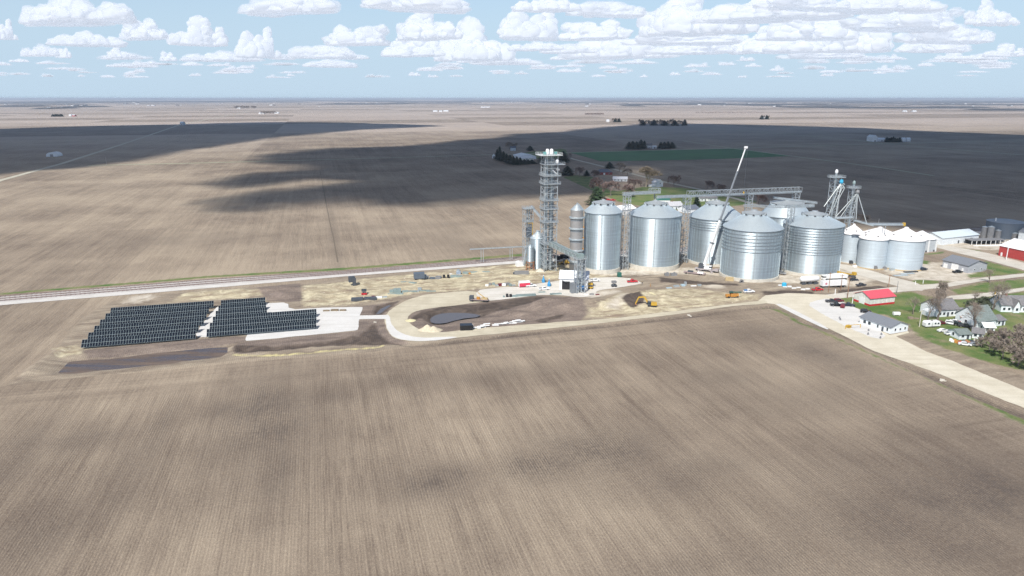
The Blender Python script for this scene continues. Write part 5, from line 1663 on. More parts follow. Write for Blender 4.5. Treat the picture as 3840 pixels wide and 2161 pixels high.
lump('crate_stack', 'dark and green machine parts at the left end of the apron beams', 'crate stack', 1908, 1115, 8, [(-2.6, 0, 0, 1.0, 1, .9), (-.8, .4, 0, 1.2, 1.2, 1.7), (1.0, .2, 0, 1.2, 1.2, 1.5), (3.0, 0, 0, 2.6, 1.2, 1.0)], [GREENG, BLACK, BLACK, GREENG])
lump('beam_stack', 'flat grey strip lying between two white pickups', 'beam stack', 2032, 1098, 8, [(0, 0, .1, 3.6, .8, .5)], GREENG)
for k in range(9):
    random.seed(30 + k)
    u = 1826 + 12.5 * k
    p = G(u, 1074 + random.uniform(-4, 4) - k * .4)
    o = MB().box(0, 0, 0, random.uniform(1.2, 3), random.uniform(.6, 1.4), random.uniform(.4, 1.4)).build('building_material', [WHITE, MGREY, GREENG, GALV2, MAR][k % 5])
    o.location, o.rotation_euler = (p.x, p.y, .1), (0, 0, random.uniform(-.4, .5))
    tag(o, ['white', 'grey', 'grey-green', 'silver', 'dark red'][k % 5] + ' bundle of building material, ' + ['first', 'second', 'third', 'fourth', 'fifth', 'sixth', 'seventh', 'eighth', 'ninth'][k] + ' from the left along the apron edge', 'bundle', 'building material along the far edge of the apron')
for u, v, l in ((2038, 1060, 'left'), (2059, 1074, 'right')):
    p = G(u, v)
    t = thing('blue_mixer', l + ' one of the two blue cone-topped bins before the dump shed', 'bin', tuple(p))
    MB().lathe([(.9, 0), (1.0, .5), (1.0, 1.5), (.5, 2.4), (.2, 3.4), (.2, 4.0)], 10).build('body', M('mid blue paint', (.05, .28, .55), .4), t)
    MB().lathe([(.25, 4.0), (.35, 4.05), (.35, 4.3), (.1, 4.35)], 8).build('cap', WHITE, t)
p = G(2322, 1038)
lump('skip', 'dark green bin at the foot of the narrowest tall silver bin', 'bin', 2322, 1038, 10, [(0, 0, .1, 2.2, 2.0, 2.4)], M('dark green skip', (.03, .14, .11), .5))
for u, l in ((2500, 'left'), (2526, 'right')):
    lump('steel_crate', l + ' of two grey steel crates on the ground left of the crane', 'crate', u, 1034, 5, [(0, 0, 0, 2.6 if l == 'left' else 3.6, 2, 1.5), (.4, 0, 1.5, 1, 1, .5)], MGREY)
lump('debris', 'grey and pale blue scrap metal on the muddy middle ground', 'scrap', 2562, 1076, 10, [(-4, 0, 0, 3, 2, 1.0), (0, .6, 0, 2, 2, 1.2), (2, 2, 0, 1.2, 1.2, 2.2), (6, 0, 0, 3, 1, .5), (9.5, .3, 0, 2, 1.2, .9), (-9, -2, 0, 3, 1.4, .5)], [GALV2, M('pale blue scrap', (.42, .55, .62), .5), STEEL, WHITE])
lump('debris', 'scattered pale concrete rubble by the muddy spoil heaps', 'rubble', 2232, 1150, 0, [(-3, 0, 0, 2, 1.6, .6), (0, 1.5, 0, 1.4, 1.2, .5), (3, 0, 0, 2.4, 1, .5), (6, 2, 0, 1.2, 1, .5), (2, -4, 0, 1, 1, .5)], CONC)
lump('debris', 'brown and white scrap on the apron right of the receiving leg', 'scrap', 2212, 1107, 5, [(-2, 0, .1, 2, 1, .5), (1, .3, .1, 2.2, 1.2, .6), (4, 0, .1, 2, .9, .4)], [WHITE, MGREY, MAR])
lump('debris', 'small heap of brush on the white gravel pad', 'brush heap', 1255, 1167, 5, [(-4, 0, .1, 3, 1, .5), (0, .3, .1, 3.6, 1.4, .7), (4, 0, .1, 3, 1, .6)], M('brown brush', (.22, .17, .11), .9))
# island: black container and the white wrapped bundles
lump('dumpster', 'black open-topped waste container on the island inside the loop road', 'waste container', 1748, 1236, 6, [(0, 0, .1, 5.4, 3.6, 2.3), (2.9, -.6, 1.0, .4, 1.6, 1.2)], BLK)
lump('white_cube', 'small white box beside the black waste container', 'box', 1768, 1232, 6, [(0, 0, 0, 1.6, 1.5, 1.7)], WHITE)
for i, (u, v, n, lab) in enumerate(((1793, 1232, 4, 'nearest the black container'), (1818, 1226, 5, 'scattered and second from the black container'), (1855, 1221, 3, 'in the middle of the row'), (1902, 1216, 3, 'fourth from the black container'), (1930, 1212, 4, 'fifth from the black container'), (1955, 1209, 5, 'at the far right of the row'))):
    random.seed(i + 3)
    lump('white_bundle', 'white wrapped bundle ' + lab, 'bundle', u, v, 6 + 10 * (i % 2), [(random.uniform(-1.6, 1.6), random.uniform(-.7, .7), k * .28, random.uniform(1.6, 3.4), random.uniform(.5, 1.6), .27) for k in range(n)], WHITE, 'white wrapped bundles on the island')
def pile(label, u, v, r, h, mat, seed=0, name='gravel_pile', cat='pile'):
    p = G(u, v)
    mb = MB()
    n, k = 22, 7
    vs = [(0, 0, h)]
    for j in range(1, k + 1):
        f = j / k
        for i in range(n):
            a = 2 * math.pi * i / n
            s = 1 + .18 * noise.noise(Vector((math.cos(a) * 1.5, math.sin(a) * 1.5, seed)))
            z = h * (1 - f) ** 1.15 * (1 + .2 * noise.noise(Vector((math.cos(a) * f * 3, math.sin(a) * f * 3, seed + 4)))) - (.3 if j == k else 0)
            vs.append((r * f * s * math.cos(a), r * f * s * .8 * math.sin(a), z))
    fs = [(0, 1 + i, 1 + (i + 1) % n) for i in range(n)]
    for j in range(k - 1):
        for i in range(n):
            a, b = 1 + j * n + i, 1 + j * n + (i + 1) % n
            fs.append((a, a + n, b + n, b))
    mb.add(vs, fs)
    o = mb.build(name, mat, None, True)
    o.location = (p.x, p.y, 0)
    return tag(o, label, cat)
SAND = M('tan gravel heap', (.58, .51, .38), .95, 0, .2, 1.5)
BRN = M('brown spoil', (.24, .185, .14), .95, 0, .3, .5)
pile('left of the two tan gravel piles on the island', 1603, 1238, 4.4, 2.6, SAND, 1)
pile('right of the two tan gravel piles on the island', 1626, 1240, 4.2, 2.2, SAND, 2)
pile('small yellow clay pile at the left tip of the island', 1540, 1203, 3.0, .9, M('yellow clay heap', (.62, .56, .35), .95), 3, 'clay_pile')
pile('broad pinkish-brown spoil heap on the right of the island', 2070, 1160, 13, 2.4, M('grey brown spoil', (.24, .19, .16), .95, 0, .25, .4), 4, 'spoil_heap')
pile('flat brown spoil heap left of the excavator', 2330, 1142, 10, 2.2, BRN, 5, 'spoil_heap')
pile('tall yellow clay heap behind the excavator', 2440, 1118, 8, 3.2, M('yellow clay heap', (.62, .56, .35), .95), 6, 'clay_pile')
pile('pale sand heap at the foot of the tallest tower', 2026, 1020, 3.6, 2.2, M('pale sand', (.62, .55, .45), .95), 7, 'sand_pile')
pile('dark rubble heap between the right solar array and the yellow ground', 1050, 1108, 9, 2.0, M('grey brown spoil', (.24, .19, .16), .95, 0, .25, .4), 8, 'spoil_heap')

# yard bits behind the office: yellow frame
p = G(3212, 1231)
t = thing('yellow_frame', 'yellow painted frame standing on the pale parking area left of the office', 'frame', tuple(p), R(GR))
mb = MB().box(-6, 0, 0, .2, .2, 1.6).box(2, 0, 0, .2, .2, 1.6).box(-2, 0, 1.6, 8.2, .2, .2)
mb.build('rail', YEL, t)
MB().box(-3, 1.5, 0, 1.6, 1.6, 1.2).build('box', YEL, t)
for k, (u, v) in enumerate(((3257, 1242), (3255, 1256), (3305, 1257), (3301, 1270), (3148, 1196), (3151, 1202))):
    p = G(u, v)
    o = MB().box(0, 0, 0, .6, .6, .6).box(0, 0, .6, .3, .3, .4).build('bollard_block', MGREY)
    o.location = (p.x, p.y, .1)
    tag(o, 'small grey marker block on the pale parking area, ' + ['left one near the office wall', 'second one near the office wall', 'left one off the office corner', 'lowest one off the office corner', 'upper one near the yellow frame', 'lower one near the yellow frame'][k], 'marker block', 'grey marker blocks on the parking area')
o = MB().box(0, 0, .4, 3.2, 1.4, 1.2).box(1.3, 0, 0, .2, 1, .4).box(-1.3, 0, 0, .2, 1, .4).build('propane_tank', WHITE)
p = G(3361, 1183)
o.location = (p.x, p.y, 0)
tag(o, 'small white tank on the lawn below the red-roofed shed', 'tank')
lump('woodpile', 'small brown woodpile on the lawn below the red-roofed shed', 'woodpile', 3414, 1196, 0, [(0, 0, 0, 2.2, 1.6, .9), (2.6, -.3, 0, 2.2, .6, .5)], M('old wood', (.28, .22, .17), .9))
# culvert ends in the ditch
for u, v, l in ((2583, 1182, 'pale culvert end at the far ditch beside the curved road'), (3533, 1424, 'pale culvert end in the roadside ditch at the lower right'), (1407, 1209, 'pale culvert end below the short gravel link')):
    lump('culvert_end', l, 'culvert', u, v, -25, [(0, 0, -.6, 1.5, .7, .8), (1.0, -.4, -.8, .8, .4, .7)], CONC)

# small tank farm, pipes and junk near the old bins
for k, (u, v, sx, sz, m, lab) in enumerate(((3190, 989, 1.6, 2.0, DGREY, 'dark blower at the foot of the slim pale bin'), (3204, 1002, 2.2, 1.2, WHITE, 'white blower unit between the slim and banded pale bins'), (3281, 1012, 1.6, 2.6, MGREY, 'grey blower at the foot of the banded pale bin'), (3314, 1010, 2.4, 1.6, MGREY, 'brownish blower between the banded and widest pale bins'), (3343, 1014, 2.4, 1.4, GALV2, 'silver blower at the foot of the widest pale bin'))):
    lump('bin_blower', lab, 'blower', u, v, 10, [(0, 0, 0, sx, 1.4, sz), (sx * .6, -.2, 0, .8, .8, sz * .6)], m)
lump('steel_sheets', 'pale steel sheets laid on gravel below the widest pale bin', 'steel sheets', 3400, 1033, 12, [(-4, 0, .05, 9, 2.2, .3), (3, 3, .05, 9, 2, .3)], GALV2)
lump('dark_pit_cover', 'dark slab at the right foot of the widest pale bin', 'slab', 3415, 1021, 10, [(0, 0, .02, 8.6, 1.8, .5)], BLK)

# ------------------------------------------------------------------ poles
def pole(label, u, v, vtop, mat, arm=True, r=.2, name='utility_pole', cat='utility pole'):
    p = G(u, v)
    h = HZ(p, vtop)
    t = thing(name, label, cat, tuple(p), R(GR))
    MB().lathe([(r, 0), (r * .75, h)], 8).build('pole', mat, t)
    if arm:
        MB().box(0, 0, h - .8, 2.4, .16, .18).build('crossarm', mat, t)
        for x in (-1.1, 0, 1.1):
            MB().box(x, 0, h - .62, .1, .1, .2).build('insulator', MGREY, t)
pole('brown utility pole standing in front of the white semi trailer', 3106, 1097, 1022, WOODP)
pole('thin brown utility pole right behind the white semi trailer', 3152, 1091, 1030, WOODP)
pole('tall brown utility pole left of the red-roofed shed', 3177, 1120, 1036, WOODP)
pole('brown utility pole at the junction right of the muddy patch', 3331, 1080, 1029, WOODP)
pole('short white post beside the red pickup', 3131, 1106, 1084, WHITE, False, .22, 'post', 'post')
pole('short white post at the left corner of the lawn', 3196, 1138, 1108, WHITE, False, .22, 'post', 'post')
pole('grey pole at the far corner of the lawn behind the red-roofed shed', 3362, 1100, 1055, MGREY, False, .16, 'post', 'post')
pole('pale leaning-looking pole on the lawn left of the camper', 3447, 1226, 1162, CONC, True, .2)
pole('yellow post beside the village lane at the right', 3731, 1104, 1084, YEL, False, .35, 'post', 'post')
for u, v, l in ((3432, 1068, 'left'), (3461, 1064, 'right')):
    pole(l + ' of two short white marker posts on the grass patch by the lane', u, v, v - 13, WHITE, False, .2, 'post', 'post')
for u, v, vt, l in ((400, 620, 590, 'lone thin pole beside the field track at the left'), (3290, 870, 820, 'thin pole left of the long level conveyor tube')):
    pole(l, u, v, vt, MGREY, False, .25)
for j, u in enumerate((3300, 3404, 3416)):
    pass

# ------------------------------------------------------------------ people
def person(label, u, v, deg, shirt, legs):
    p = G(u, v, .09)
    t = thing('person', label, 'person', tuple(p), R(deg))
    V = [(0, 0, .98), (0, 0, 1.22), (0, 0, 1.45), (0, 0, 1.58), (0, .01, 1.72), (-.1, 0, .92), (-.13, -.04, .5), (-.14, .02, .08), (-.14, -.1, .04), (.1, 0, .92), (.14, .1, .5), (.16, .16, .08), (.16, .04, .04),
         (-.19, 0, 1.44), (-.27, 0, 1.18), (-.26, -.12, .95), (-.26, -.16, .87), (.19, 0, 1.44), (.28, .02, 1.18), (.27, -.1, .96), (.27, -.14, .88)]
    E = [(0, 1), (1, 2), (2, 3), (3, 4), (0, 5), (5, 6), (6, 7), (7, 8), (0, 9), (9, 10), (10, 11), (11, 12), (2, 13), (13, 14), (14, 15), (15, 16), (2, 17), (17, 18), (18, 19), (19, 20)]
    Rr = [.15, .15, .15, .06, .11, .10, .07, .05, .05, .10, .07, .05, .05, .08, .05, .04, .045, .08, .05, .04, .045]
    me = bpy.data.meshes.new('body')
    me.from_pydata(V, E, [])
    o = place(me, 'body', shirt, t)
    m = o.modifiers.new('skin', 'SKIN')
    for i, r in enumerate(Rr):
        me.skin_vertices[0].data[i].radius = (r, r * .8)
    me.skin_vertices[0].data[0].use_root = True
    m = o.modifiers.new('sub', 'SUBSURF')
    m.levels = m.render_levels = 1
    MB().lathe([(.135, 1.72), (.14, 1.78), (.10, 1.86), (.03, 1.88)], 10).build('hard_hat', YEL, t)
person('person in dark clothes walking beyond the red pickup on the apron', 2408, 1068, 30, DGREY, DGREY)
person('person in a bright vest standing before the fan-ringed bin', 2409 + 30, 1076, 80, ORANGE, DGREY)

# ================================================================== TREES
BARK = M('grey brown bark', (.20, .165, .14), .95)
TWIG = M('bare grey brown twigs', (.29, .24, .20), .95, 0, .25, .4)
TWIGP = M('pale tan twigs', (.42, .33, .23), .95, 0, .2, .4)
TWIGR = M('reddish budding twigs', (.27, .19, .165), .95, 0, .25, .4)
NEED = M('dark evergreen needles', (.020, .042, .024), .9, 0, .35, .5)
NEEDG = M('green spruce needles', (.045, .085, .030), .9, 0, .35, .5)
def bare_meshes(seed, spread=.55, twigs=5, h=12.0, levels=4, tw=.05):
    rs = random.Random(seed)
    tr, cr = MB(), MB()
    def grow(mb, p, d, L, r, lev):
        q = p
        n = 2
        for k in range(n):
            d2 = (d + Vector((rs.uniform(-1, 1), rs.uniform(-1, 1), rs.uniform(-.3, .5))) * .16).normalized()
            e = q + d2 * L / n
            r2 = r * (1 - .22 * (k + 1))
            b = len(mb.v)
            a = d2.cross(Vector((.3, .5, .8))).normalized()
            c = a.cross(d2)
            vs = []
            for cen, rad in ((q, r if k == 0 else r * .8), (e, r2)):
                for j in range(4 if lev > 2 else 3):
                    t_ = 2 * math.pi * j / (4 if lev > 2 else 3)
                    vs.append(cen + (a * math.cos(t_) + c * math.sin(t_)) * rad)
            m = 4 if lev > 2 else 3
            mb.add(vs, [(j, (j + 1) % m, m + (j + 1) % m, m + j) for j in range(m)])
            q, d, = e, d2
        if lev == 0:
            for _ in range(twigs):
                dd = (d + Vector((rs.uniform(-1, 1), rs.uniform(-1, 1), rs.uniform(-.5, .9))) * .9).normalized()
                l = rs.uniform(.7, 1.7) * h / 12
                s = dd.cross(Vector((rs.uniform(-1, 1), rs.uniform(-1, 1), .3))).normalized() * tw
                o = q + dd * rs.uniform(-.3, .1)
                mid = o + dd * l * .5 + s * 3
                cr.add([o - s, o + s, o + dd * l, mid + s.cross(dd) * 2], [(0, 1, 2), (0, 3, 2)])
            return
        nb = 3 if lev != levels else 4
        for k in range(nb):
            az = rs.uniform(0, 6.28)
            tilt = rs.uniform(.25, .75) * spread / .55
            s = d.cross(Vector((math.cos(az), math.sin(az), .2))).normalized()
            dd = (d * math.cos(tilt) + s * math.sin(tilt) + Vector((0, 0, .12))).normalized()
            grow(cr, q - d * L * rs.uniform(0, .35), dd, L * rs.uniform(.62, .8), r * .55, lev - 1)
    grow(tr, Vector((0, 0, -.2)), Vector((0, 0, 1)), h * .26, h * .026, levels)
    return tr.mesh('trunk'), cr.mesh('crown')
def conifer_meshes(seed, h=12.0, w_=2.6, n=620):
    rs = random.Random(seed)
    tr = MB().lathe([(.22, -.2), (.16, h * .4), (.03, h * .96)], 7)
    cr = MB()
    for i in range(n):
        f = rs.random() ** .75
        z = h * (.07 + .93 * (1 - f))
        az = rs.uniform(0, 6.28)
        lump_ = 1 + .22 * math.sin(az * 3 + seed) * math.sin(z * 1.7) + .15 * math.sin(az * 5 + z * 2.3)
        rr = w_ * f ** .85 * lump_ * rs.uniform(.45, 1.05)
        c = Vector((rr * math.cos(az), rr * math.sin(az), z))
        o = Vector((math.cos(az), math.sin(az), -.25)).normalized()
        s = Vector((-math.sin(az), math.cos(az), rs.uniform(-.3, .3)))
        L = rs.uniform(.6, 1.15)
        cr.add([c - o * L * .5 - s * L * .3, c - o * L * .3 + s * L * .35, c + o * L * .6 + s * .1, c + o * L * .2 - s * L * .3 + Vector((0, 0, -.15))], [(0, 1, 2), (0, 2, 3)])
    # dense heart so the crown does not read as confetti
    prof, n2 = [], 10
    b = []
    for k in range(8):
        f = k / 7
        for j in range(n2):
            a = 6.283 * j / n2
            r_ = w_ * .62 * (1 - f) * (1 + .25 * math.sin(a * 3 + k * 2.1 + seed)) + .02
            b.append((r_ * math.cos(a), r_ * math.sin(a), h * (.08 + .88 * f)))
    cr.add(b, [(k * n2 + j, k * n2 + (j + 1) % n2, (k + 1) * n2 + (j + 1) % n2, (k + 1) * n2 + j) for k in range(7) for j in range(n2)])
    return tr.mesh('trunk'), cr.mesh('crown')
TR = {}
def nm_conifer(k):
    return k.startswith('conifer')
NTH = ['first', 'second', 'third', 'fourth', 'fifth', 'sixth', 'seventh', 'eighth', 'ninth', 'tenth', 'eleventh', 'twelfth', 'thirteenth', 'fourteenth']
def tree(kind, label, u, v, vtop=None, wid=None, h=None, group=None, y=None):
    if kind not in TR:
        k, var = kind.split('_')
        s = int(var)
        if k == 'conifer':
            a, b = conifer_meshes(s)
            TR[kind] = (a, b, BARK, NEED)
        elif k == 'spruce':
            a, b = conifer_meshes(s, n=900, w_=3.6)
            TR[kind] = (a, b, BARK, NEEDG)
        elif k == 'bare':
            a, b = bare_meshes(s, tw=.014)
            TR[kind] = (a, b, BARK, TWIG)
        elif k == 'thick':
            a, b = bare_meshes(s, .8, 12, 12, 4, .05)
            TR[kind] = (a, b, BARK, TWIG)
        elif k == 'pale':
            a, b = bare_meshes(s, .6, 12, 12, 4, .07)
            TR[kind] = (a, b, M('pale bark', (.42, .34, .26), .95), TWIGP)
        elif k == 'pink':
            a, b = bare_meshes(s, .75, 12, 12, 4, .065)
            TR[kind] = (a, b, BARK, TWIGR)
        elif k == 'bush':
            a, b = bare_meshes(s, .95, 16, 12, 4, .06)
            TR[kind] = (a, b, BARK, M('grey green hedge twigs', (.12, .14, .09), .95, 0, .3, .5))
    a, b, ma, mb_ = TR[kind]
    p = G(u, v)
    if h is None:
        h = HZ(p, vtop)
    # measured extents of the prototype
    key = kind + 'x'
    if key not in TR:
        c = np.array([vv.co[:] for vv in b.vertices])
        TR[key] = (c[:, 2].max(), np.percentile(np.hypot(c[:, 0], c[:, 1]), 95))
    th, tw_ = TR[key]
    sz = h / th
    sx = sz if wid is None else wid * depth(p) / FPX / 2 / tw_
    if nm_conifer(kind):
        sx *= random.uniform(1.15, 1.75)
        sz *= random.uniform(.82, 1.08)
    nm = {'conifer': 'conifer', 'spruce': 'spruce_tree', 'bush': 'hedge_bush'}.get(kind.split('_')[0], 'bare_tree')
    t = thing(nm, label, 'bush' if nm == 'hedge_bush' else 'tree', tuple(p), random.uniform(0, 6.28), group)
    t.scale = (sx, sx, sz)
    place(a, 'trunk', ma, t)
    place(b, 'crown', mb_, t)
    return t
random.seed(11)
# village trees at the lower right
tree('bare_1', 'tall bare tree in front of the grey-roofed white house, behind the camper', 3513, 1203, 1068, 98)
tree('bare_2', 'bare tree just left of the white house with the grey roof', 3479, 1203, 1098, 66)
tree('bare_3', 'leaning-looking thin bare tree on the lawn right of the red-roofed shed', 3424, 1180, 1108, 56)
tree('bare_1', 'bare tree standing before the green-grey roofed house', 3645, 1249, 1120, 90)
tree('bare_2', 'bare tree beside the lane in the right of the village, near the yellow post', 3724, 1164, 1050, 88)
tree('bare_3', 'slender bare tree right of the yellow post', 3748, 1150, 1040, 60)
tree('bare_2', 'pale slender bare tree on the grass below the grey machine shed', 3712, 1062, 1005, 56)
tree('bare_3', 'bare tree at the pavement behind the white house', 3650, 1140, 1085, 50)
tree('thick_4', 'bare tree over the lane above the white house roof', 3530, 1112, 1052, 60)
bl = ['leftmost', 'lowest left', 'middle', 'upper', 'right-hand', 'lower right', 'farthest right', 'topmost right', 'bottom right corner', 'upper left']
for i, (u, v, vt, wd) in enumerate(((3712, 1312, 1262, 90), (3760, 1345, 1270, 100), (3790, 1322, 1240, 110), (3760, 1290, 1226, 90), (3825, 1330, 1236, 120), (3815, 1372, 1290, 100), (3880, 1350, 1240, 120), (3845, 1290, 1216, 100), (3860, 1392, 1310, 110), (3720, 1282, 1236, 70))):
    tree('thick_%d' % (4 + i % 3), bl[i] + ' bare brown tree of the dense thicket at the right edge', u, v, vt, wd, group='bare trees of the thicket at the right edge')
for i, (u, v, vt, wd) in enumerate(((3668, 1148, 1118, 60), (3700, 1142, 1112, 60), (3640, 1152, 1126, 50), (3690, 1160, 1130, 50))):
    tree('bush_7', ['leftmost', 'tallest', 'nearest', 'rightmost'][i] + ' grey-green bush of the clump between the two white houses', u, v, vt, wd, group='grey-green bushes between the houses')
# trees behind the bins
tree('spruce_8', 'full green spruce right behind the leftmost silver bin', 2238, 768, 700, 78)
tree('pale_9', 'big round pale tan bare tree behind the second silver bin', 2422, 702, 620, 92)
tree('pink_10', 'rounded reddish bare tree beside the field, right of the small white gabled house', 2526, 700, 655, 52)
tree('pink_11', 'reddish bare tree just above the green spruce', 2245, 728, 662, 64)
tree('pink_10', 'reddish bare tree between the spruce and the pale tan tree, taller one', 2290, 735, 676, 66)
tree('pink_11', 'reddish bare tree between the spruce and the pale tan tree, lower one', 2345, 738, 688, 66)
tree('pink_10', 'reddish bare tree left of the pale tan tree', 2378, 712, 668, 50)
tree('pink_11', 'rounded bare tree in front of the dark field, left of the crane boom', 2652, 716, 675, 46)
tree('pink_10', 'low bare tree behind the crane boom', 2708, 722, 690, 50)
tree('pink_11', 'bare tree against the dark field right of the crane boom', 2843, 768, 726, 56)
tree('thick_5', 'bare shrub behind the right-hand silver bins', 3225, 838, 800, 60)
tree('thick_6', 'low reddish bare shrub beyond the old elevator legs', 3180, 832, 806, 60)
tree('conifer_12', 'small dark conifer among the houses behind the bins, right of the second bin', 2611, 775, 736, 26)
tree('conifer_13', 'dark tree at the left end of the village green', 2126, 658, 622, 34)
tree('pink_10', 'reddish bare tree right of the dark tree at the village green', 2172, 664, 624, 40)
tree('conifer_12', 'small dark conifer on the village green', 2199, 661, 634, 20)
tree('pink_11', 'bare tree in front of the red brick house', 2228, 668, 636, 44)
tree('conifer_13', 'dark conifer behind the red brick house', 2285, 632, 606, 24)
tree('thick_5', 'dark bare tree right behind the red brick house', 2322, 644, 606, 44)
tree('thick_6', 'bare tree right of the red brick house', 2352, 660, 628, 36)
# farm by the tower
fl = ['first', 'second', 'third', 'fourth', 'fifth', 'sixth', 'seventh', 'eighth', 'ninth', 'tenth', 'eleventh']
for i, (u, v, vt) in enumerate(((1865, 600, 562), (1876, 604, 566), (1888, 608, 568), (1900, 612, 571), (1912, 616, 574), (1925, 619, 578), (1938, 620, 586), (1950, 618, 590), (1966, 617, 594), (1980, 616, 596), (1994, 615, 597))):
    tree('conifer_%d' % (12 + i % 2), fl[i] + ' dark conifer from the left in the windbreak left of the tallest tower', u, v, vt, 22, group='windbreak conifers of the white-roofed farm')
tree('conifer_12', 'tall dark conifer standing up behind the left end of the windbreak', 1874, 586, 545, 18)
tree('conifer_13', 'dark conifer behind the white barns of the farm', 1987, 566, 543, 22)
tree('conifer_12', 'dark tree close left of the tallest tower head', 2036, 614, 566, 36)
tree('conifer_13', 'big dark tree close right of the tallest tower head', 2112, 612, 560, 34)
tree('thick_5', 'dark bare tree right of the tallest tower head', 2130, 612, 574, 40)
tree('thick_6', 'bare tree behind the farmhouse of the white-roofed farm', 1912, 560, 530, 36)
tree('thick_5', 'bare tree right of the farmhouse of the white-roofed farm', 1936, 562, 534, 34)
for i, (u, v, vt) in enumerate(((2358, 560, 529), (2372, 560, 527), (2386, 561, 526), (2402, 560, 524), (2415, 559, 528))):
    tree('conifer_%d' % (12 + i % 2), fl[i] + ' conifer from the left beyond the wheat, left of the farmhouse', u, v, vt, 22, group='left conifer grove beyond the wheat field')
for i, (u, v, vt) in enumerate(((2477, 558, 534), (2490, 557, 530), (2504, 557, 532), (2519, 557, 529))):
    tree('conifer_%d' % (12 + i % 2), fl[i] + ' conifer from the left beyond the wheat, right of the farmhouse', u, v, vt, 22, group='right conifer grove beyond the wheat field')
for i in range(7):
    tree('conifer_%d' % (12 + i % 2), fl[i] + ' dark conifer from the left at the shaded farm on the right', 3324 + 8 * i, 534, 512 + (i % 3) * 2, 14, group='conifers of the shaded farm')
for i in range(14):
    random.seed(200 + i)
    tree(['thick_5', 'conifer_12', 'thick_6'][i % 3], NTH[i] + ' tree from the left in the long distant grove beyond the wheat', 2400 + 13 * i + random.uniform(-3, 3), 472, 448 + random.uniform(-4, 4), 22, group='distant grove beyond the wheat field')
for i in range(4):
    tree(['thick_5', 'conifer_12'][i % 2], NTH[i] + ' tree from the left at the tiny farm beyond the second silver bin', 2300 + 7 * i, 459, 442, 12, group='trees of the tiny far farm')
for i in range(4):
    tree(['conifer_12', 'thick_5'][i % 2], NTH[i] + ' distant tree from the left at the upper right farm', 2856 + 9 * i, 448, 432, 12, group='trees of the far upper right farm')
for i in range(8):
    tree('conifer_12', NTH[i] + ' dark evergreen from the left in the short distant row, far left', 198 + 5 * i, 438, 428, 9, group='distant evergreen row at the far left')
for i in range(8):
    tree('thick_5', NTH[i] + ' distant tree from the left at the end of the long gravel road', 884 + 10 * i, 409, 396, 16, group='distant trees at the road end')
for i in range(6):
    tree('thick_6', NTH[i] + ' distant tree from the left among white sheds beyond the long gravel road', 985 + 9 * i, 428, 416, 14, group='distant trees among white sheds')

# ================================================================== HOUSES
SHING = M('weathered grey shingles', (.20, .195, .20), .9, 0, .25, 1.2)
SHINGG = M('green grey shingles', (.19, .225, .215), .9, 0, .25, 1.2)
SHINGB = M('blue grey shingles', (.13, .15, .19), .85, 0, .15, 1)
BRICK = M('red brown brick wall', (.30, .07, .06), .9)
def house(label, A, B, D_, he, hr, wall, roof, axis='x', wins=3, chim=True, name='house', cat='house', group=None):
    b = building(name, label, cat, G(*A), G(*B), D_, he, hr, wall, roof, axis, group=group)
    L = b['L']
    for i in range(wins):
        x = L * (i + .6) / (wins + .2)
        if i == wins // 2:
            door(b, x, 0, 1.0, 2.1, mat=DGREY)
        else:
            win(b, x, 0, 1.0, 1.1, 1.2)
    if axis == 'x':
        win(b, L, D_ / 2, 1.0, 1.1, 1.2, 'E')
        win(b, 0, D_ / 2, 1.0, 1.1, 1.2, 'W')
    if chim:
        MB().box(L * .35, D_ * .5, he, .8, .8, hr - he + 1.0).build('chimney', M('chimney brick', (.3, .16, .12), .9), b)
    return b
h1 = house('large white house with weathered grey roof behind the camper', (3514, 1190), (3592, 1185), 11, 3.6, 7.2, WHITEV, SHING, wins=5)
pp = MB().yprism([(-3.4, 0), (0, 0), (0, 2.9), (-3.4, 2.3)], 1.5, 6).build('porch', WHITEV, h1)
house('white outbuilding with a low roof right of the large white house', (3596, 1190), (3622, 1188), 6, 2.4, 3.6, WHITEV, SHING, wins=2, chim=False)
house('white house with a green-grey roof right of the dark parked cars', (3662, 1232), (3732, 1226), 12, 3.6, 8.6, WHITEV, SHINGG, wins=4)
house('white lean-to annex at the right of the green-grey roofed house', (3735, 1224), (3768, 1220), 7, 2.6, 4.0, WHITEV, SHING, wins=2, chim=False)
house('white house with dark grey roof at the right edge of the village', (3752, 1170), (3850, 1172), 10, 3.6, 7.0, WHITEV, SHING, wins=5)
g = building('gable_front', 'white gabled porch house front at the right edge, before a dark grey roof', 'house', G(3800, 1174), G(3822, 1174), 5, 3.4, 6.2, WHITEV, SHING, 'y')
win(g, g['L'] / 2, 0, 1.1, 1.1, 1.3)
house('small shed with green-grey roof above the junk and white cars', (3596, 1274), (3640, 1272), 7, 2.3, 3.6, WHITEV, SHINGG, wins=2, chim=False, name='shed', cat='shed')
house('small shed with grey roof and white side beside the thicket', (3644, 1268), (3686, 1274), 6, 2.5, 4.0, WHITEV, SHING, wins=2, chim=False, name='shed', cat='shed')
house('white shed half hidden behind the thicket of bare trees', (3690, 1248), (3728, 1250), 6, 2.6, 3.8, WHITEV, M('white metal roof', (.84, .84, .85), .5), wins=2, chim=False, name='shed', cat='shed')
house('blue-grey small shed with a rusty roof left of the green-grey roofed house', (3602, 1210), (3636, 1212), 6, 2.6, 3.4, M('blue grey siding', (.38, .48, .55), .6), M('rusty roof sheet', (.36, .26, .20), .8), wins=2, chim=False, name='shed', cat='shed')
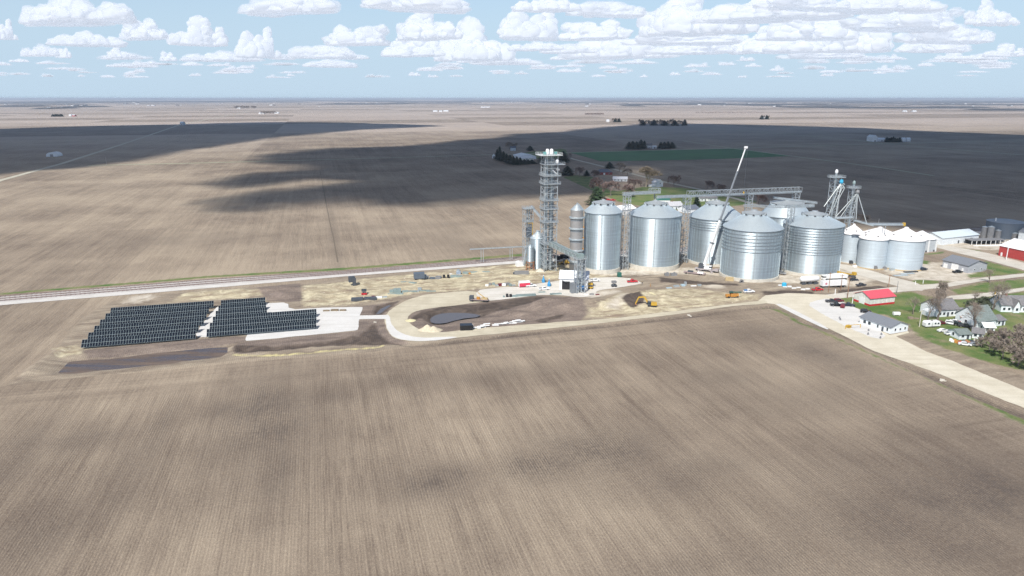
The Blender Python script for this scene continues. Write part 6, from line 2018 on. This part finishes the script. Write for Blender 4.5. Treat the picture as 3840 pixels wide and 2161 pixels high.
for k in range(7):
    random.seed(60 + k)
    lump('junk', ['white', 'orange', 'red', 'grey', 'rusty', 'dark', 'pale'][k] + ' junk item in the cluttered strip below the small sheds', 'junk', 3572 + 15 * k, 1278 + random.uniform(0, 12) + k, random.uniform(0, 90), [(0, 0, 0, 2, 1.2, .8), (.6, .8, 0, 1, 1, 1.1)], [WHITE, ORANGE, REDP, MGREY, RUSTO, DGREY, CONC][k], 'junk below the small sheds')
# houses behind the bins
b = hip('house', 'red brick house with a blue-grey hipped roof in the village behind the bins', 'house', G(2236, 656), G(2296, 656), 12, 3.4, 7.4, BRICK, SHINGB)
door(b, b['L'] * .5, 0, 2.4, 2.4)
win(b, b['L'] * .2, 0, 1.0, 1.6, 1.2); win(b, b['L'] * .8, 0, 1.0, 1.6, 1.2)
house('low white house right of the red brick house', (2298, 680), (2352, 681), 9, 3.0, 5.4, WHITE, M('white metal roof', (.84, .84, .85), .5), wins=4)
b = building('house', 'small white gabled house right of the pale tan tree', 'house', G(2464, 702), G(2486, 700), 9, 5.0, 8.4, WHITE, M('white metal roof', (.84, .84, .85), .5), 'y')
win(b, b['L'] / 2, 0, 3.4, 1, 1.2)
MB().yprism([(-6, 0), (0, 0), (0, 3.0), (-6, 2.2)], 1, 8).build('annex', WHITE, b)
house('white building with a dark green roof directly behind the second silver bin', (2463, 765), (2512, 765), 10, 4.0, 6.0, WHITE, GREENR, wins=3, chim=False)
house('white house with light grey roof between the second bin and the crane-side bin', (2512, 787), (2560, 785), 11, 3.4, 6.6, WHITEV, M('light grey roof', (.50, .50, .52), .7), wins=3)
house('white metal-roofed shed seen between the two leftmost silver bins', (2322, 808), (2385, 800), 14, 4.4, 7.2, WHITE, M('white metal roof', (.84, .84, .85), .5), wins=2, chim=False, name='shed', cat='shed')
house('white house behind the thin conveyor, right of a small conifer', (2625, 756), (2652, 755), 8, 3.2, 5.2, WHITE, SHING, wins=2)
house('white low building behind the bin crossed by the boom shadow', (2656, 756), (2690, 754), 8, 3.0, 4.6, WHITE, SHING, wins=2, chim=False)
house('dark grey roofed building left of the bin crossed by the boom shadow', (2574, 800), (2622, 796), 12, 3.4, 6.0, WHITEV, SHINGB, wins=2, chim=False)
# farms on the plain
FW = M('white farm wall', (.78, .79, .80), .6)
FRF = M('white farm roof', (.74, .76, .78), .5)
def barn(label, u0, v0, u1, v1, D_, he, hr, wall=None, roof=None, axis='x'):
    b = building('barn', label, 'barn', G(u0, v0), G(u1, v1), D_, he, hr, wall or FW, roof or FRF, axis)
    door(b, b['L'] * .5, 0, 3.0, 3.2, mat=MGREY)
    return b
barn('long white-roofed barn slanting behind the windbreak conifers', 1924, 590, 1946, 598, 30, 4.5, 7.5)
barn('low cream barn at the right of the windbreak conifers', 1948, 604, 2002, 602, 14, 4, 6.5, CREAM)
barn('small white shed left of the windbreak conifers', 1846, 594, 1857, 594, 9, 4, 7, axis='y')
house('blue-grey farmhouse behind the long white-roofed barn', (1914, 566), (1934, 566), 9, 5.5, 8.5, M('pale blue wall', (.50, .56, .62), .6), SHINGB, wins=3)
house('white farmhouse between the two conifer groves beyond the wheat', (2426, 556), (2446, 556), 10, 5.5, 9.5, FW, SHING, wins=3)
barn('small white barn right of the farmhouse beyond the wheat', 2448, 558, 2462, 558, 9, 4, 6)
barn('round-fronted white barn of the shaded farm at the right', 3272, 532, 3290, 532, 30, 10, 15, axis='y')
barn('long low grey-white barn left of the shaded conifers', 3292, 531, 3322, 531, 24, 5, 8)
house('white farmhouse right of the shaded conifers', (3384, 533), (3396, 533), 10, 6, 10, FW, FRF, wins=3)
house('smaller white farmhouse at the right end of the shaded farm', (3402, 533), (3414, 533), 10, 6, 10, FW, FRF, wins=3)
p = G(194, 588)
t = thing('hoop_barn', 'white rounded hoop barn alone in the cloud shadow at the left', 'barn', tuple(p), R(10))
MB().yprism([(-9, 0)] + [(-9 * math.cos(a), 2 + 5.5 * math.sin(a)) for a in [math.pi * k / 10 for k in range(11)]] + [(9, 0)], 0, 22).build('shell', FRF, t)
MB().box(0, -.1, 0, 5, .2, 4).build('door', MGREY, t)
barn('pale blue shed beside the long gravel road at its cloud shadow edge', 675, 470, 687, 470, 20, 8, 13, M('pale blue wall', (.50, .56, .62), .6), FRF)
for i, (u, v, w_, m, lab) in enumerate(((262, 436, 8, WHITE, 'white farmhouse with a red shed beside a short evergreen row'), (275, 437, 10, M('barn red wall sheet', (.42, .055, .05), .6), 'red shed beside a short evergreen row at the far left'), (1632, 420, 16, FW, 'leftmost white barn of the far farm above the crossing field'), (1652, 420, 12, FW, 'middle white barn of the far farm above the crossing field'), (1672, 419, 18, FW, 'rightmost white barn of the far farm above the crossing field'),
     (1820, 404, 34, FW, 'long white far barn above the left of the tallest tower'), (980, 428, 20, FW, 'left white shed of the farm right of the long gravel road'), (1036, 427, 16, FW, 'right white shed of the farm right of the long gravel road'), (895, 408, 10, FW, 'white house at the end of the long gravel road'), (2868, 447, 8, FW, 'white house between two distant trees, upper right'), (2280, 458, 10, FW, 'white shed of the tiny farm beyond the second bin'), (180, 406, 12, FW, 'white shed among trees at the far upper left'),
     (3395, 420, 14, FW, 'white far barn above the shaded farm, left one'), (3430, 420, 14, FW, 'white far barn above the shaded farm, right one'), (2200, 400, 12, FW, 'tiny white far barn above the wheat field'))):
    b = building('barn', lab, 'barn', G(u - w_ / 2, v), G(u + w_ / 2, v), 20, 6, 10, m, FRF)
# hedgerows
for (u0, u1, v, lab, hh) in ((2194, 2264, 430, 'short brown hedgerow far beyond the second silver bin', 9), (2607, 2861, 425, 'long brown hedgerow far beyond the crane boom', 10)):
    a, b = G(u0, v), G(u1, v)
    n = 160
    cr = MB()
    L = (b - a).length
    for i in range(n * 6):
        random.seed(i)
        x = random.uniform(0, L)
        c = Vector((x, random.uniform(-4, 4), random.uniform(0, hh)))
        s = random.uniform(1.5, 4)
        d = Vector((random.uniform(-1, 1), random.uniform(-1, 1), random.uniform(-.2, 1))).normalized() * s
        e_ = d.cross(Vector((random.random(), .2, .4))).normalized() * s * .5
        cr.add([c - d, c + e_, c + d], [(0, 1, 2)])
    o = cr.build('hedgerow', TWIGR)
    o.location = (a.x, a.y, 0)
    o.rotation_euler = (0, 0, math.atan2((b - a).y, (b - a).x))
    tag(o, lab, 'hedgerow')

LANE = M('pale grassy lane', (.42, .40, .28), .95)
DARKL = M('dark drainage strip', (.12, .115, .075), .95)
for pts, wd_, m in (([(0, 436), (900, 428), (1600, 424)], 9, LANE), ([(960, 470), (1500, 452), (1750, 447)], 8, DARKL), ([(1270, 468), (1500, 455), (1900, 448), (2150, 440)], 9, LANE), ([(2300, 455), (3000, 440), (3840, 452)], 9, LANE),
                    ([(0, 398), (1500, 394), (3840, 396)], 22, DARKL), ([(3000, 660), (3500, 700), (3840, 728)], 2.5, DARKL), ([(2950, 505), (3500, 498), (3840, 500)], 6, DARKL), ([(600, 520), (1000, 512), (1300, 508)], 4, LANE)):
    strip('field_boundary', pts, wd_, .45 + .03 * (len(pts) + wd_ * .1), m)
# far-off woods and towns: one mass each
wd, tn, td = MB(), MB(), MB()
rs = random.Random(5)
def clump(mb, x, y, L, D_, h, seed):
    n = max(6, int(L / 30))
    vs, fs = [], []
    for i in range(n + 1):
        f = i / n
        e_ = min(1, f * 6, (1 - f) * 6)
        hh = h * (.35 + .65 * e_) * (1 + .28 * noise.noise(Vector((seed, i * .9, 0))) + .2 * noise.noise(Vector((seed, i * 2.7, 5))))
        X_ = x + L * (f - .5)
        vs += [(X_, y - D_ / 2, -.5), (X_, y - D_ * .3, hh * .85), (X_, y + D_ * .2, hh), (X_, y + D_ / 2, -.5)]
        if i:
            b = 4 * (i - 1)
            fs += [(b, b + 4, b + 5, b + 1), (b + 1, b + 5, b + 6, b + 2), (b + 2, b + 6, b + 7, b + 3)]
    fs += [(0, 1, 2, 3), tuple(4 * n + k for k in (3, 2, 1, 0))]
    mb.add(vs, fs)
def fary(v, u):
    return G(u, v)
for i in range(170):
    v = 370.8 + 26 * rs.random() ** 1.9
    u = rs.uniform(-100, 3950)
    if v > 385 and u < 2350 and rs.random() < .75:
        continue
    p = G(u, v)
    wpx = rs.uniform(50, 420) * (1 if v < 385 else .9)
    clump(wd, p.x, p.y, wpx * p.y / FPX, rs.uniform(.6, 1.8) * p.y * p.y / 265000, rs.uniform(9, 15) * (1 if v > 376 else 1.3), i)
for (u, v, w_) in ((2150, 386, 170), (2840, 396, 110), (2870, 393, 440), (3080, 403, 300), (3350, 406, 480), (3580, 404, 180), (3760, 414, 220), (2370, 398, 60), (1520, 388, 100), (2300, 379, 120), (300, 385, 300), (700, 382, 500), (60, 400, 170), (210, 408, 60), (320, 402, 70), (2600, 388, 160), (3700, 385, 300), (3100, 380, 300)):
    p = G(u, v)
    clump(wd, p.x, p.y, w_ * p.y / FPX, 3.2 * p.y * p.y / 265000, 13, u)
o = wd.build('distant_woods', M('distant bare woods', (.055, .055, .058), .95, 0, .3, .01))
tag(o, 'dark low woods scattered along the whole horizon', 'woods', kind='stuff')
for i in range(190):
    v = 371 + 30 * rs.random() ** 1.6
    u = rs.uniform(0, 3840)
    if 1200 < u < 2500 and v > 392:
        continue
    p = G(u, v)
    s = rs.uniform(.8, 1.6)
    tn.box(p.x, p.y, 0, s * rs.uniform(12, 40), 14, s * rs.uniform(5, 9))
    if rs.random() < .7:
        x = p.x + rs.uniform(-60, 60)
        clump(td, x, p.y + 20, rs.uniform(40, 90), 30, rs.uniform(8, 13), i + 200)
o = tn.build('distant_farmsteads', FW)
tag(o, 'tiny white farm buildings scattered towards the horizon', 'farm buildings', kind='stuff')
o = td.build('distant_farm_trees', M('distant bare woods', (.055, .055, .058), .95))
tag(o, 'dark tree clumps beside the tiny farms near the horizon', 'trees', kind='stuff')

# ================================================================== CLOUDS (fair-weather cumulus; the ones overhead cast the shadows on the plain)
t = NT('cumulus')
P = t.n('NewGeometry').outputs['Position']
lw_ = t.n('LayerWeight', {'Blend': 0.35}).outputs['Facing']
nz = t.noise(0.0018, P, 2, 0.5)
soft = t.ramp(t.math('ADD', lw_, t.math('MULTIPLY', t.math('SUBTRACT', nz, 0.5), 0.7)), 0.05, 0.85, 1.0, 0.0)
thin = t.n('ObjectInfo').outputs['Color']  # opacity of each cloud; far ones are faded by it in place of haze
thin = t.n('SeparateColor', {0: thin}).outputs[0]
col = (0.40, 0.395, 0.39)
df = t.n('BsdfDiffuse', {'Color': col}).outputs[0]
tl = t.n('BsdfTranslucent', {'Color': col}).outputs[0]
em = t.n('Emission', {'Color': (0.64, 0.73, 0.88), 'Strength': 0.57}).outputs[0]      # even glow added in place of light scattered inside the cloud
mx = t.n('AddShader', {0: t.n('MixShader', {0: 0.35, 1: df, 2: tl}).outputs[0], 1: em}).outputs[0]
tp_ = t.n('BsdfTransparent').outputs[0]
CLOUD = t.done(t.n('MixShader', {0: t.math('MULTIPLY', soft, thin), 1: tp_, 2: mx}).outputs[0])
def ico(sub):
    import bmesh
    bm = bmesh.new()
    bmesh.ops.create_icosphere(bm, subdivisions=sub, radius=1.0)
    v = [x.co.copy() for x in bm.verts]
    f = [tuple(y.index for y in x.verts) for x in bm.faces]
    bm.free()
    return v, f
IV, IF = ico(3)
def cloud_mesh(seed, puffs=34, tall=1.0):
    """unit cloud: x, y in -.5..+.5, z 0..1, flat base, lumpy top"""
    rs = random.Random(seed)
    mb = MB()
    hot = [(rs.uniform(-.25, .25), rs.uniform(-.2, .2), rs.uniform(.6, 1.0)) for _ in range(3)]
    for i in range(puffs):
        a = rs.uniform(0, 6.28)
        q = rs.random() ** .6
        x, y = .40 * q * math.cos(a), .38 * q * math.sin(a)
        env = max(hh * math.exp(-((x - hx) ** 2 + (y - hy) ** 2) / .03) for hx, hy, hh in hot) * tall
        env = max(env, .42 * (1 - q * .45))
        r = rs.uniform(.07, .13) * (1 - .25 * q)
        n = 1 + int(env / .25)
        for k in range(n):
            zc = env * (k + .3) / n
            xx, yy = x + rs.uniform(-.04, .04), y + rs.uniform(-.04, .04)
            rr = r * rs.uniform(.8, 1.15)
            vs = []
            for v in IV:
                d = 1 + .30 * noise.noise(v * 1.7 + Vector((xx, yy, seed)) * 7) + .14 * noise.noise(v * 4.0 + Vector((xx, yy, seed)) * 9)
                px, py, pz = xx + v.x * rr * d * 1.15, yy + v.y * rr * d * 1.15, zc + v.z * rr * d * 2.6
                if pz < 0:
                    pz *= .12
                vs.append((px, py, pz))
            mb.add(vs, IF)
    return mb.mesh('cloud', True)
CLM = [cloud_mesh(21 + i, 30, 1.0) for i in range(5)] + [cloud_mesh(41 + i, 30, .55) for i in range(3)]
def put_cloud(k, x, y, z, sx, sy, sz, dens, rz=0.0):
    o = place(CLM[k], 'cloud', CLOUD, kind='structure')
    o.location = (x, y, z)
    o.scale = (sx, sy, sz)
    o.rotation_euler = (0, 0, rz)
    o.color = (dens, dens, dens, 1)
    return o
CB = 1250.0
rc = random.Random(77)
CL = [ # u centre, v base, width, height, kind, density
 (190, 72, 480, 85, 5, .95), (490, 142, 225, 62, 0, .9), (290, 168, 215, 44, 5, .85), (722, 166, 190, 74, 1, .95), (945, 214, 165, 84, 2, .95), (1330, 164, 250, 70, 3, .8), (1590, 140, 285, 90, 4, 1), (1550, 208, 230, 60, 0, .95),
 (1760, 222, 290, 110, 1, 1), (1060, 36, 420, 60, 6, .9), (1560, 22, 420, 60, 7, .9), (-10, 146, 90, 55, 2, .9), (120, 208, 150, 38, 5, .6), (228, 216, 70, 34, 3, .8), (430, 216, 90, 32, 4, .75), (615, 228, 80, 26, 0, .7), (1180, 214, 260, 44, 6, .7), (800, 226, 260, 34, 5, .65), (1230, 250, 200, 24, 7, .6),
 (1995, 142, 300, 95, 2, 1), (2230, 142, 270, 66, 3, .95), (2050, 34, 210, 44, 5, .9), (2290, 50, 300, 50, 6, .85), (2640, 116, 440, 130, 4, 1), (2950, 60, 480, 75, 5, .95), (3060, 140, 340, 78, 0, .95), (2590, 156, 430, 44, 6, .9), (2300, 212, 380, 70, 7, .9), (2620, 196, 300, 50, 1, .85), (2960, 192, 350, 78, 1, 1), (3250, 188, 320, 95, 2, .95),
 (3480, 100, 500, 85, 3, .95), (3620, 150, 400, 66, 6, .9), (3780, 86, 230, 66, 4, .95), (3560, 190, 280, 40, 7, .75), (3380, 30, 380, 60, 5, .9), (3060, 20, 380, 50, 6, .9), (2010, 186, 180, 30, 5, .7), (1900, 240, 220, 26, 5, .6), (2130, 196, 200, 28, 7, .75), (2420, 214, 220, 26, 5, .7), (3120, 214, 300, 30, 6, .7), (3790, 210, 140, 34, 1, .85), (3700, 236, 160, 26, 0, .8)]
def cloud_px(u, v, wpx, hpx, k, dens, rz=None):
    el_ray = ray(u, v)
    s = (CB - CAMH) / el_ray.z
    p = CAMP + el_ray * s
    d = depth(p)
    W_ = wpx * 1.1 * d / FPX
    H_ = hpx * 1.4 * d / FPX
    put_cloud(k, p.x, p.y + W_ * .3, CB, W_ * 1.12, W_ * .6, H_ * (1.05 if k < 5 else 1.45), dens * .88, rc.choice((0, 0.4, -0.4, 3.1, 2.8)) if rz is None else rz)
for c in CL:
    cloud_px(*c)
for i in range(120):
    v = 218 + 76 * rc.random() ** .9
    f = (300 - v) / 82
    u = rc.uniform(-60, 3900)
    cloud_px(u, v, rc.uniform(60, 190) * (.35 + .75 * f), rc.uniform(9, 22) * (.4 + .7 * f), rc.randrange(8), rc.uniform(.15, .5) * (.55 + .6 * f))  # opacity drops towards the horizon, haze put into the clouds themselves

# clouds above and behind the viewer, whose shadows lie on the plain
t = NT('overhead cloud')
P = t.pos()
ed = t.attr('edge')
n1 = t.noise(0.0045, P, 6, 0.68)
a_ = t.ramp(t.math('ADD', ed, t.math('MULTIPLY', t.math('SUBTRACT', n1, 0.5), 1.5)), 0.12, 0.55, 0.0, 1.0)
df = t.n('BsdfDiffuse', {'Color': (.85, .85, .85)}).outputs[0]
tl = t.n('BsdfTranslucent', {'Color': (.5, .5, .5)}).outputs[0]
mx = t.n('MixShader', {0: 0.03, 1: df, 2: tl}).outputs[0]
OCLOUD = t.done(t.n('MixShader', {0: a_, 1: t.n('BsdfTransparent').outputs[0], 2: mx}).outputs[0])
SHIFT = Vector((-SD.x, -SD.y, 0)) * (CB / -SD.z)
def shadow_cloud(polyF, seed, thick=140, step=30.0, soft=90.0):
    poly = [(p[0] + SHIFT.x, p[1] + SHIFT.y) for p in gp(polyF)]
    A = np.array(poly)
    xs = np.arange(A[:, 0].min() - 120, A[:, 0].max() + 120, step)
    ys = np.arange(A[:, 1].min() - 120, A[:, 1].max() + 120, step)
    X_, Y_ = np.meshgrid(xs, ys)
    d = -sdf(poly, X_, Y_, 400)
    keep = d > -100
    e_ = np.clip(d / soft * .5 + .5, 0, 1)
    idx = -np.ones(X_.shape, int)
    idx[keep] = np.arange(keep.sum())
    n = int(keep.sum())
    vx, vy, ve = X_[keep], Y_[keep], e_[keep]
    hb = np.array([noise.noise(Vector((x * .004, y * .004, seed))) + .5 * noise.noise(Vector((x * .011, y * .011, seed))) for x, y in zip(vx, vy)])
    top = CB + ve * thick * (.75 + .5 * hb)
    bot = CB - ve * 12
    q = np.stack([idx[:-1, :-1], idx[:-1, 1:], idx[1:, 1:], idx[1:, :-1]], -1).reshape(-1, 4)
    q = q[(q >= 0).all(1)]
    vs = np.concatenate([np.stack([vx, vy, top], 1), np.stack([vx, vy, bot - 1.0], 1)])
    fs = [tuple(f) for f in q.tolist()] + [tuple(i + n for i in f[::-1]) for f in q.tolist()]
    me = bpy.data.meshes.new('cloud')
    me.from_pydata(vs.tolist(), [], fs)
    me.update()
    me.polygons.foreach_set('use_smooth', [True] * len(me.polygons))
    at = me.attributes.new('edge', 'FLOAT', 'POINT')
    at.data.foreach_set('value', np.concatenate([ve, ve]).astype(np.float32))
    return place(me, 'cloud', OCLOUD, kind='structure')
Q = 1.4907
def PF(pts):
    return [(u * Q, v * Q) for u, v in pts]
shadow_cloud(PF([(-330, 345), (0, 325), (200, 319), (455, 314), (640, 309), (800, 309), (960, 313), (1095, 318), (960, 322), (800, 333), (650, 345), (560, 360), (430, 380), (330, 398), (140, 424), (0, 434), (-330, 470)]), 1, soft=70)
shadow_cloud(PF([(690, 392), (860, 376), (1050, 372), (1150, 358), (1300, 342), (1420, 333), (1530, 322), (1640, 312), (1850, 314), (2100, 322), (2300, 330), (2576, 342), (3000, 365), (3000, 620), (2576, 584), (2420, 572), (2260, 560), (2120, 545), (2000, 520), (1900, 502), (1790, 488), (1720, 474), (1690, 440), (1640, 420), (1590, 418), (1550, 424), (1515, 440), (1485, 458), (1440, 476), (1330, 484), (1200, 492), (1060, 506), (950, 508), (880, 494), (940, 470), (860, 452), (760, 440), (820, 420), (720, 408)]), 2, soft=80)
shadow_cloud(PF([(560, 505), (640, 488), (760, 474), (900, 462), (960, 466), (900, 490), (760, 508), (620, 520)]), 3, 60, 15, 60)
shadow_cloud(PF([(520, 462), (640, 446), (760, 436), (800, 442), (700, 458), (560, 474)]), 4, 60, 15, 60)

# ================================================================== HAZE
hz = MB().box(0, 29500, -3.0, 130000, 61000, 108.0)
me = hz.mesh('haze')
hm = bpy.data.materials.new('thin air haze')
hm.use_nodes = True
hn = hm.node_tree
hn.nodes.clear()
pv = hn.nodes.new('ShaderNodeVolumePrincipled')
pv.inputs['Color'].default_value = (0.80, 0.88, 1.0, 1)
pv.inputs['Density'].default_value = 5.2e-5
pv.inputs['Anisotropy'].default_value = 0.0
ho = hn.nodes.new('ShaderNodeOutputMaterial')
hn.links.new(pv.outputs[0], ho.inputs['Volume'])
tag(place(me, 'haze', hm, kind='stuff'), 'thin pale blue haze over the whole plain', 'haze')
